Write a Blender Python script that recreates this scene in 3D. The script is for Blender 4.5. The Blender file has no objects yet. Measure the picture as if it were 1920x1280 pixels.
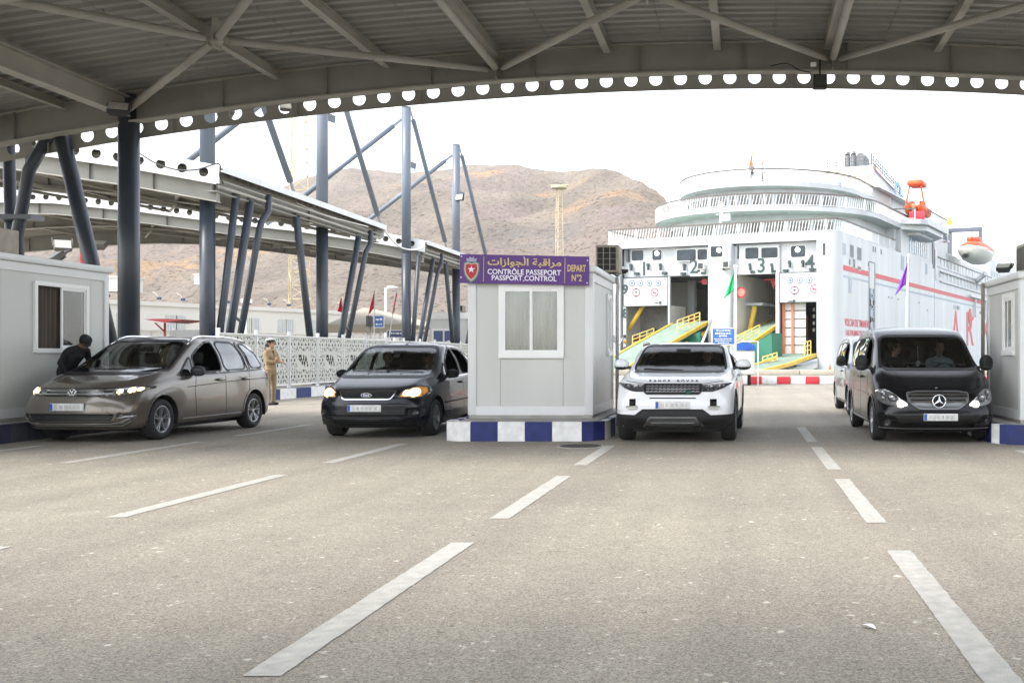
import bpy, bmesh, math, random
from mathutils import Vector, Matrix
from mathutils.bvhtree import BVHTree
from mathutils.geometry import tessellate_polygon
random.seed(7)
R = math.radians
PI = math.pi
S = bpy.context.scene
COL = S.collection

# ------------------------------------------------------------------ camera
EYE = 1.34
cam = bpy.data.cameras.new('camera')
cam.sensor_width = 36.0
cam.lens = 36.94
cam.shift_x = -0.2271
cam.shift_y = 0.0146
cam.clip_start = 0.05
cam.clip_end = 6000
camo = bpy.data.objects.new('camera', cam)
COL.objects.link(camo)
camo.location = (0, 0, EYE)
camo.rotation_euler = (R(90), 0, 0)
S.camera = camo

# ------------------------------------------------------------------ world, sun, exposure
SUN_EL, SUN_AZ = R(52), R(238)          # azimuth clockwise from +Y (the view direction): behind and left
w = bpy.data.worlds.new('World')
S.world = w
w.use_nodes = True
nt = w.node_tree
bg = nt.nodes['Background']
sky = nt.nodes.new('ShaderNodeTexSky')
sky.sky_type = 'NISHITA'
sky.sun_disc = False
sky.sun_elevation = SUN_EL
sky.sun_rotation = SUN_AZ
sky.air_density = 1.0
sky.dust_density = 1.2
sky.ozone_density = 1.0
hs = nt.nodes.new('ShaderNodeHueSaturation')
hs.inputs['Saturation'].default_value = 0.30
nt.links.new(sky.outputs[0], hs.inputs['Color'])
nt.links.new(hs.outputs[0], bg.inputs['Color'])
bg.inputs['Strength'].default_value = 0.15
sl = bpy.data.lights.new('sun', 'SUN')
sl.energy = 1.0
sl.angle = R(20)
sl.color = (1.0, 0.95, 0.87)
so = bpy.data.objects.new('sun', sl)
COL.objects.link(so)
sd = Vector((math.sin(SUN_AZ) * math.cos(SUN_EL), math.cos(SUN_AZ) * math.cos(SUN_EL), math.sin(SUN_EL)))
so.rotation_euler = sd.to_track_quat('Z', 'Y').to_euler()
so.location = sd * 60
vs = S.view_settings
vs.view_transform = 'Standard'
vs.look = 'None'
vs.gamma = 1
vs.exposure = 2.06
vs.use_curve_mapping = False

# ------------------------------------------------------------------ materials
MATS = {}
def mat(name, col, rough=0.6, metal=0.0, var=0.10, scale=2.0, bump=0.0, bscale=40.0, emit=None, estr=1.0, coat=0.0,
        col2=None, alpha=None, spec=None, detail=4.0, streak=None):
    if name in MATS:
        return MATS[name]
    m = bpy.data.materials.new(name)
    m.use_nodes = True
    t = m.node_tree
    b = t.nodes['Principled BSDF']
    N = t.nodes.new
    L = t.links.new
    tc = N('ShaderNodeTexCoord')
    mp = N('ShaderNodeMapping')
    L(tc.outputs['Object'], mp.inputs['Vector'])
    if streak:
        mp.inputs['Scale'].default_value = streak
    nz = N('ShaderNodeTexNoise')
    nz.inputs['Scale'].default_value = scale
    nz.inputs['Detail'].default_value = detail
    L(mp.outputs[0], nz.inputs['Vector'])
    rp = N('ShaderNodeValToRGB')
    rp.color_ramp.elements[0].position = 0.3
    rp.color_ramp.elements[1].position = 0.72
    a = [max(0, c * (1 - var)) for c in col[:3]]
    c2 = col2 if col2 else [min(1, c * (1 + var)) for c in col[:3]]
    rp.color_ramp.elements[0].color = (*a, 1)
    rp.color_ramp.elements[1].color = (*c2[:3], 1)
    L(nz.outputs['Fac'], rp.inputs['Fac'])
    L(rp.outputs[0], b.inputs['Base Color'])
    b.inputs['Roughness'].default_value = rough
    b.inputs['Metallic'].default_value = metal
    if spec is not None:
        b.inputs['Specular IOR Level'].default_value = spec
    if coat:
        b.inputs['Coat Weight'].default_value = coat
        b.inputs['Coat Roughness'].default_value = 0.04
    if bump:
        n2 = N('ShaderNodeTexNoise')
        n2.inputs['Scale'].default_value = bscale
        n2.inputs['Detail'].default_value = 3
        L(tc.outputs['Object'], n2.inputs['Vector'])
        bp = N('ShaderNodeBump')
        bp.inputs['Strength'].default_value = min(1, bump)
        bp.inputs['Distance'].default_value = 0.01
        L(n2.outputs['Fac'], bp.inputs['Height'])
        L(bp.outputs[0], b.inputs['Normal'])
    if emit:
        b.inputs['Emission Color'].default_value = (*emit, 1)
        b.inputs['Emission Strength'].default_value = estr
    MATS[name] = m
    return m

def glass_mat(name, tint=(0.35, 0.4, 0.4), refl=0.05, rough=0.02):
    if name in MATS:
        return MATS[name]
    m = bpy.data.materials.new(name)
    m.use_nodes = True
    t = m.node_tree
    t.nodes.remove(t.nodes['Principled BSDF'])
    N = t.nodes.new
    L = t.links.new
    tr = N('ShaderNodeBsdfTransparent')
    tr.inputs[0].default_value = (*tint, 1)
    gl = N('ShaderNodeBsdfGlossy')
    gl.inputs['Roughness'].default_value = rough
    gl.inputs['Color'].default_value = (1, 1, 1, 1)
    fr = N('ShaderNodeFresnel')
    fr.inputs['IOR'].default_value = 1.5
    nz = N('ShaderNodeTexNoise')
    nz.inputs['Scale'].default_value = 1.3
    mx2 = N('ShaderNodeMath')
    mx2.operation = 'MULTIPLY_ADD'
    L(nz.outputs['Fac'], mx2.inputs[0])
    mx2.inputs[1].default_value = refl
    L(fr.outputs[0], mx2.inputs[2])
    mx = N('ShaderNodeMixShader')
    L(mx2.outputs[0], mx.inputs[0])
    L(tr.outputs[0], mx.inputs[1])
    L(gl.outputs[0], mx.inputs[2])
    L(mx.outputs[0], t.nodes['Material Output'].inputs[0])
    MATS[name] = m
    return m

# ------------------------------------------------------------------ object helpers
WM = {}                                   # world matrices of the things and parts, kept by hand
def _wm(o):
    return WM.get(o.name, Matrix.Identity(4)) if o else Matrix.Identity(4)

def props(o, label=None, cat=None, group=None, kind=None):
    if label: o['label'] = label
    if cat: o['category'] = cat
    if group: o['group'] = group
    if kind: o['kind'] = kind
    return o

def thing(name, label, cat, loc=(0, 0, 0), rz=0.0, group=None, parent=None):
    o = bpy.data.objects.new(name, None)
    o.empty_display_size = 0.1
    COL.objects.link(o)
    o.location = loc
    o.rotation_euler = (0, 0, rz)
    WM[o.name] = Matrix.Translation(Vector(loc)) @ Matrix.Rotation(rz, 4, 'Z')
    return props(o, label, cat, group)

def clone(o, loc=None, rz=None, label=None, parent=None):
    c = o.copy()
    COL.objects.link(c)
    if parent is not None:
        c.parent = parent
    if loc is not None: c.location = loc
    if rz is not None: c.rotation_euler = (0, 0, rz)
    if label: c['label'] = label
    for ch in list(o.children):
        clone(ch, parent=c)
    return c

class MB:
    """collects faces, builds ONE mesh object"""
    def __init__(s):
        s.v = []; s.f = []; s.mi = []; s.sm = []
    def add(s, vs, fs, mi=0, smooth=False, M=None):
        o = len(s.v)
        for v in vs:
            v = Vector(v)
            s.v.append(M @ v if M else v)
        for f in fs:
            s.f.append([i + o for i in f]); s.mi.append(mi); s.sm.append(smooth)
        return s
    def box(s, a, b, mi=0, M=None):
        x0, x1 = sorted((a[0], b[0])); y0, y1 = sorted((a[1], b[1])); z0, z1 = sorted((a[2], b[2]))
        vs = [(x0, y0, z0), (x1, y0, z0), (x1, y1, z0), (x0, y1, z0), (x0, y0, z1), (x1, y0, z1), (x1, y1, z1), (x0, y1, z1)]
        return s.add(vs, [(0, 3, 2, 1), (4, 5, 6, 7), (0, 1, 5, 4), (1, 2, 6, 5), (2, 3, 7, 6), (3, 0, 4, 7)], mi, False, M)
    def bbox(s, a, b, r=0.02, mi=0, M=None):
        """box with chamfered edges"""
        bm = bmesh.new()
        x0, x1 = sorted((a[0], b[0])); y0, y1 = sorted((a[1], b[1])); z0, z1 = sorted((a[2], b[2]))
        c = Matrix.Translation(((x0 + x1) / 2, (y0 + y1) / 2, (z0 + z1) / 2)) @ Matrix.Diagonal((x1 - x0, y1 - y0, z1 - z0, 1))
        bmesh.ops.create_cube(bm, size=1, matrix=c)
        bmesh.ops.bevel(bm, geom=bm.edges[:], offset=r, segments=2, affect='EDGES', profile=0.5)
        bm.verts.index_update()
        s.add([v.co for v in bm.verts], [[v.index for v in f.verts] for f in bm.faces], mi, True, M)
        bm.free()
        return s
    def tube(s, p0, p1, r, n=10, mi=0, r1=None, cap=True, M=None):
        p0, p1 = Vector(p0), Vector(p1)
        d = (p1 - p0).normalized()
        u = d.orthogonal().normalized(); w_ = d.cross(u)
        r1 = r if r1 is None else r1
        vs = []
        for k in range(n):
            a = 2 * PI * k / n
            e = u * math.cos(a) + w_ * math.sin(a)
            vs += [p0 + e * r, p1 + e * r1]
        fs = [(2 * k, 2 * ((k + 1) % n), 2 * ((k + 1) % n) + 1, 2 * k + 1) for k in range(n)]
        s.add(vs, fs, mi, True, M)
        if cap:
            s.add([vs[2 * k] for k in range(n)], [tuple(range(n - 1, -1, -1))], mi, False, M)
            s.add([vs[2 * k + 1] for k in range(n)], [tuple(range(n))], mi, False, M)
        return s
    def path(s, pts, r, n=8, mi=0, M=None):
        pts = [Vector(p) for p in pts]
        rings = []
        up = None
        for i, p in enumerate(pts):
            d = (pts[min(i + 1, len(pts) - 1)] - pts[max(i - 1, 0)]).normalized()
            if up is None: up = d.orthogonal().normalized()
            up = (up - d * up.dot(d)).normalized()
            w_ = d.cross(up)
            rings.append([p + (up * math.cos(2 * PI * k / n) + w_ * math.sin(2 * PI * k / n)) * r for k in range(n)])
        vs = [v for rg in rings for v in rg]
        fs = []
        for i in range(len(pts) - 1):
            for k in range(n):
                a, b = i * n + k, i * n + (k + 1) % n
                fs.append((a, b, b + n, a + n))
        fs.append(tuple(range(n - 1, -1, -1))); m = (len(pts) - 1) * n
        fs.append(tuple(range(m, m + n)))
        return s.add(vs, fs, mi, True, M)
    def bar(s, p0, p1, wd, ht, mi=0, up=(0, 0, 1), M=None):
        """rectangular bar between two points: wd across, ht along up"""
        p0, p1 = Vector(p0), Vector(p1)
        d = (p1 - p0).normalized()
        up = Vector(up)
        sd_ = d.cross(up)
        if sd_.length < 1e-5: sd_ = d.orthogonal()
        sd_.normalize()
        u = sd_.cross(d).normalized()
        a, b = sd_ * wd / 2, u * ht / 2
        vs = [p0 - a - b, p0 + a - b, p0 + a + b, p0 - a + b, p1 - a - b, p1 + a - b, p1 + a + b, p1 - a + b]
        return s.add(vs, [(3, 2, 1, 0), (4, 5, 6, 7), (0, 1, 5, 4), (1, 2, 6, 5), (2, 3, 7, 6), (3, 0, 4, 7)], mi, False, M)
    def ext(s, poly, vec, mi=0, M=None, smooth=False):
        """extrude a planar polygon (list of 3D points) along vec"""
        n = len(poly)
        poly = [Vector(p) for p in poly]; vec = Vector(vec)
        vs = poly + [p + vec for p in poly]
        tris = tessellate_polygon([poly])
        nrm = Vector((0, 0, 0))
        for i in range(n):
            nrm += poly[i].cross(poly[(i + 1) % n])
        flip = nrm.dot(vec) > 0
        fs = []
        for t in tris:
            a, b, c = t
            tn = (poly[b] - poly[a]).cross(poly[c] - poly[a])
            if (tn.dot(vec) > 0): t = (a, c, b)
            fs.append(tuple(t)); fs.append((t[2] + n, t[1] + n, t[0] + n))
        s.add(vs, fs, mi, False, M)
        sf = [((i, (i + 1) % n, (i + 1) % n + n, i + n) if flip is False else ((i + 1) % n, i, i + n, (i + 1) % n + n)) for i in range(n)]
        sf = [tuple(reversed(q)) for q in sf]
        s.add(vs, sf, mi, smooth, M)
        return s
    def ball(s, c, r, sx=1, sy=1, sz=1, n=12, mi=0, M=None):
        c = Vector(c); vs = []; m = n // 2 + 1
        for i in range(m + 1):
            t = PI * i / m
            for k in range(n):
                a = 2 * PI * k / n
                vs.append(c + Vector((math.sin(t) * math.cos(a) * r * sx, math.sin(t) * math.sin(a) * r * sy, math.cos(t) * r * sz)))
        fs = [(i * n + k, (i + 1) * n + k, (i + 1) * n + (k + 1) % n, i * n + (k + 1) % n) for i in range(m) for k in range(n)]
        return s.add(vs, fs, mi, True, M)
    def build(s, name, mats, parent=None, local=False, merge=True, **kw):
        me = bpy.data.meshes.new(name)
        inv = _wm(parent).inverted() if (parent and not local) else None
        vs = [inv @ v for v in s.v] if inv else s.v
        me.from_pydata([tuple(v) for v in vs], [], s.f)
        if not isinstance(mats, (list, tuple)): mats = [mats]
        for m in mats: me.materials.append(m)
        me.polygons.foreach_set('material_index', s.mi)
        me.polygons.foreach_set('use_smooth', s.sm)
        if merge:
            bm = bmesh.new(); bm.from_mesh(me)
            bmesh.ops.remove_doubles(bm, verts=bm.verts, dist=1e-5)
            bmesh.ops.recalc_face_normals(bm, faces=bm.faces)
            bm.to_mesh(me); bm.free()
        me.update()
        o = bpy.data.objects.new(name, me)
        COL.objects.link(o)
        if parent: o.parent = parent
        WM[o.name] = _wm(parent)
        return props(o, **kw)

def share(name, me_obj, parent=None, loc=None, rot=None, **kw):
    """another object with the same mesh"""
    o = bpy.data.objects.new(name, me_obj.data)
    COL.objects.link(o)
    if parent: o.parent = parent
    if loc is not None: o.location = loc
    if rot is not None: o.rotation_euler = rot
    return props(o, **kw)

def text_mesh(body, size=1.0, extrude=0.0, bold=0.0, align='CENTER', sx=1.0):
    c = bpy.data.curves.new('lettering', 'FONT')
    c.body = body; c.size = size; c.extrude = extrude; c.offset = bold
    c.align_x = align; c.align_y = 'CENTER'; c.resolution_u = 3
    o = bpy.data.objects.new('lettering', c)
    COL.objects.link(o)
    dg = bpy.context.evaluated_depsgraph_get()
    me = bpy.data.meshes.new_from_object(o.evaluated_get(dg))
    bpy.data.objects.remove(o)
    vs = [Vector((v.co.x * sx, v.co.y, v.co.z)) for v in me.vertices]
    fs = [tuple(p.vertices) for p in me.polygons]
    bpy.data.meshes.remove(me)
    return vs, fs

def text_on(mb, body, origin, xdir, ydir, size, extrude=0.004, bold=0.0, mi=0, sx=1.0, width=None, align='CENTER'):
    vs, fs = text_mesh(body, size, extrude, bold, align, sx)
    if not vs: return mb
    if width:
        x0 = min(v.x for v in vs); x1 = max(v.x for v in vs)
        k = width / (x1 - x0)
        for v in vs: v.x *= k
    xd, yd = Vector(xdir).normalized(), Vector(ydir).normalized()
    zd = xd.cross(yd)
    o = Vector(origin)
    mb.add([o + xd * v.x + yd * v.y + zd * v.z for v in vs], fs, mi)
    return mb

def U(px, py, Y):
    """the point at depth Y seen at photograph pixel px, py (used to read real sizes off the photograph)"""
    return Vector(((px - 1396) * Y / 1970.0, Y, EYE - (py - 668) * Y / 1970.0))
def G(px, py, z=0.0):
    Y = 1970.0 * (EYE - z) / (py - 668)
    return Vector(((px - 1396) * Y / 1970.0, Y, z))

# common materials
M_white = mat('white_painted_panel', (0.62, 0.63, 0.60), 0.5, var=0.06, scale=0.8)
M_whitebright = mat('white_plastic_frame', (0.80, 0.80, 0.78), 0.4, var=0.03)
M_black = mat('black_rubber', (0.012, 0.012, 0.013), 0.7, var=0.3)
M_dark = mat('dark_grey_plastic', (0.03, 0.031, 0.033), 0.5, var=0.2)
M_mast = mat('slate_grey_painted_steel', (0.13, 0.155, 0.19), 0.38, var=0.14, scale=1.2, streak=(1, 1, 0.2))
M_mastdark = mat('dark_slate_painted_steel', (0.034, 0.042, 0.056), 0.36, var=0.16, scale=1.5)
M_steel = mat('beige_painted_steel', (0.36, 0.345, 0.30), 0.5, var=0.12, scale=1.5)
M_steeldk = mat('weathered_beige_web', (0.24, 0.235, 0.205), 0.6, var=0.13, scale=0.9)
M_sheet = mat('ribbed_grey_roof_sheet', (0.25, 0.245, 0.225), 0.5, var=0.18, scale=0.6, streak=(0.4, 2.5, 1))
M_navy = mat('navy_kerb_paint', (0.009, 0.018, 0.115), 0.6, var=0.25, scale=6, bump=0.3)
M_kwhite = mat('white_kerb_paint', (0.70, 0.70, 0.68), 0.7, var=0.14, scale=7, bump=0.4)
M_conc = mat('grey_concrete', (0.34, 0.33, 0.30), 0.85, var=0.16, scale=4, bump=0.5)
M_road_white = mat('worn_white_road_paint', (0.41, 0.40, 0.36), 0.8, var=0.16, scale=11, bump=0.6, bscale=90)
M_chrome = mat('chrome', (0.75, 0.76, 0.78), 0.12, metal=1.0, var=0.04)
M_alu = mat('brushed_aluminium', (0.55, 0.56, 0.57), 0.35, metal=0.8, var=0.08)
M_red = mat('red_flag_cloth', (0.80, 0.03, 0.05), 0.7, var=0.15, scale=4)
# ================================================================== GROUND
def asphalt():
    m = bpy.data.materials.new('worn_beige_asphalt'); m.use_nodes = True
    t = m.node_tree; b = t.nodes['Principled BSDF']; N = t.nodes.new; L = t.links.new
    tc = N('ShaderNodeTexCoord')
    def noise(scale, det=3.0, rough=0.5):
        n = N('ShaderNodeTexNoise'); n.inputs['Scale'].default_value = scale
        n.inputs['Detail'].default_value = det; n.inputs['Roughness'].default_value = rough
        L(tc.outputs['Object'], n.inputs['Vector']); return n
    def ramp(src, a, b_, ca, cb):
        r = N('ShaderNodeValToRGB'); e = r.color_ramp.elements
        e[0].position, e[1].position = a, b_
        e[0].color = (*ca, 1); e[1].color = (*cb, 1)
        L(src, r.inputs['Fac']); return r
    def mix(fac, a, b_, mode='MIX'):
        x = N('ShaderNodeMix'); x.data_type = 'RGBA'; x.blend_type = mode
        if isinstance(fac, (int, float)): x.inputs['Factor'].default_value = fac
        else: L(fac, x.inputs['Factor'])
        L(a, x.inputs[6]) if not isinstance(a, tuple) else setattr(x.inputs[6], 'default_value', (*a, 1))
        L(b_, x.inputs[7]) if not isinstance(b_, tuple) else setattr(x.inputs[7], 'default_value', (*b_, 1))
        return x.outputs[2]
    big = noise(0.22, 4, 0.6)
    base = ramp(big.outputs['Fac'], 0.35, 0.7, (0.250, 0.230, 0.192), (0.320, 0.292, 0.240)).outputs[0]
    mid = noise(2.2, 5, 0.65)
    midr = ramp(mid.outputs['Fac'], 0.3, 0.75, (0.93, 0.93, 0.93), (1.05, 1.05, 1.05)).outputs[0]
    c = mix(1.0, base, midr, 'MULTIPLY')
    # stones of the aggregate
    vo = N('ShaderNodeTexVoronoi'); vo.inputs['Scale'].default_value = 115
    L(tc.outputs['Object'], vo.inputs['Vector'])
    sep = N('ShaderNodeSeparateColor'); L(vo.outputs['Color'], sep.inputs[0])
    agg = ramp(sep.outputs[0], 0.0, 1.0, (0.62, 0.62, 0.63), (1.38, 1.37, 1.34)).outputs[0]
    c = mix(1.0, c, agg, 'MULTIPLY')
    # dark open pores
    po = noise(70, 3, 0.6)
    por = ramp(po.outputs['Fac'], 0.60, 0.68, (0, 0, 0), (1, 1, 1)).outputs[0]
    c = mix(por, c, (0.085, 0.078, 0.068))
    # pale flattened droppings and gum
    def spots(scale, thr, col, c, warp, den_scale):
        wv = noise(warp, 3, 0.6)
        ad = N('ShaderNodeVectorMath'); ad.operation = 'MULTIPLY_ADD'
        L(wv.outputs['Color'], ad.inputs[0]); ad.inputs[1].default_value = (0.09, 0.09, 0); L(tc.outputs['Object'], ad.inputs[2])
        v = N('ShaderNodeTexVoronoi'); v.inputs['Scale'].default_value = scale; v.inputs['Randomness'].default_value = 1
        L(ad.outputs[0], v.inputs['Vector'])
        s2 = N('ShaderNodeSeparateColor'); L(v.outputs['Color'], s2.inputs[0])
        m1 = N('ShaderNodeMath'); m1.operation = 'MULTIPLY'; L(s2.outputs[1], m1.inputs[0]); L(s2.outputs[1], m1.inputs[1])
        m2 = N('ShaderNodeMath'); m2.operation = 'MULTIPLY'; L(m1.outputs[0], m2.inputs[0]); m2.inputs[1].default_value = thr
        lt = N('ShaderNodeMath'); lt.operation = 'SUBTRACT'; L(m2.outputs[0], lt.inputs[0]); L(v.outputs['Distance'], lt.inputs[1])
        gain = N('ShaderNodeMath'); gain.operation = 'MULTIPLY'; gain.use_clamp = True; L(lt.outputs[0], gain.inputs[0]); gain.inputs[1].default_value = 14
        dn = noise(den_scale, 2); dr = ramp(dn.outputs['Fac'], 0.42, 0.60, (0, 0, 0), (1, 1, 1)).outputs[0]
        sel = N('ShaderNodeMath'); sel.operation = 'GREATER_THAN'; L(s2.outputs[2], sel.inputs[0]); sel.inputs[1].default_value = 0.52
        k1 = N('ShaderNodeMath'); k1.operation = 'MULTIPLY'; L(gain.outputs[0], k1.inputs[0]); L(sel.outputs[0], k1.inputs[1])
        k2 = N('ShaderNodeMath'); k2.operation = 'MULTIPLY'; L(k1.outputs[0], k2.inputs[0]); L(dr, k2.inputs[1])
        return mix(k2.outputs[0], c, col)
    c = spots(8.5, 0.24, (0.60, 0.57, 0.50), c, 9, 0.9)
    c = spots(14.0, 0.31, (0.56, 0.53, 0.46), c, 26, 1.1)
    c = spots(25.0, 0.40, (0.50, 0.47, 0.41), c, 40, 2.1)
    c = spots(18.0, 0.30, (0.11, 0.10, 0.085), c, 30, 1.3)
    # worn wheel tracks and drips, stretched along the lanes
    mp = N('ShaderNodeMapping'); mp.inputs['Scale'].default_value = (1.5, .07, 1); L(tc.outputs['Object'], mp.inputs['Vector'])
    tn = N('ShaderNodeTexNoise'); tn.inputs['Scale'].default_value = 1; tn.inputs['Detail'].default_value = 4; L(mp.outputs[0], tn.inputs['Vector'])
    c = mix(1.0, c, ramp(tn.outputs['Fac'], .38, .62, (.90, .895, .89), (1.03, 1.025, 1.01)).outputs[0], 'MULTIPLY')
    oil = noise(.55, 5, .65); c = mix(ramp(oil.outputs['Fac'], .62, .72, (0, 0, 0), (.5, .5, .5)).outputs[0], c, (.15, .135, .115))
    L(c, b.inputs['Base Color'])
    b.inputs['Roughness'].default_value = 0.86
    b.inputs['Specular IOR Level'].default_value = 0.35
    bp = N('ShaderNodeBump'); bp.inputs['Strength'].default_value = 0.55; bp.inputs['Distance'].default_value = 0.006
    L(vo.outputs['Distance'], bp.inputs['Height'])
    L(bp.outputs[0], b.inputs['Normal'])
    return m
M_asph = asphalt()
g = MB()
g.add([(-700, -60, 0), (700, -60, 0), (700, 94, 0), (-700, 94, 0)], [(0, 1, 2, 3)])
g.add([(-700, 94, 0), (0, 94, 0), (-12, 112, 0), (-30, 180, 0), (-700, 260, 0)], [(0, 1, 2, 3, 4)])
g.build('ground', M_asph, kind='structure')
g = MB(); g.add([(-1500, 60, -2), (1500, 60, -2), (1500, 2300, -2), (-1500, 2300, -2)], [(0, 1, 2, 3)])
M_water = mat('harbour_water', (0.05, 0.09, 0.10), 0.08, var=0.2, scale=0.3, bump=0.6, bscale=1.5)
g.build('water', M_water, kind='structure')

# painted lane dashes: (centre x, y near, y far); each its own mark on the road
def dash(x, y0, y1, w_=0.155, sk=0.0):
    m = MB(); n = max(2, int((y1 - y0) / 0.06)); vs = []
    rr = random.Random(int(x * 100 + y0 * 10))
    L_, R_ = [], []
    for i in range(n + 1):
        y = y0 + (y1 - y0) * i / n
        L_.append((x - w_ / 2 + rr.uniform(-.004, .004), y + sk, .004)); R_.append((x + w_ / 2 + rr.uniform(-.004, .004), y, .004))
    vs = L_ + R_
    m.add(vs, [(i, i + n + 1, i + n + 2, i + 1) for i in range(n)])
    return m.build('lane_marking', M_road_white, kind='structure')
def dpx(px0, py0, px1, py1, w_=0.155):
    a, b_ = G(px0, py0), G(px1, py1)
    dash((a.x + b_.x) / 2, min(a.y, b_.y), max(a.y, b_.y), w_)
dash(-2.025, 4.40, 7.56, 0.165)                      # between booth lane and white suv lane
dash(-2.025, 8.68, 11.78, 0.165)
dash(-2.025, 12.94, 15.80, 0.165)
dash(-2.025, 22.5, 25.5, 0.16); dash(-2.025, 27.0, 30.0, 0.16)
dash(1.063, 4.25, 7.25, 0.165); dash(1.063, 8.46, 11.48, 0.165); dash(1.063, 12.45, 15.53, 0.165); dash(1.063, 16.5, 19.85, 0.165)
dash(-5.24, 4.3, 7.40, 0.16); dash(-5.24, 8.74, 11.89, 0.16); dash(-5.24, 13.2, 16.1, 0.16); dash(-5.24, 17.3, 20.2, 0.16)
dash(-8.55, 13.2, 16.5, 0.16); dash(-8.55, 17.7, 20.7, 0.16); dash(-8.55, 22.0, 25.0, 0.16)
dash(-8.55, 26.2, 29.0, 0.16); dash(-11.4, 14.6, 15.6, 0.12)
dash(-10.55, 14.0, 15.75, 0.15)
dash(3.92, 13.4, 15.0, 0.15); dash(3.92, 16.0, 17.2, 0.15)
dash(-2.025, 0.8, 3.3, .165); dash(1.063, .2, 3.1, .165)
m = MB(); m.add([(-30, 43.0, .004), (30, 43.0, .004), (30, 43.12, .004), (-30, 43.12, .004)], [(0, 1, 2, 3)]); m.build('road_joint', M_dark, kind='structure')
m = MB(); m.add([(-2.6, 22.6, .004), (4, 22.6, .004), (4, 22.66, .004), (-2.6, 22.66, .004)], [(0, 1, 2, 3)]); m.build('road_joint', M_conc, kind='structure')

# manhole cover at the booth kerb, and the pale feather on the asphalt
mc = thing('manhole_cover', 'round dark iron manhole cover in the asphalt just in front of the booth kerb', 'manhole cover', (G(1088, 837).x, G(1088, 837).y, 0))
m = MB(); ct = Vector(mc.location)
m.tube(ct + Vector((0, 0, .001)), ct + Vector((0, 0, .010)), .36, 28); m.build('rim', M_conc, mc)
m = MB(); m.tube(ct + Vector((0, 0, .002)), ct + Vector((0, 0, .016)), .31, 28)
for k in range(-4, 5):
    hw = math.sqrt(max(0, .28 ** 2 - (k * .06) ** 2)); m.box(ct + Vector((-hw, k * .06 - .012, .016)), ct + Vector((hw, k * .06 + .012, .022)))
m.build('lid', mat('cast_iron', (.05, .045, .04), .6, metal=.4, var=.3, scale=8), mc)
p = G(1628, 1178); m = MB(); pts = []
for k in range(9):
    t_ = k / 8; wv = .013 * math.sin(PI * min(1, t_ * 1.05)) ** .7 + .002
    c = p + Vector((-.032 + .064 * t_, .03 - .066 * t_, .006 + .012 * math.sin(PI * t_)))
    pts.append((c + Vector((-wv, -wv * .6, .004)), c, c + Vector((wv, wv * .6, .006))))
vs = [v for r_ in pts for v in r_]
m.add(vs, [(3 * i + j, 3 * i + j + 1, 3 * i + j + 4, 3 * i + j + 3) for i in range(8) for j in range(2)], 0, True)
m.build('feather', mat('pale_feather', (.72, .74, .78), .7, var=.12, scale=40), label='small white feather lying on the asphalt in the near lane', cat='feather')
# ================================================================== CANOPIES
def holed_strip(x0, x1, ztop, zbot, y, thick, hole_d, hole_dz, spacing, phase=0.0, nseg=20):
    """vertical plate in the XZ plane following an arch, with round holes, built tile by tile.
    ztop/zbot: functions of x. hole_dz: hole centre below ztop. yields (tile index, MB)"""
    x = x0; i = 0
    while x < x1 - 1e-6:
        xe = min(x + spacing, x1)
        mb = MB(); full = (xe - x) > spacing * .99
        cx = (x + xe) / 2; r = hole_d / 2
        if full:
            ring, out = [], []
            for k in range(nseg):
                a = 2 * PI * k / nseg + PI / nseg
                ca, sa = math.cos(a), math.sin(a)
                ring.append((cx + r * ca, ztop(cx) - hole_dz + r * sa))
                # outer boundary point on the tile's rectangle
                hx = (xe - x) / 2; up = hole_dz; dn = (ztop(cx) - zbot(cx)) - hole_dz
                t_ = min(hx / abs(ca) if abs(ca) > 1e-6 else 1e9, (up if sa > 0 else dn) / abs(sa) if abs(sa) > 1e-6 else 1e9)
                ox = cx + ca * t_
                oz_rel = sa * t_ - hole_dz
                f = (oz_rel) / -(ztop(cx) - zbot(cx))
                out.append((ox, ztop(ox) + (zbot(ox) - ztop(ox)) * min(1, max(0, f))))
            corners = [(xe, ztop(xe)), (x, ztop(x)), (x, zbot(x)), (xe, zbot(xe))]
            def ang(p): return math.atan2(p[1] - (ztop(cx) - hole_dz), p[0] - cx) % (2 * PI)
            for yy, fl in ((y, False), (y + thick, True)):
                vs = [(p[0], yy, p[1]) for p in ring] + [(p[0], yy, p[1]) for p in out]
                fs = []
                for k in range(nseg):
                    k2 = (k + 1) % nseg
                    q = [k, k2, nseg + k2, nseg + k]
                    a0, a1 = ang(out[k]), ang(out[k2])
                    if a1 < a0: a1 += 2 * PI
                    for c in corners:
                        ac = ang(c)
                        if ac < a0: ac += 2 * PI
                        if a0 + 1e-4 < ac < a1 - 1e-4:
                            vs.append((c[0], yy, c[1])); q = [k, k2, nseg + k2, len(vs) - 1, nseg + k]
                            break
                    fs.append(q)
                mb.add(vs, fs, 0)
            vs = [(p[0], y, p[1]) for p in ring] + [(p[0], y + thick, p[1]) for p in ring]
            mb.add(vs, [(k, (k + 1) % nseg, nseg + (k + 1) % nseg, nseg + k) for k in range(nseg)], 0, True)
            mb.add([(x, y, zbot(x)), (xe, y, zbot(xe)), (xe, y + thick, zbot(xe)), (x, y + thick, zbot(x))], [(0, 1, 2, 3)])
            mb.add([(x, y, ztop(x)), (xe, y, ztop(xe)), (xe, y + thick, ztop(xe)), (x, y + thick, ztop(x))], [(0, 1, 2, 3)])
        else:
            mb.ext([(x, y, zbot(x)), (xe, y, zbot(xe)), (xe, y, ztop(xe)), (x, y, ztop(x))], (0, thick, 0))
        yield i, mb
        x = xe; i += 1

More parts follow.
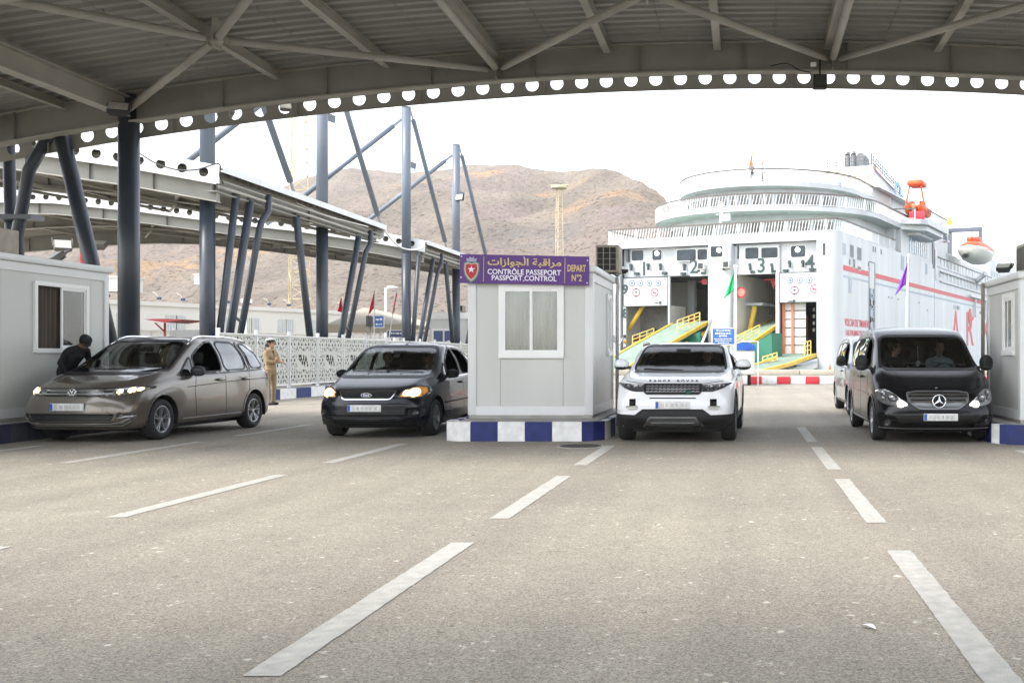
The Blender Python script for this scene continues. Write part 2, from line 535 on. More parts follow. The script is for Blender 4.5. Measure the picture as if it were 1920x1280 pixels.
def fascia(parent, x0, x1, ztop, zbot, y, thick, hole_d, hole_dz, spacing, m, per=4, name='fascia_panel'):
    """panels of `per` tiles each, joint between panels"""
    cur = None
    gap = .008
    for i, mb in holed_strip(x0, x1, ztop, zbot, y, thick, hole_d, hole_dz, spacing):
        if cur is None: cur = MB()
        o = len(cur.v); cur.v += mb.v; cur.f += [[a + o for a in f] for f in mb.f]; cur.mi += mb.mi; cur.sm += mb.sm
        if i % per == per - 1:
            xs = [v.x for v in cur.v]; a = max(xs)
            for v in cur.v:
                if abs(v.x - a) < 1e-5: v.x -= gap
            cur.build(name, m, parent); cur = None
    if cur: cur.build(name, m, parent)

def ribbed_roof(parent, x0, x1, y0, y1, zf, m, pitch=0.33, rib=0.06, nx=30, name='roof_sheet', cut=None, panel=2.29):
    """corrugated sheets, ribs run across (along X), split in sheets along X"""
    xs = [x0]
    while xs[-1] < x1 - .01: xs.append(min(x1, xs[-1] + panel))
    prof = [(0, 0), (.42, 0), (.52, 1), (.90, 1)]
    for a, b_ in zip(xs[:-1], xs[1:]):
        mb = MB(); n = 3
        ys = []; y = y0
        while y < y1:
            for f, h in prof:
                if y + f * pitch < y1: ys.append((y + f * pitch, h * rib))
            y += pitch
        ys.append((y1, 0))
        cols = [a + (b_ - a - .012) * k / n for k in range(n + 1)]
        vs = []
        for (yy, h) in ys:
            for cx in cols: vs.append((cx, yy, zf(cx) + h))
        fs = [(i * (n + 1) + k, i * (n + 1) + k + 1, (i + 1) * (n + 1) + k + 1, (i + 1) * (n + 1) + k) for i in range(len(ys) - 1) for k in range(n)]
        mb.add(vs, fs)
        # upper skin closes the roof
        vs = [(cx, yy, zf(cx) + .09) for yy in (y0, y1) for cx in (a, (a + b_) / 2, b_)]
        mb.add(vs, [(0, 1, 4, 3), (1, 2, 5, 4)])
        mb.build(name, m, parent)

def ibeam(mb, p0, p1, d, wd, tf=.02, tw=.016, mi=0, mf=None):
    """I section, top flange centre line from p0 to p1"""
    p0, p1 = Vector(p0), Vector(p1)
    up = Vector((0, 0, 1)); mf = mi if mf is None else mf
    mb.bar(p0 - up * tf / 2, p1 - up * tf / 2, wd, tf, mf)
    mb.bar(p0 - up * (d - tf / 2), p1 - up * (d - tf / 2), wd, tf, mf)
    mb.bar(p0 - up * d / 2, p1 - up * d / 2, tw, d - 2 * tf, mi)

# ---- main canopy over the checkpoint
ZR = lambda x: 7.93 - 0.0056 * (x - 0.9) ** 2
YF = 22.0
main = thing('canopy', 'large arched steel canopy with ribbed roof and round-holed fascia over the checkpoint lanes', 'canopy', (0, YF, 0))
ribbed_roof(main, -20.0, 15.2, 11.2, YF + .25, ZR, M_sheet)
# curved edge girder in bolted segments, web + flanges
def arch_beam(parent, y, x0, x1, zf, depth, n_seg, web_m, fl_m, fw=.26, name='arch_beam'):
    xs = [x0 + (x1 - x0) * k / n_seg for k in range(n_seg + 1)]
    for a, b_ in zip(xs[:-1], xs[1:]):
        mb = MB(); n = 4
        cs = [a + (b_ - a) * k / n for k in range(n + 1)]
        for c0, c1 in zip(cs[:-1], cs[1:]):
            e = 0
            mb.ext([(c0, y - .010, zf(c0) - .01), (c1 - e, y - .010, zf(c1) - .01), (c1 - e, y - .010, zf(c1) - depth), (c0, y - .010, zf(c0) - depth)], (0, .02, 0), 0)
            mb.bar((c0, y, zf(c0) - depth - .02), (c1, y, zf(c1) - depth - .02), fw, .035, 1)
            mb.bar((c0, y, zf(c0) - .025), (c1, y, zf(c1) - .025), fw * .8, .03, 1)
        mb.box((b_ - .02, y - .1, zf(b_) - depth), (b_ - .008, y + .1, zf(b_) - .02), 0)
        mb.build(name, [web_m, fl_m], parent)
arch_beam(main, YF, -17.4, 15.2, ZR, .62, 15, M_steeldk, M_steel)
for yb in (15.5, 11.5):
    arch_beam(main, yb, -17.4, 15.2, ZR, .5, 6, M_steeldk, M_steel)
fascia(main, -20.0, 15.2, lambda x: ZR(x) - .50, lambda x: ZR(x) - .905, YF + .32, .012, .275, .165, .525, M_steeldk, per=5)
for xb in [-20 + .525 * 5 * k for k in range(14)]:
    m = MB(); m.box((xb - .01, YF + .24, ZR(xb) - .9), (xb + .01, YF + .318, ZR(xb) - .45)); m.build('fascia_bracket', M_steeldk, main)
# purlins, parallel to the lanes
for k in range(-4, 7):
    x = -.57 + 2.29 * k
    if x > 15: continue
    mb = MB(); z = ZR(x) - .005
    ibeam(mb, (x, 11.2, z), (x, YF - .1, z), .20, .15, .016, .02)
    mb.build('purlin', M_steel, main)
for x in (-14.2, -16.5, -18.7):
    mb = MB(); z = ZR(x) - .005
    ibeam(mb, (x, 11.2, z), (x, YF - .1, z), .16, .13, .016, .02); mb.build('purlin', M_steel, main)
mb = MB(); ibeam(mb, (-12.9, 11.2, ZR(-12.9) - .12), (-12.9, YF - .15, ZR(-12.9) - .12), .42, .26, .025, .02); mb.build('edge_girder', M_steel, main)
mb = MB(); ibeam(mb, (-15.6, 11.2, ZR(-15.6) - .12), (-15.6, YF - .15, ZR(-15.6) - .12), .34, .22, .025, .02); mb.build('edge_girder', M_steel, main)
mb = MB(); ibeam(mb, (14.0, 11.2, ZR(14) - .12), (14.0, YF - .15, ZR(14) - .12), .42, .26, .025, .02); mb.build('edge_girder', M_steel, main)
# tube bracing: nodes hang below the roof between the girders
def bt(p, q, r=.072):
    mb = MB(); p, q = Vector(p), Vector(q); d = (q - p).normalized()
    mb.tube(p + d * .22, q - d * .22, r, 14)
    mb.bar(p + d * .02, p + d * .26, .012, .10); mb.bar(q - d * .26, q - d * .02, .012, .10)
    mb.build('bracing_tube', M_steel, main)
XN = [-12.9, -5.15, 1.83, 8.8]
ZB = lambda x: ZR(x) - .42
for (xa, xb) in zip(XN[:-1], XN[1:]):
    xm = {-12.9: -9.4, -5.15: -1.66, 1.83: 5.3}[xa]
    ym = 17.9 if xa != -12.9 else 18.7
    nd = Vector((xm, ym, ZR(xm) - .36))
    for (xx, yy) in ((xa, YF - .1), (xb, YF - .1), (xa, 13.4), (xb, 13.4)):
        bt(nd, (xx, yy, ZB(xx) if yy > 20 else ZB(xx) + .1))
    mb = MB(); mb.ball(nd, .12, n=12); mb.box(nd + Vector((-.012, -.16, -.16)), nd + Vector((.012, .16, .40))); mb.build('bracing_node', M_steel, main)
for xx in XN[1:3]:
    bt((xx, YF - .1, ZB(xx)), (xx, 13.4, ZB(xx) + .1), .08)
    mb = MB(); mb.box((xx - .012, YF - .32, ZR(xx) - .62), (xx + .012, YF - .02, ZR(xx) - .2)); mb.build('gusset_plate', M_steeldk, main)
# columns
def column(x, y, z1, r=.205, m=None, parent=None):
    mb = MB(); mb.tube((x, y, .02), (x, y, z1), r, 24); mb.build('column', m or M_mastdark, parent)
    mb = MB(); mb.box((x - .3, y - .3, 0), (x + .3, y + .3, .02)); mb.build('base_plate', M_mastdark, parent)
column(-12.92, 22.05, ZR(-12.9) - .05, .205, parent=main)
for yy in (13.4,): column(-12.92, yy, ZR(-12.9) - .1, .205, parent=main)
for yy in (22.0, 13.4): column(14.0, yy, ZR(14) - .1, .205, parent=main)
def strut(p, q, r, parent, m=None, name='inclined_strut'):
    mb = MB(); mb.tube(p, q, r, 16); p, q = Vector(p), Vector(q); d = (q - p).normalized()
    mb.bar(q - d * .05, q + d * .16, .03, .22); return mb.build(name, m or M_mastdark, parent)
strut((-13.15, 22.4, 0), (-14.55, 22.2, 6.55), .155, main)
strut((-16.35, 23.6, 0), (-15.7, 22.4, 6.15), .12, main)
mb = MB(); mb.path([(-16.0, 23.4, 0), (-15.62, 22.55, 3.9), (-15.22, 22.35, 5.3), (-14.75, 22.3, 6.05)], .125, 14); mb.build('drain_pipe', M_mastdark, main)
mb = MB(); mb.box((-16.1, 22.3, 4.26), (-15.15, 22.75, 4.36)); mb.build('pipe_clamp', M_mastdark, main)

# ---- the next canopy, behind the camera, same make
rear = thing('canopy', 'second arched canopy of the checkpoint, standing behind the viewpoint', 'canopy', (0, -8, 0))
ribbed_roof(rear, -20.0, 15.2, -16, 2.4, ZR, M_sheet)
arch_beam(rear, 2.2, -17.4, 15.2, ZR, .6, 8, M_steeldk, M_steel)
for xx in (-12.92, 14.0):
    for yy in (2.2, -8, -15.8): column(xx, yy, ZR(xx) - .1, .205, parent=rear)

# ---- masted canopies behind, two modules with a gap between them
PZ = [(-46, 8.45), (-38, 9.1), (-35.4, 9.2), (-32.9, 9.16), (-28.8, 8.75), (-24, 8.12), (-21.6, 7.86), (-17.9, 7.33), (-16.5, 7.08), (-15.2, 6.84)]
def ZA(x):
    if x <= PZ[0][0]: return PZ[0][1]
    for (a, za), (b_, zb) in zip(PZ[:-1], PZ[1:]):
        if x <= b_: return za + (zb - za) * (x - a) / (b_ - a)
    return PZ[-1][1] - .19 * (x - PZ[-1][0])
M_fascia = mat('white_painted_fascia', (0.66, 0.67, 0.66), 0.45, var=0.07, scale=1.2)
M_under = mat('underside_sheet_beige', (0.25, 0.24, 0.21), 0.6, var=0.15, scale=0.7, streak=(.5, 2, 1))
def module(y0, y1, label, xl=-46, far_d=.80, far_o=.25):
    c = thing('canopy', label, 'canopy', (-15.2, y0, 0), group='masted white canopies behind the checkpoint')
    zt = lambda x: ZA(x) + .02
    fascia(c, xl, -15.2, zt, lambda x: ZA(x) - .54, y0, .015, .28, .27, .622, M_fascia, per=5)
    fascia(c, xl, -15.2, zt, lambda x: ZA(x) - .54, y1, .015, .28, .27, .622, M_fascia, per=5)
    ribbed_roof(c, xl, -15.25, y0 + .02, y1 - .02, lambda x: ZA(x) - .22, M_under, pitch=.5, rib=.07, panel=4.4)
    arch_beam(c, y0 + .35, xl, -15.4, lambda x: ZA(x) - .25, .75, 10, M_steeldk, M_steel, .3)
    arch_beam(c, y1 - .35, xl, -15.4, lambda x: ZA(x) - far_o, far_d, 10, M_steeldk, M_steel, .3)
    arch_beam(c, (y0 + y1) / 2, xl, -15.4, lambda x: ZA(x) - .25, .55, 8, M_steeldk, M_steel, .3)
    for x in (-17.4, -20.2, -23.4, -26.6, -29.8, -33, -36.2, -39.4):
        mb = MB(); ibeam(mb, (x, y0 + .4, ZA(x) - .3), (x, y1 - .4, ZA(x) - .3), .2, .14); mb.build('purlin', M_steel, c)
    xs = [-16.5, -20.2, -24, -28, -32, -36]
    ym = (y0 + y1) / 2
    for a, b_ in zip(xs[:-1], xs[1:]):
        for (ya, yb) in ((y0 + .4, ym), (y1 - .4, ym)):
            mb = MB(); mb.tube((a, ya, ZA(a) - .72), (b_, yb, ZA(b_) - .72), .06, 10)
            mb.tube((b_, ya, ZA(b_) - .72), (a, yb, ZA(a) - .9), .05, 10)
            mb.build('bracing_tube', M_steel, c)
    # eave: white cap strips, web and gutter along the lane
    ys = [y0]; n = max(2, round((y1 - y0) / 2.3))
    for k in range(n):
        a, b_ = y0 + (y1 - y0) * k / n + .01, y0 + (y1 - y0) * (k + 1) / n - .01
        mb = MB(); mb.box((-15.34, a, 6.78), (-15.10, b_, 6.86)); mb.box((-15.10, a, 6.66), (-15.085, b_, 6.86)); mb.build('eave_cap', M_fascia, c)
    mb = MB(); mb.box((-15.50, y0 + .1, 6.16), (-15.48, y1 - .1, 6.77)); mb.box((-15.62, y0 + .1, 6.12), (-15.36, y1 - .1, 6.155)); mb.build('eave_girder', [M_steeldk], c)
    mb = MB(); mb.tube((-15.30, y0 + .2, 6.28), (-15.30, y1 - .2, 6.28), .05, 8); mb.tube((-15.28, y0 + .2, 6.46), (-15.28, y1 - .2, 6.46), .025, 8); mb.build('service_pipe', M_steel, c)
    return c
CA = module(30.4, 44.3, 'near masted canopy with white holed fascia beyond the silver car', xl=-34, far_d=.28, far_o=.22)
CB = module(50.0, 63.5, 'far masted canopy with its arched white fascia under the nearer one')
# rear side, far-left supports so that the roofs stand
for c, ys in ((CA, (31.3, 39.8)), (CB, (49.9 + .9, 58.3))):
    for y in ys:
        for x in (-33.2, -45):
            if (c is CA) == (x == -45): continue
            mb = MB(); mb.tube((x, y, 0), (x, y, ZA(x) - .9), .2, 16); mb.build('column', M_mastdark, c)
# masts with their stays and inclined struts
XM = -16.0
masts = []
STR = {31.3: [((-15.9, 31.35, 0), (-15.4, 31.8, 6.12), .105), ((-15.9, 31.8, 0), (-15.36, 32.66, 6.15), .12)],
       39.8: [((-15.9, 39.0, 0), (-15.4, 36.1, 6.15), .12), ((-15.9, 40.4, 0), (-15.35, 41.8, 6.1), .12)],
       49.7: [((-15.9, 49.95, 0), (-15.38, 49.6, 6.1), .10), ((-15.9, 50.3, 0), (-15.35, 51.8, 6.15), .11)],
       58.3: [((-15.9, 57.9, 0), (-15.4, 54.1, 6.15), .11), ((-15.9, 58.9, 0), (-15.35, 60.6, 6.1), .10)]}
wh = {31.3: 'nearest of the tall grey masts, rising through the canopy edge behind the silver car',
      39.8: 'second tall grey mast of the row, rising from behind the perforated fence',
      49.7: 'third tall grey mast, its pointed head clear against the sky left of the hill top',
      58.3: 'last and shortest-looking grey mast, beside the left end of the purple sign'}
M_mstr = M_mast
for y, hh in ((31.3, 13.1), (39.8, 13.1), (49.7, 13.1), (58.3, 13.05)):
    t = thing('mast', wh[y], 'mast', (XM, y, 0), group='tall grey masts of the rear canopies')
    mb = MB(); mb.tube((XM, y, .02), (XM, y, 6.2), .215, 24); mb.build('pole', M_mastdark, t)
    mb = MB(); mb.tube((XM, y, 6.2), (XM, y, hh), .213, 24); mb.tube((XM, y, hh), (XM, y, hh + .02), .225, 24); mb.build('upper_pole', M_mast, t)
    mb = MB(); mb.box((XM - .35, y - .35, 0), (XM + .35, y + .35, .02)); mb.build('base_plate', M_mastdark, t)
    # backstay tube going down to the far left of the arch, with eye plates
    def stay(p, q, r):
        p, q = Vector(p), Vector(q); d = (q - p).normalized()
        mb = MB(); mb.tube(p + d * .5, q - d * .45, r, 12); mb.bar(p, p + d * .55, .03, .13); mb.bar(q - d * .5, q, .03, .13)
        mb.build('stay_tube', M_mast, t)
    stay((XM - .2, y, hh - .55), (XM - 6.6, y, 7.35 + .2), .115)
    stay((XM + .18, y + .08, hh - .1), (XM + .62, y + 4.6 * (1 if y < 55 else 1), 6.9), .11)
    mb = MB(); mb.bar((XM - .22, y, hh - .55), (XM + .05, y, hh - .55), .03, .3); mb.bar((XM, y, hh - 2.6), (XM + .3, y + .5, hh - 2.7), .03, .3); mb.build('eye_plate', M_mast, t)
    for p, q, r in STR[y]:
        strut(p, q, r, t)
    p, q, r = STR[y][1]
    p, q = Vector(p), Vector(q)
    off = Vector((.03, .52, 0))
    mb = MB(); mb.path([p + off, q + off + Vector((0, 0, -.85)), q + off + Vector((0.02, .12, -.55)), q + off + Vector((.10, .42, -.2)), q + off + Vector((.1, .44, .35))], r * .85, 12)
    mb.build('drain_pipe', M_mastdark, t)
    mb = MB(); mb.bar(p.lerp(q, .42), (p + off).lerp(q + off + Vector((0, 0, -.8)), .45), .08, .06); mb.build('pipe_clamp', M_mastdark, t)

# ---- things fixed to the canopies: floodlights, cables, the dark speaker
M_flood = mat('floodlight_grey', (.16, .155, .14), .5, var=.2)
M_lens = mat('floodlight_glass', (.62, .62, .56), .25, var=.15, scale=6)
def flood(p, yaw, tilt, label, s=1.0, body=M_flood, group=None):
    t = thing('floodlight', label, 'floodlight', p, group=group)
    M = Matrix.Translation(Vector(p)) @ Matrix.Rotation(yaw, 4, 'Z') @ Matrix.Rotation(tilt, 4, 'X')
    mb = MB(); mb.bbox((-.2 * s, -.05 * s, -.15 * s), (.2 * s, .07 * s, .15 * s), .02 * s, M=M)
    for k in range(5): mb.box((-.16 * s, .07 * s, (-.12 + .055 * k) * s), (.16 * s, .12 * s, (-.105 + .055 * k) * s), M=M)
    mb.build('housing', body, t)
    mb = MB(); mb.box((-.175 * s, -.056 * s, -.125 * s), (.175 * s, -.047 * s, .125 * s), M=M); mb.build('glass', M_lens, t)
    mb = MB(); mb.bar(M @ Vector((-.22 * s, .02, 0)), M @ Vector((-.22 * s, .02, .26 * s)), .02, .03); mb.bar(M @ Vector((.22 * s, .02, 0)), M @ Vector((.22 * s, .02, .26 * s)), .02, .03)
    mb.bar(M @ Vector((-.22 * s, .02, .26 * s)), M @ Vector((.22 * s, .02, .26 * s)), .03, .02); mb.build('bracket', M_flood, t)
    return t
pz = U(222, 203, 21.3); flood(pz, R(25), R(-48), 'square pale floodlight fixed beside the head of the near dark column', 1.0, M_dark)
flood(U(425, 214, 22.6), R(-30), R(-30), 'floodlight hanging in the fascia holes above the near canopy corner', .8)
flood(U(540, 198, 22.6), R(20), R(-20), 'small floodlight on the beam, right of the other one in the fascia holes', .8)
sp = thing('loudspeaker', 'black box loudspeaker hanging from the middle of the canopy edge', 'loudspeaker', U(1537, 150, 21.7))
mb = MB(); a = U(1525, 139, 21.7); b_ = U(1551, 164, 21.7); mb.bbox(a, (b_.x, b_.y + .24, b_.z), .02); mb.build('body', M_black, sp)
mb = MB(); mb.box((a.x + .03, a.y - .008, b_.z + .03), (b_.x - .03, a.y - .001, a.z - .03)); mb.build('front_panel', M_dark, sp)
mb = MB(); mb.tube(((a.x + b_.x) / 2, a.y + .1, a.z), ((a.x + b_.x) / 2, a.y + .1, a.z + .32), .02, 8); mb.build('bracket', M_dark, sp)
bx = thing('junction_box', 'small cream junction box on the beam above the black loudspeaker', 'junction box', U(1525, 121, 21.75))
mb = MB(); c = U(1525, 121, 21.75); mb.bbox(c - Vector((.06, .04, .04)), c + Vector((.06, .06, .04)), .01); mb.build('case', M_whitebright, bx)
def cable(pts, r, m, label):
    mb = MB(); P = [Vector(p) for p in pts]; out = []
    for i in range(len(P) - 1):
        p0 = P[max(0, i - 1)]; p1 = P[i]; p2 = P[i + 1]; p3 = P[min(len(P) - 1, i + 2)]
        for k in range(6):
            t_ = k / 6
            out.append(.5 * ((2 * p1) + (-p0 + p2) * t_ + (2 * p0 - 5 * p1 + 4 * p2 - p3) * t_ ** 2 + (-p0 + 3 * p1 - 3 * p2 + p3) * t_ ** 3))
    out.append(P[-1]); mb.path(out, r, 6)
    return mb.build('cable', m, label=label, cat='cable')
cable([U(1445, 124, 21.8), U(1470, 119, 21.7), U(1484, 123, 21.7), U(1496, 131, 21.7), U(1520, 136, 21.7)], .012, M_black, 'black cable looping along the beam beside the loudspeaker')
cable([U(258, 285, 29.9), U(290, 305, 29.9), U(330, 318, 29.9), U(370, 318, 29.9), U(410, 307, 30.0), U(412, 330, 30.2), U(418, 344, 30.4), U(405, 345, 30.4)], .02, M_dark, 'dark cable sagging across the holed white fascia of the near canopy')
cable([U(720, 430, 44.3), U(735, 450, 46), U(752, 464, 48), U(780, 468, 49), U(808, 456, 51.5)], .035, M_whitebright, 'white cable sagging between the two masted canopies')
cable([U(430, 322, 32), U(480, 345, 33), U(520, 362, 35), U(600, 400, 38), U(690, 425, 42)], .02, M_whitebright, 'thin white cable draped under the eave of the near masted canopy')
cable([U(300, 330, 31.5), U(345, 337, 31), U(380, 341, 30.6), U(412, 338, 30.4)], .012, M_steel, 'thin beige cable hanging below the holed fascia near the corner')
flood(U(118, 460, 24.5), R(40), R(-35), 'floodlight on a pole above the roof of the left cabin', .9)
flood(U(185, 458, 40), R(10), R(-60), 'floodlight behind the slanted strut left of the near column', 1.4)
flood(U(105, 481, 19.0), R(-40), R(-50), 'floodlight standing on the left cabin roof edge', .8)
flood(U(519, 463, 62), R(20), R(-40), 'dark floodlight hanging below the far canopy, left of the second mast', 1.3)
flood(U(590, 470, 62), R(-20), R(-30), 'dark floodlight hanging below the far canopy beside the second mast', 1.3)
flood(U(520, 394, 35.5), R(35), R(-40), 'pale floodlight fixed under the long eave between first and second mast', 1.0)
flood(U(862, 370, 58.0), R(-20), R(-10), 'small dark floodlight clamped to the last mast', 1.2, M_black)
# ================================================================== CABINS (passport booths), kerbs, signs
M_sand = mat('sandwich_panel_grey', (0.54, 0.545, 0.515), 0.42, var=0.07, scale=1.1, streak=(1, 1, .3))
M_post = mat('white_corner_profile', (0.66, 0.665, 0.655), 0.4, var=0.04)
M_curtain = mat('grey_beige_curtain', (0.42, 0.40, 0.37), 0.9, var=0.25, scale=2, streak=(9, 9, .25))
M_curtaindk = mat('brown_curtain', (0.09, 0.075, 0.065), 0.9, var=0.25, scale=2, streak=(9, 9, .25))
M_glass = glass_mat('window_glass', (0.72, 0.75, 0.74), .06)
M_glassdk = glass_mat('dark_window_glass', (0.25, 0.28, 0.30), .10)
M_seam = mat('panel_joint', (0.30, .30, .29), .6)
M_ac = mat('weathered_beige_case', (.32, .28, .22), .6, var=.2, scale=5)
def kerb_path(pts, h, wd, blk, z0=0.0, name='kerb_block', mats=(None, None), parent=None, start=0, seq=None):
    """painted kerb blocks along a polyline; pts run with the outside on the left"""
    d = [0]
    P = [Vector((p[0], p[1], 0)) for p in pts]
    for a, b_ in zip(P[:-1], P[1:]): d.append(d[-1] + (b_ - a).length)
    def at(s):
        s = max(0, min(d[-1], s))
        for i in range(len(P) - 1):
            if s <= d[i + 1] + 1e-9:
                t_ = (s - d[i]) / max(1e-9, d[i + 1] - d[i]); return P[i].lerp(P[i + 1], t_), (P[i + 1] - P[i]).normalized()
    s, k = 0.0, start
    while s < d[-1] - .02:
        L_ = seq[(k - start) % len(seq)] if seq else blk
        e = min(s + L_, d[-1])
        mb = MB(); n = max(1, int((e - s) / .12)); prof = [(0, 0), (0, h - .04), (.04, h), (wd, h), (wd, 0)]
        vs = []
        for i in range(n + 1):
            ss = s + .003 + (e - s - .006) * i / n
            c, t_ = at(ss); c2, t2 = at(min(d[-1], ss + .02)); c1, t1 = at(max(0, ss - .02))
            tt = (t1 + t2).normalized(); nn = Vector((-tt.y, tt.x, 0))
            for (o, z) in prof: vs.append(c - nn * o + Vector((0, 0, z0 + z)))
        m_ = len(prof)
        fs = [(i * m_ + j, i * m_ + j + 1, (i + 1) * m_ + j + 1, (i + 1) * m_ + j) for i in range(n) for j in range(m_ - 1)]
        fs += [tuple(range(m_)), tuple(reversed(range(n * m_, n * m_ + m_)))]
        mb.add(vs, fs); mb.build(name, mats[k % 2], parent)
        s = e; k += 1
def island(label, poly_out, top, loc, seq=None, start=0, cols=None, closed_from=None):
    t = thing('kerb_island', label, 'kerb', loc)
    mb = MB(); c = sum((Vector((p[0], p[1], 0)) for p in poly_out), Vector()) / len(poly_out)
    inner = [c + (Vector((p[0], p[1], 0)) - c) * .97 for p in poly_out]
    mb.ext([(p.x, p.y, .01) for p in inner], (0, 0, top - .012)); mb.build('slab', M_conc, t)
    kerb_path(list(poly_out) + [poly_out[0]], top, .16, .42, mats=cols or (M_kwhite, M_navy), parent=t, seq=seq, start=start)
    return t
def sliding_window(parent, x0, x1, z0, z1, y, axis='front', frame=.07, curtain=M_curtain, outward=1, open_left=False, gl=M_glass, bars=True):
    """axis front: window in XZ plane at y facing -Y.  axis side: in YZ plane at x=y facing outward*X"""
    def P(u, dpt, z): return (u, y - dpt, z) if axis == 'front' else (y + outward * dpt, u, z)
    def bx(mb, u0, u1, d0, d1, z0_, z1_): a = P(u0, d0, z0_); b_ = P(u1, d1, z1_); mb.box(a, b_)
    fr = MB(); bx(fr, x0, x1, -.02, .035, z1 - frame, z1); bx(fr, x0, x1, -.02, .05, z0, z0 + frame * 1.1)
    bx(fr, x0, x0 + frame, -.02, .035, z0 + frame * 1.1, z1 - frame); bx(fr, x1 - frame, x1, -.02, .035, z0 + frame * 1.1, z1 - frame)
    f = fr.build('window', M_whitebright, parent)
    xm = (x0 + x1) / 2; s_ = .035
    for k, (a, b_) in enumerate(((x0 + frame, xm + s_ / 2), (xm - s_ / 2, x1 - frame))):
        if open_left and k == 0: continue
        dd = .02 if k == 0 else .002
        sh = MB(); z0_, z1_ = z0 + frame * 1.1, z1 - frame
        bx(sh, a, b_, dd - .012, dd + .012, z1_ - s_ * 1.3, z1_); bx(sh, a, b_, dd - .012, dd + .012, z0_, z0_ + s_ * 1.6)
        bx(sh, a, a + s_ * 1.2, dd - .012, dd + .012, z0_ + s_ * 1.6, z1_ - s_ * 1.3); bx(sh, b_ - s_ * 1.2, b_, dd - .012, dd + .012, z0_ + s_ * 1.6, z1_ - s_ * 1.3)
        sh.build('sash', M_whitebright, f)
        g_ = MB(); bx(g_, a + s_ * 1.2, b_ - s_ * 1.2, dd - .004, dd + .004, z0_ + s_ * 1.6, z1_ - s_ * 1.3); g_.build('pane', gl, f)
    if curtain:
        cu = MB(); n = 70; vs = []
        for i in range(n + 1):
            u = x0 + frame + (x1 - x0 - 2 * frame) * i / n
            dd = -.10 + .030 * math.sin(i * 1.02 + .6 * math.sin(i * .21)) + .022 * math.sin(i * .41 + 1)
            for z in (z0 + .03, z1 - .03): vs.append(P(u, dd, z))
        cu.add(vs, [(2 * i, 2 * i + 2, 2 * i + 3, 2 * i + 1) for i in range(n)], 0, True); cu.build('curtain', curtain, f)
    return f
def wall_with_hole(parent, name, m, axis, y, th, u0, u1, z0, z1, hole=None, outward=1, seams=()):
    """wall panels between seams, with an opening"""
    def bx(a, b_, c, d):
        if b_ - a < .002 or d - c < .002: return
        mb = MB(); mb.box((a, y, c), (b_, y + th, d)) if axis == 'front' else mb.box((y, a, c), (y - outward * th, b_, d)); mb.build(name, m, parent)
    us = [u0] + list(seams) + [u1]
    for a, b_ in zip(us[:-1], us[1:]):
        a, b_ = a + .003, b_ - .003
        if hole and hole[0] < b_ and hole[1] > a:
            h0, h1, hz0, hz1 = hole
            bx(a, max(a, h0), z0, z1); bx(min(b_, h1), b_, z0, z1)
            bx(max(a, h0), min(b_, h1), z0, hz0); bx(max(a, h0), min(b_, h1), hz1, z1)
        else: bx(a, b_, z0, z1)

def cabin(label, x0, x1, y0, y1, zb, zt, front_win, right_win=None, left_win=None, fseams=(), sseams=(), lw_open=False, roof_ov=.06):
    t = thing('booth', label, 'booth', ((x0 + x1) / 2, (y0 + y1) / 2, zb))
    pw = .13
    # floor, base rail, corner posts, ring beam, roof
    mb = MB(); mb.box((x0 + .01, y0 + .01, zb), (x1 - .01, y1 - .01, zb + .05)); mb.build('floor_slab', M_conc, t)
    for nm, a, b_ in (('front', (x0 + pw, y0 - .004), (x1 - pw, y0 + .10)), ('back', (x0 + pw, y1 - .10), (x1 - pw, y1 + .004)), ('l', (x0 - .004, y0 + pw), (x0 + .10, y1 - pw)), ('r', (x1 - .10, y0 + pw), (x1 + .004, y1 - pw))):
        mb = MB(); mb.box((*a, zb + .052), (*b_, zb + .20)); mb.build('base_rail', M_post, t)
        mb = MB(); mb.box((*a, zt - .20), (*b_, zt - .06)); mb.build('ring_beam', M_post, t)
    for cx in (x0, x1 - pw):
        for cy in (y0, y1 - pw):
            mb = MB(); mb.bbox((cx - .006, cy - .006, zb + .051), (cx + pw + .006, cy + pw + .006, zt - .05), .012); mb.build('corner_post', M_post, t)
    mb = MB(); mb.bbox((x0 - roof_ov, y0 - roof_ov, zt - .055), (x1 + roof_ov, y1 + roof_ov, zt + .06), .02); mb.build('roof', M_post, t)
    mb = MB(); mb.box((x0 + .1, y0 + .1, zt - .0599), (x1 - .1, y1 - .1, zt - .0559)); mb.build('ceiling', M_white, t)
    wz0, wz1 = zb + .20, zt - .20
    wall_with_hole(t, 'wall_panel', M_sand, 'front', y0 + .02, .05, x0 + pw, x1 - pw, wz0, wz1, front_win and (front_win[0], front_win[1], front_win[2], front_win[3]), seams=fseams)
    wall_with_hole(t, 'wall_panel', M_sand, 'front', y1 - .07, .05, x0 + pw, x1 - pw, wz0, wz1)
    wall_with_hole(t, 'wall_panel', M_sand, 'side', x1 - .02, .05, y0 + pw, y1 - pw, wz0, wz1, right_win, 1, sseams)
    wall_with_hole(t, 'wall_panel', M_sand, 'side', x0 + .02, .05, y0 + pw, y1 - pw, wz0, wz1, left_win, -1, sseams)
    if front_win: sliding_window(t, *front_win, y0 + .02)
    if right_win: sliding_window(t, *right_win, x1 - .02, 'side', outward=1, curtain=M_curtaindk if lw_open else M_curtain, open_left=lw_open)
    if left_win: sliding_window(t, *left_win, x0 + .02, 'side', outward=-1, curtain=None, gl=M_glass)
    return t
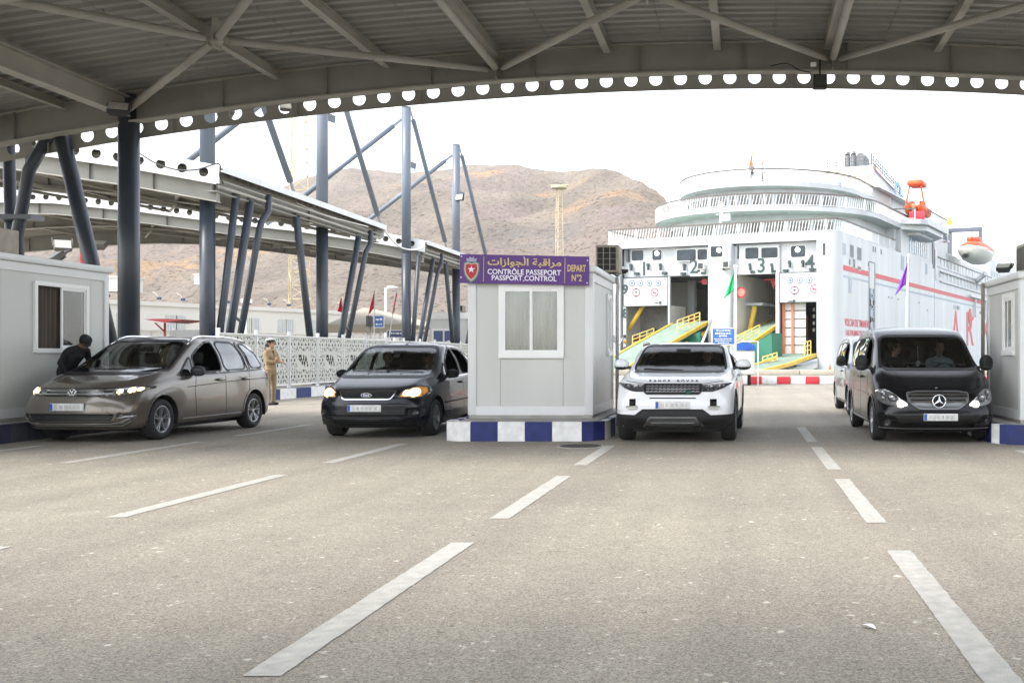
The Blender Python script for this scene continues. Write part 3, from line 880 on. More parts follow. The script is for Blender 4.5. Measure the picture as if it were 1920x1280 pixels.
def ac_unit(label, x0, x1, y0, y1, z0, z1, m=M_ac):
    t = thing('air_conditioner', label, 'air conditioner', ((x0 + x1) / 2, (y0 + y1) / 2, z0))
    mb = MB(); mb.bbox((x0, y0, z0 + .04), (x1, y1, z1), .02); mb.build('case', m, t)
    n = 4
    for i in range(n):
        for j in range(3):
            a = x0 + (x1 - x0) * (.08 + .84 * j / 3); b_ = a + (x1 - x0) * .24
            c = z0 + .08 + (z1 - z0 - .12) * i / n; d = c + (z1 - z0) * .18
            mb = MB(); mb.box((a, y0 - .006, c), (b_, y0 + .004, d)); mb.build('grille', M_black, t)
    for k in range(7):
        yy = y0 + (y1 - y0) * (.1 + .12 * k)
        mb = MB(); mb.box((x0 - .006, yy, z0 + .1), (x0 + .002, yy + .03, z1 - .06)); mb.build('louvre', M_dark, t)
    mb = MB(); mb.box((x0 + .05, y0 + .05, z0), (x0 + .12, y1 - .05, z0 + .04)); mb.box((x1 - .12, y0 + .05, z0), (x1 - .05, y1 - .05, z0 + .04)); mb.build('foot', M_dark, t)
    return t

# middle booth
X0, X1, Y0, Y1 = -4.63, -2.54, 17.6, 20.35
def F(px): return (px - 1396) * Y0 / 1970
def FZ(py): return EYE - (py - 668) * Y0 / 1970
mid = cabin('white passport booth with a curtained sliding window standing under the purple sign', X0, X1, Y0, Y1, .305, 2.80,
            (F(935), F(1057), FZ(671), FZ(533)), right_win=(19.45, 20.0, 1.36, 2.50), fseams=(F(937.5), F(1055.5)), sseams=(18.9, ))
isl = island('blue and white painted kerb island under the middle passport booth',
             [(-4.66, 17.0), (-4.62, 16.86), (-4.50, 16.76), (-2.60, 16.76), (-2.42, 16.86), (-2.37, 17.1), (-2.37, 20.9), (-4.66, 20.9)], .305, (-3.5, 18.8, 0),
             seq=[.14, .33, .43, .43, .43, .43, .30, .42, .6, .6, .6, .6, .6, .6, .6, .6, .6, .6, .6, .6, .6, .6, .6], start=1)
# purple sign board
sg = thing('passport_control_sign', 'purple passport control sign board across the top of the middle booth', 'sign', ((F(865) + F(1106)) / 2, Y0 - .06, FZ(505)))
ys = Y0 - .10
a0, a1, b0, b1 = F(865), F(1106), FZ(532), FZ(481)
M_purple = mat('purple_sign_sheet', (0.085, 0.022, 0.185), .45, var=.12, scale=2.5)
M_gold = mat('gold_lettering', (.62, .47, .16), .5, var=.08)
M_ltr = mat('white_lettering', (.78, .76, .80), .5, var=.05)
Msg = Matrix.Translation(((a0 + a1) / 2, ys, (b0 + b1) / 2)) @ Matrix.Rotation(R(1.1), 4, 'Y')
W2, H2 = (a1 - a0) / 2, (b1 - b0) / 2 + .012
mb = MB(); mb.box((-W2, 0, -H2), (W2, .035, H2), M=Msg); mb.build('board', M_purple, sg)
def sgx(px): return F(px) - (a0 + a1) / 2
def sgz(py): return FZ(py) - (b0 + b1) / 2
def sgtext(body, px0, px1, py, size, m, bold=.0, name='lettering'):
    mb = MB(); text_on(mb, body, (0, -.001, 0), (1, 0, 0), (0, 0, 1), size, .003, bold, width=F(px1) - F(px0))
    cx = sgx((px0 + px1) / 2); zs = [v.z for v in mb.v]; xs = [v.x for v in mb.v]
    zo = sgz(py) - (max(zs) + min(zs)) / 2; xo = cx - (max(xs) + min(xs)) / 2
    mb.v = [Msg @ (v + Vector((xo, 0, zo))) for v in mb.v]; mb.build(name, m, sg)
sgtext(''.join(reversed('\uFEE3\uFEAE\uFE8D\uFED7\uFE92\uFE94 \uFE8D\uFEDF\uFEA0\uFEEE\uFE8D\uFEAF\uFE8D\uFE95')), 917, 1054, 494, .158, M_gold, .003)
sgtext('CONTRÔLE PASSEPORT', 917, 1054, 509.8, .122, M_ltr, .002)
sgtext('PASSPORT CONTROL', 925, 1046, 522.3, .118, M_ltr, .002)
sgtext('DEPART', 1066, 1100, 502, .155, M_gold, .003)
sgtext('N°2', 1074, 1093, 519.5, .155, M_gold, .003)
mb = MB()
for px in (909.5, 1061):
    mb.box((sgx(px) - .004, -.004, -H2 + .03), (sgx(px) + .004, -.0005, H2 - .03), M=Msg)
mb.build('divider', M_gold, sg)
# crest: shield with star, wreath and crown
def crest():
    cx, cz = sgx(887), sgz(508)
    def sh(s, dz=0): return [(cx + x * s, 0, cz + dz + z * s) for x, z in ((-.115, .10), (-.07, .12), (0, .10), (.07, .12), (.115, .10), (.12, 0), (.10, -.09), (.05, -.16), (0, -.20), (-.05, -.16), (-.10, -.09), (-.12, 0))]
    for s, d, m in ((1.12, .004, mat('crest_green', (.10, .20, .13), .5)), (.98, .007, mat('crest_silver', (.45, .43, .36), .5)), (.80, .010, mat('crest_red', (.45, .02, .03), .5))):
        mb = MB(); mb.ext([(x, -.0005, z) for x, y, z in sh(s)], (0, -d, 0), M=Msg); mb.build('shield', m, sg)
    st = []
    for k in range(10):
        r = .062 if k % 2 == 0 else .025
        st.append((cx + r * math.sin(PI * k / 5), -.011, cz + .0 + r * math.cos(PI * k / 5)))
    mb = MB(); mb.ext(st, (0, -.003, 0), M=Msg); mb.build('star', M_ltr, sg)
    cr = [(cx + x, -.0005, cz + .13 + z) for x, z in ((-.075, 0), (.075, 0), (.09, .06), (.05, .045), (.03, .085), (0, .06), (-.03, .085), (-.05, .045), (-.09, .06))]
    mb = MB(); mb.ext(cr, (0, -.008, 0), M=Msg); mb.build('crown', mat('crest_blue_grey', (.34, .34, .45), .5), sg)
crest()
mb = MB()
for (px, py) in ((868, 484), (868, 523), (985, 484), (985, 527), (1103, 487), (1103, 529)):
    c = Msg @ Vector((sgx(px), -.003, sgz(py))); mb.tube(c, c + Vector((0, -.006, 0)), .012, 8)
mb.build('rivet', M_alu, sg)
# downpipe and light on the booth's right rear corner
mb = MB(); mb.path([(-2.46, 20.2, 2.86), (-2.44, 20.28, 2.7), (-2.46, 20.3, 2.5), (-2.46, 20.3, .32)], .035, 8)
mb.build('drain_pipe', mat('pale_pvc', (.5, .5, .48), .5), mid)
ac_unit('rusty beige air conditioner behind the purple sign on the booth roof', -2.78, -2.35, 19.6, 20.2, 2.87, 3.42)
flood((-2.36, 20.2, 3.02), R(50), R(-60), 'small floodlight on the rear corner of the middle booth roof', .55, M_dark)
cn = thing('wall_lamp', 'small white lamp clamped on the downpipe corner of the middle booth', 'lamp', (-2.40, 20.1, .5))
mb = MB(); mb.bbox((-2.53, 20.02, 1.6), (-2.47, 20.12, 1.75), .01); mb.build('case', M_whitebright, cn)

# left cabin
lw = cabin('long grey cabin on the left with its sliding window half open', -14.2, -11.8, 13.6, 19.5, .30, 2.93,
           None, right_win=(17.52 - .06, 18.9, 1.40, 2.60), sseams=(15.2, 16.7, 19.0), lw_open=True)
island('dark shaded kerb island under the left cabin', [(-14.6, 12.9), (-11.75, 12.9), (-11.6, 13.1), (-11.55, 13.4), (-11.55, 20.0), (-14.6, 20.0)], .29, (-13, 16, 0), cols=(mat('painted_shade_dark_kerb', (.02, .024, .05), .8, var=.3, scale=4), mat('painted_shade_kerb', (.035, .038, .05), .8, var=.3, scale=4)))  # the shadow over this kerb is put into both its colours
ac_unit('weathered air conditioner on the roof of the left cabin', -13.05, -12.25, 17.1, 17.75, 2.99, 3.46)
# right cabin
rb = cabin('grey cabin cut by the right picture edge beside the black van', 4.28, 6.6, 16.3, 18.55, .30, 2.60, None, left_win=(16.72, 17.42, 1.36, 2.36), sseams=(17.55, ))
island('kerb island with a blue painted corner under the right cabin', [(3.98, 16.35), (4.03, 16.2), (4.2, 16.05), (6.9, 16.05), (6.9, 19.4), (3.98, 19.4)], .30, (5.4, 17.5, 0),
       seq=[.17, .75, .5, .5, .5, .5, .5, .5], start=0)
mb = MB(); mb.path([(4.19, 18.5, 2.62), (4.21, 18.55, 2.4), (4.22, 18.6, 2.2), (4.22, 18.6, .32)], .035, 8); mb.build('drain_pipe', M_ac, rb)
ac_unit('brown slatted air conditioner on the right cabin roof', 4.62, 5.3, 17.3, 17.9, 2.68, 3.22)
flood((4.42, 17.9, 2.86), R(-30), R(-60), 'dark floodlight on the roof edge of the right cabin', .6, M_dark)
cb = U(1378, 640, 40)
# ================================================================== FERRY
TH = math.atan(840 / 1970)
SN, CS = math.sin(TH), math.cos(TH)
Z0S = 92.0
C0 = Vector(((1572 - 1396) * Z0S / 1970, Z0S, 0))
MS = Matrix.Translation(C0) @ Matrix.Rotation(-TH, 4, 'Z')          # ship frame: x to the right along the stern, y forward, z up
def SP(px, py, y=0.0):
    """stern-parallel plane at ship depth y -> (x, z)"""
    d = Vector(((px - 1396) / 1970, 1, -(py - 668) / 1970)); o = Vector((0, 0, EYE))
    n = MS.to_3x3() @ Vector((0, 1, 0)); p = MS @ Vector((0, y, 0))
    q = MS.inverted() @ (o + d * ((p - o).dot(n) / d.dot(n)))
    return q.x, q.z
def SD(px, py, x=0.0):
    """side-parallel plane at ship x -> (y, z)"""
    d = Vector(((px - 1396) / 1970, 1, -(py - 668) / 1970)); o = Vector((0, 0, EYE))
    n = MS.to_3x3() @ Vector((1, 0, 0)); p = MS @ Vector((x, 0, 0))
    q = MS.inverted() @ (o + d * ((p - o).dot(n) / d.dot(n)))
    return q.y, q.z
M_ship = mat('white_ship_paint', (0.44, 0.46, 0.47), 0.4, var=0.11, scale=.5, streak=(1.5, 1.5, .14))
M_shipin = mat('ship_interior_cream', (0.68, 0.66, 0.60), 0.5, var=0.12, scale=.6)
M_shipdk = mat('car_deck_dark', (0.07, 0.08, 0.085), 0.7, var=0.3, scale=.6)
M_soffit = mat('pale_green_soffit', (0.44, 0.52, 0.485), 0.5, var=0.06, scale=.5)
M_rampg = mat('ramp_green_paint', (0.20, 0.275, 0.215), 0.7, var=0.18, scale=1.2)
M_green = mat('dark_green_steel', (0.02, 0.16, 0.10), 0.5, var=0.15, scale=.7)
M_yel = mat('yellow_safety_paint', (0.60, 0.40, 0.035), 0.5, var=0.12, scale=2)
M_orange = mat('orange_paint', (0.70, 0.10, 0.02), 0.5, var=0.12, scale=2)
M_num = mat('dark_green_grey_numeral', (0.03, 0.055, 0.055), 0.5)
M_hred = mat('hull_red_stripe', (0.50, 0.045, 0.06), 0.5, var=0.1)
M_hgrey = mat('hull_grey_stripe', (0.30, 0.35, 0.42), 0.5, var=0.1)
M_hletter = mat('red_hull_lettering', (0.55, 0.03, 0.05), 0.5, var=0.1)
M_wing = glass_mat('ship_window_glass', (0.05, 0.06, 0.07), .25)
M_portd = mat('dark_opening', (0.03, 0.035, 0.04), .4, var=.3)
ship = thing('ferry', 'large white car ferry moored stern-on with four numbered stern doors and lowered ramps', 'ship', C0, -TH)
def sb(mb, name, m, **k): return mb.build(name, m, ship, local=True, **k)
WS = 23.8
ztop = 12.35
# hull sides (right side with an outward recess for the rescue gear left plain), rounded stern quarters
L_H = 118
mb = MB()
def hull_section(y, dz=0.0): return None
yq = [0, .25, .7, 1.3, 2.0]
def quarter(sign):
    pts = []
    for k in range(7):
        a = PI / 2 * k / 6
        pts.append((1.35 - 1.35 * math.sin(a), 1.35 - 1.35 * math.cos(a)))
    return pts      # inset from side, y
q = quarter(1)
# right quarter column + side plate
vs = []; col = [(-i, y) for (i, y) in [(1.35 - 1.35 * math.sin(PI / 2 * k / 8), 1.35 - 1.35 * math.cos(PI / 2 * k / 8)) for k in range(9)]]
for (x, y) in col: vs += [(x, y, -2.2), (x, y, ztop)]
mb.add(vs, [(2 * k, 2 * k + 2, 2 * k + 3, 2 * k + 1) for k in range(8)], 0, True)
sb(mb, 'stern_quarter', M_ship)
mb = MB(); vs = []
for (x, y) in col: vs += [(-WS - x, y, -2.2), (-WS - x, y, ztop)]
mb.add(vs, [(2 * k, 2 * k + 1, 2 * k + 3, 2 * k + 2) for k in range(8)], 0, True)
sb(mb, 'stern_quarter', M_ship)
# side plating in welded strakes (right side, the visible one)
ys = [1.35, 11.5, 24, 38, 52, 66, 80, 94, 106, 118]
def side_x(y): return 0 if y < 70 else -((y - 70) / 48) ** 2 * 9
for a, b_ in zip(ys[:-1], ys[1:]):
    for (za, zb) in ((-2.2, 3.2), (3.2, 8.36), (8.36, 12.35)):
        mb = MB(); n = 4
        vs = []
        for k in range(n + 1):
            y = a + (b_ - a) * k / n; vs += [(side_x(y), y, za), (side_x(y), y, zb)]
        mb.add(vs, [(2 * k, 2 * k + 2, 2 * k + 3, 2 * k + 1) for k in range(n)])
        sb(mb, 'hull_plate', M_ship)
mb = MB(); mb.add([(-WS, 1.35, -2.2), (-WS, 80, -2.2), (-WS, 80, ztop), (-WS, 1.35, ztop)], [(0, 1, 2, 3)]); mb.add([(-WS, 80, -2.2), (-9, 118, -2.2), (-9, 118, ztop), (-WS, 80, ztop)], [(0, 1, 2, 3)]); sb(mb, 'hull_plate', M_ship)
mb = MB(); mb.add([(0, 1.35, ztop), (side_x(94), 94, ztop), (-9, 118, ztop), (-WS, 80, ztop), (-WS, 1.35, ztop), (-WS + 1.35, 0, ztop), (-1.35, 0, ztop)], [tuple(range(7))]); sb(mb, 'weather_deck', M_soffit)
# stripes and seam lines on the side
def strip(y0, y1, z0, z1, name, m, dx=.02):
    mb = MB(); n = max(1, int((y1 - y0) / 8)); vs = []
    for k in range(n + 1):
        y = y0 + (y1 - y0) * k / n; vs += [(side_x(y) + dx, y, z0), (side_x(y) + dx, y, z1), (side_x(y) - .01, y, z0), (side_x(y) - .01, y, z1)]
    fs = []
    for k in range(n):
        a = 4 * k; fs += [(a, a + 4, a + 5, a + 1), (a, a + 2, a + 6, a + 4), (a + 1, a + 5, a + 7, a + 3)]
    mb.add(vs, fs); sb(mb, name, m)
zr = SD(1620, 511)[1]
strip(1.4, 9.2, zr - .25, zr + .22, 'red_stripe', M_hred); strip(11.7, 105, zr - .25, zr + .22, 'red_stripe', M_hred)
strip(1.4, 9.2, zr - .85, zr - .68, 'grey_stripe', M_hgrey); strip(11.7, 105, zr - .85, zr - .68, 'grey_stripe', M_hgrey)
strip(20, 105, 8.34, 8.39, 'seam', M_hgrey, .012)
for (px, y0z, y1z) in ((1752, 9.0, -1), ):
    y = SD(1752, 600)[0]; mb = MB(); mb.box((.0, y, -2), (.02, y + .12, 10.5)); sb(mb, 'seam', M_hgrey)
y = SD(1705, 600)[0]; mb = MB(); mb.box((.0, y, -2), (.015, y + .06, 9)); sb(mb, 'seam', M_hgrey)
# pilot/boarding recess: dark ladder column at px 1632..1650
ya, za = SD(1636, 555); yb, zb = SD(1642, 607)
mb = MB(); mb.box((.0, 9.4, 1.2), (.03, 9.5, zr + 1.2)); mb.box((.0, 11.4, 1.2), (.03, 11.46, zr + 1.2)); mb.box((.0, 9.4, zr + 1.15), (.04, 11.46, zr + 1.22)); sb(mb, 'door_frame', M_portd)
for k in range(9):
    mb = MB(); z = 3.0 + k * .55
    mb.bar((.06, 9.7, z), (.06, 10.9, z + (.35 if k % 2 else -.2)), .12, .12); mb.bar((.06, 9.75, z), (.06, 9.8, z + .5), .1, .1); mb.bar((.06, 10.85, z), (.06, 10.9, z + .5), .1, .1); sb(mb, 'ladder_rung', M_hgrey if k % 3 else M_portd)
# rub rail step near the quay
mb = MB(); mb.box((0, 1.5, 2.65), (.5, 8.9, 2.80)); sb(mb, 'rubbing_strake', M_ship)
# side openings: windows, vents
def swin(px, py, w_, h_, m=M_wing, name='window', x=0.0, fr=.06):
    y, z = SD(px, py, x); mb = MB()
    mb.box((x - .02, y - w_ / 2 - fr, z - h_ / 2 - fr), (x + .03, y + w_ / 2 + fr, z + h_ / 2 + fr)); f = sb(mb, name + '_frame', M_ship)
    mb = MB(); mb.box((x + .02, y - w_ / 2, z - h_ / 2), (x + .045, y + w_ / 2, z + h_ / 2)); sb(mb, name, m)
swin(1583, 467, .8, 1.0, M_hgrey); swin(1597, 471, 1.0, 1.1, M_portd); swin(1611, 476, 1.2, 1.15, M_portd)
for (px, py, w_, h_) in ((1593, 491, .3, .45), (1601, 494, .5, .8), (1611, 503, .8, .3), (1628, 496, .25, .4), (1594, 535, .8, 1.3)): swin(px, py, w_, h_, M_portd if px != 1594 else M_hgrey, 'vent')
for (px, py) in ((1637, 467), (1641, 468), (1652, 472)): swin(px, py, .3, .5, M_portd, 'vent')
swin(1692, 493, 1.2, 1.5, M_hgrey, 'vent'); swin(1702, 495, 1.0, 1.4, M_portd, 'vent'); swin(1737, 505, .7, 1.2, M_hgrey, 'vent'); swin(1762, 513, .9, 1.0, M_hgrey, 'vent')
swin(1832, 535, 1.5, .9, M_hgrey, 'vent')
swin(1791, 576, 1.8, .5, M_hgrey, 'vent'); swin(1796, 577, 1.4, .5, M_portd, 'vent'); swin(1838, 586, 1.2, .4, M_portd, 'vent')
for px, py in ((1666, 557), (1672, 558), (1684, 561), (1723, 567), (1739, 582)): swin(px, py, .2, .12, M_portd, 'vent')

# ---- stern wall: pieces in the plane y = 0
def sbox(px0, py0, px1, py1, y0, y1, name, m, ref=0.0):
    x0, z1 = SP(px0, py0, ref); x1, z0 = SP(px1, py1, ref)
    mb = MB(); mb.box((x0, y0, z0), (x1, y1, z1)); return sb(mb, name, m)
def X(px, y=0.0): return SP(px, 600, y)[0]
xl, xr = -WS + 1.35, -1.35
x1167, x1285, x1330, x1381, x1455, x1530 = X(1163), X(1252), X(1330), X(1374), X(1456), X(1531)
ztopband = 11.62; zn = 8.86; zbt = 9.0; zlow = 6.15
mb = MB(); mb.box((xl, 0, ztopband), (xr, .4, ztop)); sb(mb, 'top_band', M_ship)
mb = MB(); mb.box((xl, 0, -2.2), (x1167, .4, ztopband)); sb(mb, 'stern_post', M_ship)
mb = MB(); mb.box((x1530, 0, -2.2), (xr, .4, ztopband)); sb(mb, 'stern_post', M_ship)
mb = MB(); mb.bbox((x1330, -.5, -2.2), (x1381, .8, ztopband), .25); sb(mb, 'centre_pillar', M_ship)
# recessed wall with the numerals and windows
YR = 0.7
mb = MB(); mb.box((x1167, YR, zn), (x1330, YR + .15, ztopband)); sb(mb, 'upper_wall', M_ship)
mb = MB(); mb.box((x1381, YR, zn), (x1530, YR + .15, ztopband)); sb(mb, 'upper_wall', M_ship)
mb = MB(); mb.box((X(1290), YR - .25, zn - .05), (x1330, YR, 11.45)); sb(mb, 'upper_wall_step', M_ship)
mb = MB(); mb.box((x1381, YR - .25, zn - .05), (X(1458), YR, 11.45)); sb(mb, 'upper_wall_step', M_ship)
def rrect(x0, x1, z0, z1, y, r=.16, n=4):
    P = []
    for (cx, cz, a0) in ((x1 - r, z1 - r, 0), (x0 + r, z1 - r, 90), (x0 + r, z0 + r, 180), (x1 - r, z0 + r, 270)):
        for k in range(n + 1):
            a = R(a0 + 90 * k / n); P.append((cx + r * math.cos(a), y, cz + r * math.sin(a)))
    return P
M_lampw = mat('floodlight_lit', (.9, .9, .9), .4, emit=(1, .98, .9), estr=5)
def stwin(px0, py0, px1, py1, y, lit=None):
    x0, z1 = SP(px0, py0); x1, z0 = SP(px1, py1)
    mb = MB(); mb.ext(rrect(x0 - .07, x1 + .07, z0 - .07, z1 + .07, y - .03), (0, .05, 0)); f = sb(mb, 'window_frame', M_white)
    mb = MB(); mb.ext(rrect(x0, x1, z0, z1, y - .05), (0, .015, 0)); o = sb(mb, 'window', mat('dark_reflecting_glass', (.03, .04, .05), .3, var=.5, scale=.8, spec=.25))
    if lit:
        cx, cz = SP(*lit); mb = MB(); mb.tube((cx, y - .16, cz), (cx, y - .06, cz), .2, 12); sb(mb, 'deck_light', M_lampw)
stwin(1178, 469, 1200, 487, YR); stwin(1217, 468, 1234, 486, YR, (1226, 474))
stwin(1265, 468, 1301, 487, YR - .25); stwin(1304, 467, 1322, 486, YR - .25)
stwin(1337, 463, 1359, 482, -.5, (1353, 470)); stwin(1394, 464, 1419, 484, YR - .25); stwin(1424, 464, 1455, 482, YR - .25)
stwin(1478, 460, 1505, 480, YR, (1491, 467))
for (a, b_, c, d) in ((1170, 466, 1174, 490), (1327, 462, 1330, 486), (1379, 460, 1382, 484), (1543, 456, 1547, 478)):
    x0, z1 = SP(a, b_); x1, z0 = SP(c, d); mb = MB(); mb.box((x0, YR - .3 if a not in (1543,) else -.03, z0), (x1, YR + .02 if a != 1543 else .01, z1)); sb(mb, 'vent', M_portd)
for body, px, py, h_ in (('1', 1201, 504, 25), ('2', 1297, 500, 25), ('3', 1424, 498, 27), ('4', 1514, 492, 24)):
    x, z = SP(px, py); mb = MB()
    yy = YR - .28 if body in '23' else YR - .02
    text_on(mb, body, (x, yy, z), (1, 0, 0), (0, 0, 1), 1.85, .02, .018); sb(mb, 'numeral', M_num)
for (px, py) in ((1179, 501), (1211, 500), (1234, 500), (1279, 501), (1317, 501), (1403, 500), (1444, 500), (1477, 495), (1502, 494), (1538, 494)):
    x, z = SP(px, py); mb = MB(); yy = YR - .3
    mb.box((x - .12, yy - .1, z + .05), (x + .08, yy + .2, z + .35)); mb.box((x - .02, yy - .2, z - .3), (x + .12, yy + .1, z + .02)); sb(mb, 'deck_camera', M_num)
for (px, py) in ((1189, 512), (1241, 511), (1276, 512), (1315, 511), (1408, 509), (1447, 508), (1469, 506), (1518, 504), (1530, 504)):
    x, z = SP(px, py); mb = MB(); mb.box((x - .22, YR - .34, z - .12), (x + .22, YR + .05, z + .1)); sb(mb, 'lamp_box', M_num)
for px, py in ((1163, 503), (1325, 500), (1372, 497)):
    x, z = SP(px, py); mb = MB(); mb.bbox((x - .5, -1.0, z - .35), (x + .15, -.5, z + .35), .06); mb.box((x - .1, -.7, z - .05), (x + .1, .2, z + .08)); sb(mb, 'searchlight', M_white)
    mb = MB(); mb.box((x - .42, -1.02, z - .25), (x + .08, -1.0, z + .25)); mb.box((x - .55, -.9, z - .5), (x - .5, -.4, z + .4)); sb(mb, 'searchlight_glass', M_portd)
# side door panels (doors 1 and 4) with their lower openings
def door_panel(px0, px1, zl, pyc, side):
    x0, x1 = X(px0), X(px1)
    mb = MB(); mb.box((x0, .25, zl), (x1, .45, zn)); sb(mb, 'stern_door', M_ship)
    mb = MB(); mb.box((x0, .22, zl), (x0 + .05, .25, zn)); mb.box((x1 - .05, .22, -.5), (x1, .25, zn)); mb.box((x0, .22, zn - .05), (x1, .25, zn)); mb.box((x0, .20, zl - .05), (x1, .46, zl)); sb(mb, 'door_edge', M_num)
    return x0, x1
d0, d1 = door_panel(1166, 1250, zlow, 0, 0)
mb = MB(); mb.box((d1, .25, -2.0), (d1 + .18, .5, zn)); sb(mb, 'door_post', M_ship)
mb = MB(); mb.box((d0 - .02, .26, -.5), (d0 + .3, .5, zlow)); sb(mb, 'door_post', M_ship)
e0, e1 = door_panel(1459, 1530, 6.2, 0, 0)
mb = MB(); mb.box((e0 - .35, .25, -2.0), (e0, .5, zn)); sb(mb, 'door_post', M_ship)
def roundsign(px, py, r, kind, y=.245):
    x, z = SP(px, py)
    def disc(rr, yy, m, name):
        mb = MB(); mb.tube((x, yy, z), (x, yy + .012, z), rr, 24); sb(mb, name, m)
    if kind == 'blue':
        disc(r, y - .012, mat('sign_pale_blue', (.10,.14,.50), .5), 'safety_sign'); disc(r * .72, y - .02, M_ship, 'sign_field')
        mb = MB(); rr = random.Random(int(px))
        mb.ext([(x + r * .5 * math.cos(a) * rr.uniform(.6, 1), y - .03, z + r * .5 * math.sin(a) * rr.uniform(.6, 1)) for a in [k * PI / 4 for k in range(8)]], (0, .008, 0)); sb(mb, 'pictogram', mat('sign_pale_blue', (.10,.14,.50)))
    else:
        disc(r, y - .012, mat('sign_rose', (.6,.05,.10), .5), 'safety_sign'); disc(r * .78, y - .02, M_ship, 'sign_field')
        mb = MB()
        if kind == 'no': mb.bar((x - r * .55, y - .03, z + r * .45), (x + r * .55, y - .03, z - r * .45), .01, .08); mb.box((x - r * .5, y - .032, z - .1), (x + r * .4, y - .022, z + .02)); sb(mb, 'pictogram', mat('sign_rose', (.6,.05,.10)))
        else:
            mb.box((x - .1, y - .03, z - .06), (x + .1, y - .022, z + .1)); mb.ext([(x - .18, y - .03, z + r * .95), (x + .18, y - .03, z + r * .95), (x, y - .03, z + r * .55)], (0, .008, 0)); mb.ext([(x - .18, y - .03, z - r * .95), (x + .18, y - .03, z - r * .95), (x, y - .03, z - r * .55)], (0, .008, 0)); sb(mb, 'pictogram', M_num)
for px in (1183, 1198.5, 1215, 1232): roundsign(px, 530.5, .30, 'blue')
roundsign(1190.5, 548, .42, 'limit'); roundsign(1225, 548, .42, 'no')
for px in (1480, 1498, 1516): roundsign(px, 525 , .29, 'blue')
roundsign(1488, 544, .40, 'limit'); roundsign(1526 - 1, 541, .38, 'no')
x, z = SP(1478, 564); mb = MB(); mb.box((x - .1, .2, z - .05), (x + .3, .24, z + .02)); mb.box((x + .35, .18, z - .14), (x + .55, .24, z + .12)); sb(mb, 'draught_mark', M_num)
x, z = SP(1234, 567); mb = MB(); mb.box((x - .5, .2, z - .05), (x - .1, .24, z + .02)); mb.box((x, .18, z - .14), (x + .2, .24, z + .12)); sb(mb, 'draught_mark', M_num)
x, z = SP(1170, 543); mb = MB(); text_on(mb, '9', (x, .238, z), (1, 0, 0), (0, 0, 1), 1.2, .01, .05); sb(mb, 'numeral', M_num)
x, z = SP(1170, 588); mb = MB(); text_on(mb, '8', (x, .23, z), (1, 0, 0), (0, 0, 1), 1.2, .01, .05); sb(mb, 'numeral', M_num)
# lashed hose and pads on the door 1 left jamb
for (px, py, r) in ((1171, 655, .28), (1171, 640, .2), (1170, 630, .15)):
    x, z = SP(px, py); mb = MB(); mb.ball((x, .1, z), r, n=10); sb(mb, 'fender_gear', M_dark if r != .2 else M_yel)
# ---- interiors of the car deck
def room(x0, x1, y0, y1, z0, z1, wall, ceil, back, floor=None, bx=()):
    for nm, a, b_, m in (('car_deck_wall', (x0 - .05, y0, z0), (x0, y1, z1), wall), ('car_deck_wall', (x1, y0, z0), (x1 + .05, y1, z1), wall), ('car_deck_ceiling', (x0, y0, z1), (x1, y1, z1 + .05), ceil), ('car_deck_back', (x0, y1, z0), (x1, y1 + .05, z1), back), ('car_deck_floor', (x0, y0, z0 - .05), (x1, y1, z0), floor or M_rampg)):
        mb = MB(); mb.box(a, b_); sb(mb, nm, m)
ox0, ox1 = d1 + .19, x1330
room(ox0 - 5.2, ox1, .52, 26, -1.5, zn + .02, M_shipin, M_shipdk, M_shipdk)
x, z = SP(1301, 590, 8.0); mb = MB(); mb.box((ox0 - 5.1, 8, -1.4), (x, 8.2, zn)); sb(mb, 'car_deck_partition', M_shipin)
mb = MB(); mb.bar((ox0 + 2.2, 2.2, 8.4), (ox1 - .3, 2.2, 8.4), .5, .12); mb.box((ox1 - 1.4, 1.4, 8.1), (ox1 - .9, 1.9, 8.6)); sb(mb, 'door_hinge_beam', mat('red_oxide', (.32, .03, .025), .6))
# pillar with orange base in opening 2
x, z = SP(1295, 590, 6.0); mb = MB(); mb.box((x - .35, 6, 5.5), (x + .35, 6.6, zn)); sb(mb, 'deck_pillar', M_ship)
mb = MB(); mb.box((x - .36, 5.98, 1.5), (x + .36, 6.62, 5.5)); sb(mb, 'pillar_base', M_orange)
for px in (1318, 1327):
    x, z = SP(px, 538, 14); mb = MB(); mb.box((ox1 - .06, 9 + (px - 1318) * .25, z - .6), (ox1 - .005, 10.6 + (px - 1318) * .25, z + .6)); sb(mb, 'window', M_portd)
px0, px1 = x1381, e0 - .36
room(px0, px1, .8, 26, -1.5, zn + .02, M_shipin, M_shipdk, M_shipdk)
mb = MB(); mb.bar((px0 + 2.2, 2.2, 8.4), (px1 - .2, 2.2, 8.4), .5, .12); mb.ext([(px0 + 2.9, 2.0, 8.3), (px0 + 3.5, 2.0, 8.3), (px0 + 3.2, 2.0, 7.5)], (0, .1, 0)); sb(mb, 'door_hinge_beam', mat('red_oxide', (.32, .03, .025), .6))
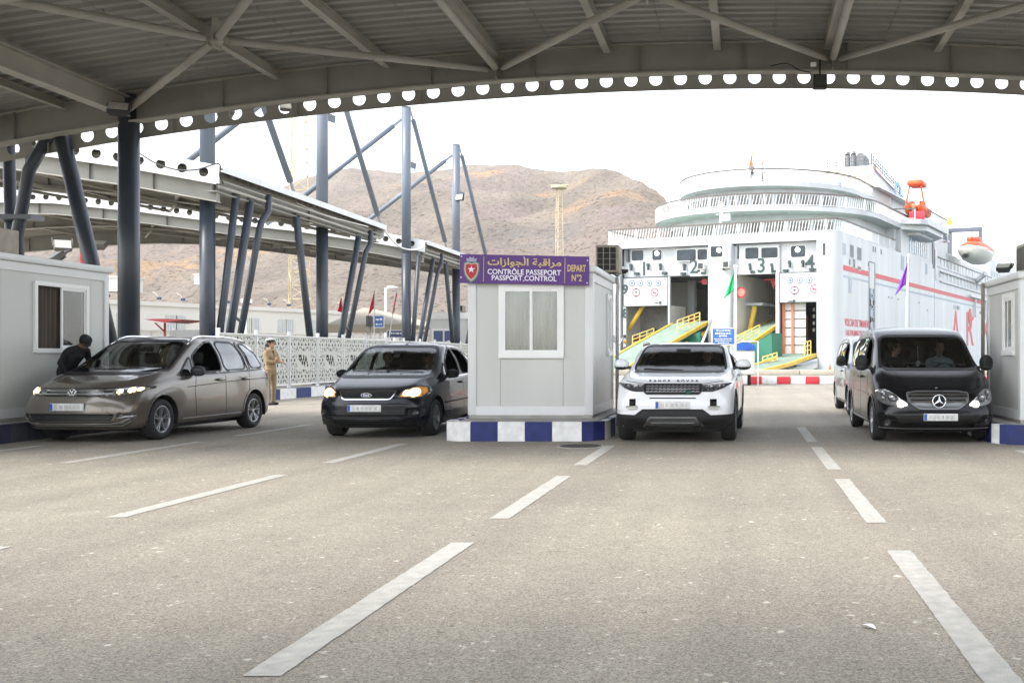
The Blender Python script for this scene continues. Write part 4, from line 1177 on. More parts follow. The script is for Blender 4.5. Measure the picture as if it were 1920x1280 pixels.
# ledge with brackets, round red sign, ladder, yellow ramp cylinder in opening 3
mb = MB(); mb.box((px0, 3, 6.1), (px0 + 1.7, 9, 6.35)); sb(mb, 'service_platform', M_ship)
mb = MB(); mb.box((px0 + 2.05, 9, 2.5), (px0 + 2.4, 9.4, 6.3)); sb(mb, 'deck_pillar', mat('pale_rose_paint', (.55, .42, .38), .5))
for k in range(10):
    mb = MB(); mb.box((px0 + 1.35, 5.5, 2.0 + k * .42), (px0 + 1.8, 5.56, 2.06 + k * .42)); sb(mb, 'ladder_rung', M_portd)
mb = MB(); mb.tube((px0 + .1, 2.6, 1.6), (px0 + 1.1, 2.6, 6.0), .24, 14); sb(mb, 'ramp_cylinder', M_yel)
mb = MB(); mb.tube((px0 + .55, .62, 7.2), (px0 + .55, .70, 7.2), .5, 24); sb(mb, 'round_sign', M_hletter)
mb = MB(); mb.tube((px0 + .55, .60, 7.2), (px0 + .55, .625, 7.2), .36, 24); sb(mb, 'sign_field', mat('sign_salmon', (.6, .28, .2), .5))
for k in range(8):
    mb = MB(); mb.box((px0 + 2.5 + .05 * k, 8 + 2 * k, 5.6), (px0 + 2.75 + .05 * k, 8.3 + 2 * k, 6.2)); sb(mb, 'cable_bracket', M_portd)
# lower rooms behind doors 1 and 4
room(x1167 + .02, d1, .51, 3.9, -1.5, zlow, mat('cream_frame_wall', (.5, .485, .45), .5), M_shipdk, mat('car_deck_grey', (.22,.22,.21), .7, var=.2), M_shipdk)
mb = MB(); mb.box((X(1224), 3.3, -1.5), (X(1236), 3.6, zlow)); sb(mb, 'deck_pillar', M_shipin)
mb = MB(); a = SP(1178, 618, 1.0); b_ = SP(1205, 572, 1.0); mb.tube((a[0], 1.0, a[1]), (b_[0], 1.2, b_[1]), .22, 12); sb(mb, 'ramp_cylinder', M_yel)
mb = MB(); c = SP(1155, 655, -1.5); mb.tube((a[0], 1.0, a[1]), (c[0], -1.5, c[1]), .09, 10); sb(mb, 'ramp_cylinder_rod', M_alu)
mb = MB(); a = SP(1186, 630, 2); b_ = SP(1198, 655, 2); mb.box((a[0], 2, b_[1]), (b_[0], 2.4, a[1])); sb(mb, 'red_cabinet', mat('dark_red_paint', (.2, .01, .02), .5))
x, z = SP(1222, 617, 2.2); mb = MB(); mb.bbox((x - .3, 2.2, z - .7), (x + .3, 2.7, z + .1), .05); sb(mb, 'machine', M_portd)
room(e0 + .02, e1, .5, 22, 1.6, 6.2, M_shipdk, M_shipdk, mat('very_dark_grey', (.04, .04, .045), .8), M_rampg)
wx = SP(1460, 600, .7)[0]
# ribbed cream side wall inside door 4 with orange posts
for k in range(6):
    mb = MB(); mb.box((e0 + .1, .9, 1.6 + k * .78), (e0 + 2.3, 1.0, 1.6 + k * .78 + .70)); sb(mb, 'wall_panel', mat('cream_frame_wall', (.5, .485, .45), .5))
for px in (1469, 1486): 
    x, _ = SP(px, 600, .8); mb = MB(); mb.box((x - .12, .78, 1.6), (x + .12, .88, 6.15)); sb(mb, 'orange_post', mat('salmon_orange_paint', (.55, .16, .08), .5))
x, _ = SP(1512, 600, 5); mb = MB(); mb.box((x - .12, 5, 1.6), (x + .12, 5.2, 5.2)); sb(mb, 'orange_post', mat('salmon_orange_paint', (.55, .16, .08), .5))
for k in range(4):
    mb = MB(); mb.box((e0 + 2.4, 2.5, 3.6 + k * .62), (e1 - 1.0, 2.6, 3.9 + k * .62)); sb(mb, 'deck_girder', mat('cream_frame_wall', (.5, .485, .45), .5))

# ---- ramps: (top centre at the door sill) -> (quay end)
def ramp(label, pts_l, pts_r, thick=.35, curb=.10, rails=()):
    """pts_l/pts_r: ship-frame edge points from quay to door"""
    t = None
    mb = MB(); n = len(pts_l); vs = []
    for a, b_ in zip(pts_l, pts_r): vs += [Vector(a), Vector(b_), Vector(a) - Vector((0, 0, thick)), Vector(b_) - Vector((0, 0, thick))]
    fs = []
    for i in range(n - 1):
        a = 4 * i; fs += [(a, a + 1, a + 5, a + 4), (a + 2, a + 6, a + 7, a + 3)]
    fs += [(0, 2, 3, 1), (4 * n - 4, 4 * n - 3, 4 * n - 1, 4 * n - 2)]
    mb.add(vs, fs); sb(mb, 'ramp_deck', M_rampg)
    for P in (pts_l, pts_r):
        for i in range(n - 1):
            mb = MB(); mb.bar(Vector(P[i]) + Vector((0, 0, curb / 2 - .1)), Vector(P[i + 1]) + Vector((0, 0, curb / 2 - .1)), .22, curb + .2); sb(mb, 'ramp_kerb', M_yel)
    for P, f0, f1, side in rails:
        a, b_ = Vector(P[-2]), Vector(P[-1]); 
        A, B = a.lerp(b_, f0), a.lerp(b_, f1); nn = max(3, int((B - A).length / 1.0))
        mb = MB(); up = Vector((0, 0, 1.0))
        for k in range(nn + 1):
            c = A.lerp(B, k / nn); mb.bar(c, c + up, .07, .07)
        for h in (.5, 1.0): mb.bar(A + up * h, B + up * h, .07, .07)
        sb(mb, 'ramp_railing', mat('pale_yellow_railing', (.72, .60, .18), .5))
def PS(px, py, yy):
    x, z = SP(px, py, yy); return (x, yy, z)
# ramp into opening 2 (long, rising to the right), ramp into opening 3, flat ramp to door 4
xA, xB = d1 - 3.6, ox1
A = PS(1128, 702, -16); B = PS(1240, 612 + 6, .5)
ramp('a', [PS(1085, 706, -20), PS(1262, 606, .8)], [PS(1130, 714, -20), PS(1332, 596 + 5, .8)], rails=())
mb = MB(); sb
def railing_px(pts, y, hh=1.0, m=None, step=1.0, name='ramp_railing'):
    """railing along points given as ship frame coords"""
    mm = m or mat('pale_yellow_railing', (.72, .60, .18), .5)
    mb = MB()
    for a, b_ in zip(pts[:-1], pts[1:]):
        a, b_ = Vector(a), Vector(b_); nn = max(2, int((b_ - a).length / step)); up = Vector((0, 0, hh))
        for k in range(nn + 1): c = a.lerp(b_, k / nn); mb.bar(c, c + up, .08, .08)
        for h in (.35, .68, 1.0): mb.bar(a + up * h, b_ + up * h, .08, .08)
    sb(mb, name, mm)
railing_px([PS(1186, 651, -6), PS(1226, 636, -3)], 0)
railing_px([PS(1270, 622, -5), PS(1312, 606, -1)], 0)
# second, lower flank of the ramp pair: pale green slope with yellow edge towards the quay
ramp('b', [PS(1100, 716, -19), PS(1250, 628, -2.0), PS(1305, 611, .3)], [PS(1150, 724, -19), PS(1290, 640, -3.0), PS(1330, 618, .3)])
mb = MB(); mb.ext([PS(1272, 640, -3.4), PS(1311, 622, -3.4), PS(1314, 646, -3.4), PS(1290, 668, -3.4), PS(1262, 672, -3.4)], (0, .4, 0)); sb(mb, 'ramp_support', M_green)
mb = MB(); a = PS(1334, 600, -1.2); b_ = PS(1316, 645, -5); mb.tube(a, b_, .12, 10); sb(mb, 'ramp_strut', M_alu)
ramp('c', [PS(1330, 680, -12), PS(1380, 632, -3), PS(1456, 595, 9)], [PS(1352, 690, -12), PS(1405, 645, -3), PS(1456, 610, 1.0)])
railing_px([PS(1380, 652, -5), PS(1424, 628, -2)], 0, .9)
mb = MB(); mb.ext([PS(1385, 661, -4), PS(1412, 645, -4), PS(1447, 624, -4), PS(1447, 672, -4), PS(1420, 690, -4), PS(1385, 692, -4)], (0, 2.5, 0)); sb(mb, 'ramp_support', M_green)
ramp('d', [PS(1385, 692, -15), PS(1450, 674, -6), PS(1462, 664, .3)], [PS(1400, 702, -17), PS(1480, 682, -6), PS(1531, 664, .3)], .5)
railing_px([PS(1430, 690, -9), PS(1457, 681, -6)], 0, .9)
railing_px([PS(1508, 667, -.8), PS(1520, 664, -.3)], 0, 1.2)
mb = MB(); mb.ext([PS(1412, 704, -8), PS(1530, 672, -.6), PS(1530, 690, -.6), PS(1470, 706, -8)], (0, .4, 0)); sb(mb, 'ramp_support', M_white)
mb = MB(); mb.bar(PS(1470, 684, -5), PS(1490, 702, -6), .2, .3); mb.bar(PS(1492, 683, -4), PS(1530, 679, -1), .15, .2); sb(mb, 'ramp_strut', M_hgrey)

# hull name and line lettering
y0_, z0_ = SD(1562, 603); y1_, _ = SD(1613, 606)
mb = MB(); text_on(mb, 'VOLCAN DE TIMANFAYA', (.015, 0, 0), (0, 1, 0), (0, 0, 1), .95, .006, .012, width=8.3); ym = min(v.y for v in mb.v)
for v in mb.v: v.y += 1.75 - ym; v.z += SD(1590, 605)[1]
sb(mb, 'ship_name', M_hletter)
mb = MB(); text_on(mb, 'LAS PALMAS DE GRAN CANARIA', (.015, 0, 0), (0, 1, 0), (0, 0, 1), .72, .006, .012, width=10.6); ym = min(v.y for v in mb.v)
for v in mb.v: v.y += 2.1 - ym; v.z += SD(1590, 624)[1]
sb(mb, 'port_name', M_hletter)
for ch, pxa in (('A', 1792), ('R', 1818), ('M', 1848), ('A', 1876), ('S', 1900)):
    y, z = SD(pxa, 620); mb = MB(); hh = 6.6
    text_on(mb, ch, (side_x(y) + .02, y, z), (0, 1, 0), (0, 0, 1), hh, .01, .05, width=5.2 if ch != 'M' else 7); sb(mb, 'line_lettering', M_hletter)
y, z = SD(1816, 594); mb = MB(); mb.ball((.03, y + 1, z), 1.25, sx=.03, sy=1, n=14); mb.ext([(.05, y + 1.5, z + .5), (.05, y + 3.6, z - .2), (.05, y + 1.5, z - .6)], (.02, 0, 0)); sb(mb, 'emblem', M_hletter)

# ---- superstructure
def ring(cx, a, b_, y0, n=40):
    """aft half ellipse, from left side to right side: centre x, half width a, aft reach b_, y0 = where the straight side starts"""
    return [(cx + a * math.cos(PI - PI * k / n), y0 - b_ * math.sin(PI * k / n)) for k in range(n + 1)]
def slab(pts, yend, z0, z1, name, m, inset=None):
    P = [(x, y, z0) for x, y in pts] + [(pts[-1][0], yend, z0), (pts[0][0], yend, z0)]
    mb = MB(); mb.ext(P, (0, 0, z1 - z0)); return sb(mb, name, m)
M_rail = mat('white_ship_railing', (.74, .75, .74), .5, var=.04)
M_raildk = mat('dark_teak_handrail', (.12, .10, .09), .5, var=.1)
def railing(pts, z, h=1.15, step=2.2, bars=True, name='railing', lean=0.0):
    mb = MB(); P = [Vector((x, y, z)) for x, y in pts]; up = Vector((0, 0, h))
    acc = 0
    for a, b_ in zip(P[:-1], P[1:]):
        L_ = (b_ - a).length; mb.bar(a + up * .08, b_ + up * .08, .05, .05)
        k = int(L_ / .28) if bars else 0
        for i in range(k):
            c = a.lerp(b_, (i + .5) / k); d = (b_ - a).normalized() * .10
            mb.bar(c + Vector((0, 0, .1)) - d, c + Vector((0, 0, h - .05)) + d, .035, .05)
        acc += L_
        if acc > step: acc = 0; mb.bar(b_, b_ + up, .09, .09)
    sb(mb, name, M_rail, kind='stuff')
    mb = MB()
    for a, b_ in zip(P[:-1], P[1:]): mb.bar(a + up, b_ + up, .13, .13)
    sb(mb, 'handrail', M_raildk)
# deck 5 rail round the stern
rail5 = [(-WS + .1, 40), (-WS + .1, 1.5), (-WS + .4, .5), (-WS + 1.2, .12), (-WS + 6, .1), (-12, .1), (-5, .1), (-1.2, .12), (-.35, .5), (-.1, 1.5), (-.1, 6), (-.1, 13), (-.1, 19.5)]
P2 = []
for a, b_ in zip(rail5[:-1], rail5[1:]):
    nn = max(1, int(math.dist(a, b_) / 2.0)); P2 += [(a[0] + (b_[0] - a[0]) * k / nn, a[1] + (b_[1] - a[1]) * k / nn) for k in range(nn)]
P2.append(rail5[-1])
railing(P2, ztop)
CXS = -WS / 2
def tier(z0, z1, a_w, b_w, yw, a_s, b_s, ys, soff, wins, wz, rail=True, slab_t=.45):
    """wall from z0 to z1 with windows, slab above from z1"""
    wp = ring(CXS, a_w, b_w, yw)
    slab(wp, 60, z0, z1, 'deckhouse_wall', M_ship)
    if wins:
        dist = [0]
        for p_, q_ in zip(wp[:-1], wp[1:]): dist.append(dist[-1] + math.dist(p_, q_))
        tot = dist[-1]; s = tot * .12; k = 0
        while s < tot * .88:
            i = max(j for j in range(len(dist)) if dist[j] <= s)
            t_ = (s - dist[i]) / (dist[i + 1] - dist[i]); a = Vector((*wp[i], 0)); b_ = Vector((*wp[i + 1], 0)); c = a.lerp(b_, t_); d = (b_ - a).normalized(); nn = Vector((d.y, -d.x, 0))
            mb = MB(); w_ = .92
            mb.bar(c + nn * .03 - d * w_ + Vector((0, 0, wz)), c + nn * .03 + d * w_ + Vector((0, 0, wz)), .10, .95); f = sb(mb, 'window', mat('tinted_ship_glass', (.12, .11, .10), .12, var=.5, scale=.5))
            mb = MB(); mb.bar(c + nn * .05 - d * .05 + Vector((0, 0, wz)), c + nn * .05 + d * .05 + Vector((0, 0, wz)), .10, .98); mb.build('mullion', M_ship, f, local=True)
            s += 2.35; k += 1
    sp_ = ring(CXS, a_s, b_s, ys)
    slab(sp_, 26, z1, z1 + slab_t, 'deck_slab', M_ship)
    slab(ring(CXS, a_s - .25, b_s - .25, ys), 25.9, z1 - .02, z1 - .004, 'soffit', M_soffit)
    for px in range(5):
        kx = CXS + (px - 2) * 4.2; yy = ys - b_s * math.sqrt(max(0, 1 - ((kx - CXS) / a_s) ** 2)) + 1.6
        mb = MB(); mb.box((kx - 1.0, yy, z1 - .09), (kx + 1.0, yy + .12, z1 - .021)); sb(mb, 'soffit_lamp', mat('lamp_tube_grey', (.4, .4, .37), .4))
    if rail: railing(sp_ + [(sp_[-1][0], 26)], z1 + slab_t)
tier(ztop, 14.95, 10.4, 7, 12.5, 11.9, 10.6, 13.2, 0, True, 13.75)
tier(15.4, 17.55, 8.6, 7.5, 13.5, 9.5, 10.2, 14.4, 0, True, 16.45)
# loungers / gear on the top deck and the two lookouts
for i in range(6):
    x = -9.2 + 1.1 * i; mb = MB(); mb.box((x, 10.2, 18.0), (x + .5, 10.9, 18.35)); mb.bar((x, 10.9, 18.35), (x + .5, 10.9, 18.7), .1, .3); sb(mb, 'deck_seat', M_hgrey)
# wide soffit pockets / inner house further forward and the side superstructure
slab([(-21, 19), (-2.8, 19)], 58, 18.0, 19.2, 'upper_house', M_ship)
# side house: flush with the hull from y 21 on
ysd = SD(1672, 440)[0]
mb = MB(); mb.box((-.5, 21.5, ztop), (-.02, 34.5, 15.4)); sb(mb, 'side_house_plate', M_ship)
mb = MB(); mb.box((-.5, 34.5, ztop), (-.06, 44, 15.4)); sb(mb, 'side_house_plate', M_ship)
mb = MB(); mb.box((-2.2, 20.5, ztop), (-.5, 44.0, 15.4)); sb(mb, 'side_house', M_ship)
for k in range(9):
    y = 25.2 + k * 1.02; mb = MB(); mb.box((-.03, y, 12.75), (.02, y + .62, 14.45)); sb(mb, 'window', mat('blue_grey_side_glass', (.16, .23, .30), .15, var=.2))
mb = MB(); mb.box((-.07, 36.2, ztop - .5), (.0, 37.3, 15.0)); sb(mb, 'side_door', M_portd)
mb = MB(); mb.bbox((.0, 37.4, ztop - 1.8), (.06, 38.6, 14.2), .02); sb(mb, 'side_door', M_ship)
# overhanging rescue boat platform
mb = MB(); mb.ext([(-2, 20.6, 15.4), (2.0, 22.0, 15.4), (2.6, 23.0, 15.4), (2.6, 33.0, 15.4), (1.0, 36, 15.4), (-2, 37, 15.4)], (0, 0, .5)); sb(mb, 'boat_platform', M_ship)
mb = MB(); mb.ext([(-.1, 21.5, 15.38), (2.2, 24, 15.38), (2.2, 32, 15.38), (-.1, 36, 15.38)], (0, 0, -.5)); mb.ext([(-.1, 24.5, 14.86), (1.2, 25, 14.86), (1.2, 31, 14.86), (-.1, 33, 14.86)], (0, 0, -.3)); sb(mb, 'platform_bracket', mat('off_white_paint', (.6, .62, .62), .5))  # plain off-white, lighter than the hull paint
railing([(2.5, 23 + k * 1.25) for k in range(9)], 15.9, 1.1, 2.4, False)
railing([(-1.6 + k * 1.0, 20.9 + k * .32) for k in range(4)], 15.9, 1.1, 2.4, False)
mb = MB(); mb.bbox((.6, 22.6, 15.95), (2.2, 23.0, 16.85), .04); sb(mb, 'red_raft_box', M_hletter)
# galleries forward along the side
for (z, ya, yb, xo) in ((ztop, 38.8, 78, .0), (10.6, 40, 92, .12)):
    mb = MB(); mb.box((-.4, ya, z - .12), (xo + .1, yb, z)); sb(mb, 'gallery_deck', M_ship)
    railing([(xo, ya + k * 2.2) for k in range(int((yb - ya) / 2.2) + 1)], z, 1.1, 2.0, False)
mb = MB(); mb.box((-3.5, 44, ztop), (-2.6, 100, 15.2)); sb(mb, 'inner_house', M_ship)
mb = MB(); mb.box((-20, 44, 15.2), (-2.4, 62, 15.5)); sb(mb, 'deck_slab', M_ship)
mb = MB(); mb.box((-4.5, 60, 15.5), (-3.2, 62.5, 19.4)); mb.box((-3.2, 60, 18.9), (1.4, 61, 19.4)); mb.box((1.0, 60, 15.6), (1.4, 61, 19)); sb(mb, 'davit', mat('dark_blue_grey_davit', (.10, .12, .16), .5))
mb = MB(); mb.box((-20, 86, 12.3), (-2.0, 112, 17.4)); sb(mb, 'forward_house', M_ship)
for k in range(8):
    mb = MB(); mb.box((-2.01, 87.5 + k * 2.6, 14.6), (-1.97, 88.5 + k * 2.6, 15.4)); sb(mb, 'window', M_hgrey)
railing([(-2.1, 86 + k * 2.2) for k in range(12)], 17.4, 1.1, 2, False)
mb = MB(); mb.box((-16, 27, 18), (-4.0, 31, 19.6)); sb(mb, 'funnel_base', M_ship)
railing([(-3.4, 18 + k * 1.6) for k in range(12)], 18.0, 1.1, 2, True); 
mb = MB(); mb.box((-2.8, 18, 17.6), (-2.6, 38, 19.1)); sb(mb, 'bulwark', M_ship)
mb = MB(); mb.box((-2.9, 20, 15.9), (-2.5, 40, 17.6)); sb(mb, 'upper_side_wall', M_ship)
for k in range(6):
    mb = MB(); mb.box((-2.52, 22 + k * 2.5, 16.4), (-2.47, 23.2 + k * 2.5, 17.1)); sb(mb, 'window', M_hgrey)
# funnel: sloping wedge with louvres aft, railed top
fy0, fy1 = 22.0, 33.0
fx0, fx1 = SP(1545, 300, 23)[0], SP(1640, 300, 23)[0]
fz0, fz1 = 19.1, 22.0
mb = MB()
vs = [(fx0 - 2.0, fy0 - 3.0, fz0), (fx1 + 1.6, fy0 - 3.0, fz0), (fx1 + 1.8, fy1 + 6, fz0), (fx0 - 2, fy1 + 6, fz0), (fx0, fy0, fz1), (fx1, fy0, fz1), (fx1, fy1, fz1 - 1.6), (fx0, fy1, fz1 - 1.6)]
mb.add(vs, [(0, 1, 2, 3), (4, 5, 6, 7), (1, 2, 6, 5), (2, 3, 7, 6), (3, 0, 4, 7), (0, 1, 5, 4)]); sb(mb, 'funnel', M_ship)
for k in range(11):
    t_ = (k + .5) / 12; a = Vector(vs[0]).lerp(Vector(vs[4]), t_); b_ = Vector(vs[1]).lerp(Vector(vs[5]), t_)
    mb = MB(); mb.bar(a + Vector((.5, -.14, 0)), b_ + Vector((-.4, -.14, 0)), .25, .12); sb(mb, 'louvre', mat('cream_louvre', (.62, .58, .48), .5, var=.15))
a, b_, c, d = [Vector(vs[i]) for i in (5, 6, 2, 1)]
def fq(s_, t_): return a.lerp(b_, s_).lerp(d.lerp(c, s_), t_)
for (t0, t1, m) in ((.06, .17, M_hred), (.24, .28, M_hgrey)):
    mb = MB(); nrm = Vector((.04, 0, .01)); mb.ext([fq(0, t0) , fq(1, t0), fq(1, t1), fq(0, t1)], (.05, 0, .01)); sb(mb, 'funnel_stripe', m)
cen = fq(.52, .60); mb = MB(); N_ = 18
for k in range(N_):
    a0, a1 = 1.3 * PI * k / N_ - .15 * PI, 1.3 * PI * (k + 1) / N_ - .15 * PI
    mb.bar(cen + Vector((.06, math.cos(a0) * 1.1, math.sin(a0) * 1.0)), cen + Vector((.06, math.cos(a1) * 1.1, math.sin(a1) * 1.0)), .45, .06, up=(1, 0, 0))
sb(mb, 'funnel_emblem', mat('sky_blue_emblem', (.12, .40, .58), .5))
M_railk = mat('dark_funnel_rail', (.08, .085, .09), .5)
mb = MB(); P = [(fx0 - .2, fy0 - .2, fz1), (fx1 + .2, fy0 - .2, fz1), (fx1 + .2, fy1 + .6, fz1 - 1.6)]
for p_, q_ in zip(P[:-1], P[1:]):
    p_, q_ = Vector(p_), Vector(q_); n = int((q_ - p_).length / .9)
    for h in (.15, .5, .9): mb.bar(p_ + Vector((0, 0, h)), q_ + Vector((0, 0, h)), .07, .07)
    for k in range(n + 1): c = p_.lerp(q_, k / n); mb.bar(c, c + Vector((0, 0, .9)), .07, .07)
sb(mb, 'funnel_railing', M_railk)
M_exh = mat('sooty_exhaust_steel', (.13, .135, .14), .5, metal=.2, var=.3, scale=2)
for px in (1589, 1600):
    x, z = SP(px, 300, 26); mb = MB(); mb.tube((x, 26, fz1 - .8), (x, 26, fz1 + 2.0), .32, 14); mb.tube((x, 26, fz1 + 2.0), (x, 26.3, fz1 + 2.4), .32, 14, r1=.2); sb(mb, 'exhaust_pipe', M_exh)
x, z = SP(1620, 300, 27); mb = MB(); mb.ext([(x - .8, 26, fz1 - 1), (x + .5, 26, fz1 - 1), (x + .5, 26, fz1 + 1.0), (x + .35, 26, fz1 + 1.8), (x, 26, fz1 + 2.25), (x - .4, 26, fz1 + 2.2), (x - .7, 26, fz1 + 1.8), (x - .8, 26, fz1 + 1.1)], (0, 1.8, 0)); sb(mb, 'exhaust_pipe', M_exh)
mb = MB(); mb.box((x + .75, 26.4, fz1 - 1), (x + 1.3, 27.6, fz1 + .9)); sb(mb, 'exhaust_casing', mat('beige_casing', (.4, .37, .32), .6, var=.2))
x, z = SP(1634, 300, 27); mb = MB(); mb.tube((x, 27, fz1 - 1), (x, 27, fz1 + 2.3), .1, 8); sb(mb, 'whip_mast', M_exh)
# stern light mast on the centre, gear masts forward
x, z = SP(1356, 400, 1.0); mb = MB(); mb.tube((x, .6, ztop), (x, .6, 15.6), .2, 12); mb.box((x + .2, .4, 13.8), (x + .9, .8, 14.5)); mb.box((x - .5, .4, 14.4), (x + .5, .7, 14.48)); sb(mb, 'light_mast', M_ship)
# radar and antenna platform forward
yy, zz = SD(1761, 390, -4); mb = MB(); mb.tube((-4, yy, 15), (-4, yy, 19.5), .25, 10); mb.ball((-4, yy, 20.1), .75, n=14); mb.box((-5, yy - .5, 17.2), (-2.6, yy + .5, 17.4)); sb(mb, 'radar_mast', M_ship)
mb = MB(); mb.tube((-4, yy - .1, 20.4), (-4, yy - .1, 20.7), .5, 10); sb(mb, 'radar_dome', M_hgrey)
yy2, zz = SD(1779, 400, -4); mb = MB(); mb.tube((-4, yy2, 14), (-4, yy2, 19.5), .09, 8); mb.bar((-4, yy2 - 1.2, 18), (-4, yy2 + 1.2, 18), .06, .06); sb(mb, 'antenna_mast', M_ship)
# lifeboat davit arm & box
mb = MB(); mb.bar((-2.2, 66, 10.8), (1.6, 62, 13), .5, .5); mb.box((-2.5, 58, 9.6), (.4, 76, 9.9)); mb.box((.1, 62, 6.9), (.3, 62.3, 9.6)); mb.box((.1, 70, 6.9), (.3, 70.3, 9.6)); sb(mb, 'boat_gallery', mat('off_white_paint', (.6, .62, .62), .5))
mb = MB(); mb.box((-3.2, 57, ztop - 2), (-2.6, 78, ztop)); sb(mb, 'inner_house', mat('off_white_paint', (.6, .62, .62), .5))

# ---- boats and flags carried by the ship (own things)
def wp(x, y, z): return MS @ Vector((x, y, z))
def boat_hull(mb, L_, B_, D_, M, mi=0, n=14, full=False):
    vs = []; prof = [(0, -1), (.35, -.96), (.72, -.7), (.95, -.25), (1, 0)]
    for i in range(n + 1):
        t_ = i / n; u = 2 * t_ - 1
        wdt = (1 - abs(u) ** 2.6) ** .55 * B_ / 2 if abs(u) < 1 else 0; dp = D_ * (1 - .35 * abs(u) ** 3)
        sh = .18 * D_ * abs(u) ** 2
        for sgn in (-1, 1):
            for (a, b_) in (reversed(prof) if sgn < 0 else prof): vs.append(Vector((a * wdt * sgn, u * L_ / 2, b_ * dp + sh)))
    m = 10
    fs = [(i * m + j, i * m + j + 1, (i + 1) * m + j + 1, (i + 1) * m + j) for i in range(n) for j in range(m - 1)]
    if full: fs += [(i * m, (i + 1) * m, (i + 1) * m + m - 1, i * m + m - 1) for i in range(n)]
    mb.add(vs, fs, mi, True, M); return mb
# enclosed lifeboat
ly, lz = SD(1828, 470, 1.2)
lb = thing('lifeboat', 'enclosed orange and white lifeboat hanging from the ferry side davit', 'lifeboat', wp(1.4, ly, lz), -TH)
lb.scale = (1.45, 1.22, 1.0)
Ml = Matrix.Translation((0, 0, -.1)); L_ = 9.5
mb = MB(); boat_hull(mb, L_, 3.1, 1.75, Ml, full=True); mb.build('hull', mat('lifeboat_white', (.68, .66, .58), .4, var=.06), lb, local=True)
mb = MB(); Mc = Matrix.Translation((0, 0, -.1)) @ Matrix.Scale(-1, 4, (0, 0, 1)); boat_hull(mb, L_ * .98, 3.0, 1.25, Mc, full=True); mb.build('canopy', mat('lifeboat_orange', (.70, .10, .035), .4, var=.08), lb, local=True)
mb = MB(); mb.bbox((-.6, -2.2, 1.05), (.6, -.6, 1.65), .12); mb.build('cockpit', mat('lifeboat_orange', (.7, .1, .035)), lb, local=True)
mb = MB(); mb.box((-.61, -2.0, 1.25), (.61, -.8, 1.5)); mb.box((-.3, 1.2, 1.0), (.3, 2.6, 1.5)); mb.build('cockpit_window', M_portd, lb, local=True)
mb = MB(); mb.bar((1.58, -L_ * .36, -.02), (1.58, L_ * .36, -.02), .06, .1); mb.build('rubbing_band', mat('lifeboat_orange', (.7, .1, .035)), lb, local=True)
mb = MB()
for yy in (-2.6, 2.6): mb.tube((0, yy, 1.0), (0, yy, 2.4), .05, 6)
mb.tube((-.3, -3.9, -1.0), (-.3, -4.6, -1.2), .3, 10); mb.build('lifting_hook', M_dark, lb, local=True)
# open orange rescue boat seen end-on, with its frame
ry, rz_ = SD(1722, 392, 1.0)
rbt = thing('rescue_boat', 'open orange rescue boat with an A-shaped frame on the platform of the ferry', 'rescue boat', wp(1.0, ry, rz_), -TH)
mb = MB()
for sgn in (-1, 1):
    boat_hull(mb, 5.4, .95, .95, Matrix.Translation((sgn * .72, 0, 0)), full=True)
mb.build('hull', M_orange, rbt, local=True)
mb = MB(); boat_hull(mb, 5.2, .9, 1.3, Matrix.Translation((0, .05, .05)), full=True); mb.build('keel', mat('tan_hull', (.45, .26, .13), .5, var=.1), rbt, local=True)
mb = MB()
for sgn in (-1, 1): mb.bar((sgn * 1.05, -1.6, 0), (sgn * .62, -1.4, 2.35), .14, .16)
mb.build('frame_leg', M_orange, rbt, local=True)
mb = MB(); mb.bbox((-.85, -1.9, 2.3), (.85, .6, 2.95), .22); mb.tube((0, -1, 2.9), (0, -1, 3.35), .05, 6); mb.build('frame_hood', M_orange, rbt, local=True)
mb = MB(); mb.bbox((-.85, -.8, .1), (-.35, .1, .8), .06); mb.bbox((.3, -1.0, .1), (.85, 0, .75), .06); mb.build('seat', M_orange, rbt, local=True)
mb = MB(); mb.tube((-.5, -1, .3), (-.3, -1.3, 2.3), .03, 6); mb.tube((.5, -1, .3), (.35, -1.3, 2.3), .03, 6); mb.build('lifting_strap', M_num, rbt, local=True)

def flag(name_label, base, top, pts_fn, m, r=.04, cloth=None, cat='flag', poleM=None, group=None):
    t = thing('flag', name_label, cat, base, group=group)
    mb = MB(); mb.tube(base, top, r, 8, r1=r * .7); mb.ball(top, r * 1.3, n=8); mb.build('pole', poleM or M_whitebright, t)
    # hanging cloth: rows from pole outwards
    mb = MB(); rows = pts_fn; n = len(rows); k = len(rows[0]); vs = [Vector(p_) for r_ in rows for p_ in r_]
    mb.add(vs, [(i * k + j, i * k + j + 1, (i + 1) * k + j + 1, (i + 1) * k + j) for i in range(n - 1) for j in range(k - 1)], 0, True)
    o = mb.build('cloth', m, t); sm = o.modifiers.new('thickness', 'SOLIDIFY'); sm.thickness = .012
    return t
def droop(top, foot, tip, Y0_, n=7, k=8, fold=.12, bulge=0.0):
    """cloth between pole edge (top->foot) and free edge (top->tip) with folds in depth"""
    rows = []
    a, b_, c = Vector(top), Vector(foot), Vector(tip)
    for i in range(k + 1):
        v_ = i / k; L_ = a.lerp(b_, v_); Rr = a.lerp(c, min(1, v_ * 1.02))
        rows.append([L_.lerp(Rr, j / n) + Vector((0, fold * math.sin(j * 1.9 + v_ * 1.2) * (j / n), 0)) for j in range(n + 1)])
    return rows
Yg = 46.0
flag('green triangular pennant on a white pole in front of the ferry', U(1378, 722, Yg) * 1.0, U(1379, 500, Yg), droop(U(1377, 507, Yg), U(1378, 543, Yg), U(1357, 560, Yg), Yg, fold=.10), mat('green_pennant', (.02, .42, .14), .7, var=.12, scale=2), .075)
Yp = 46.0
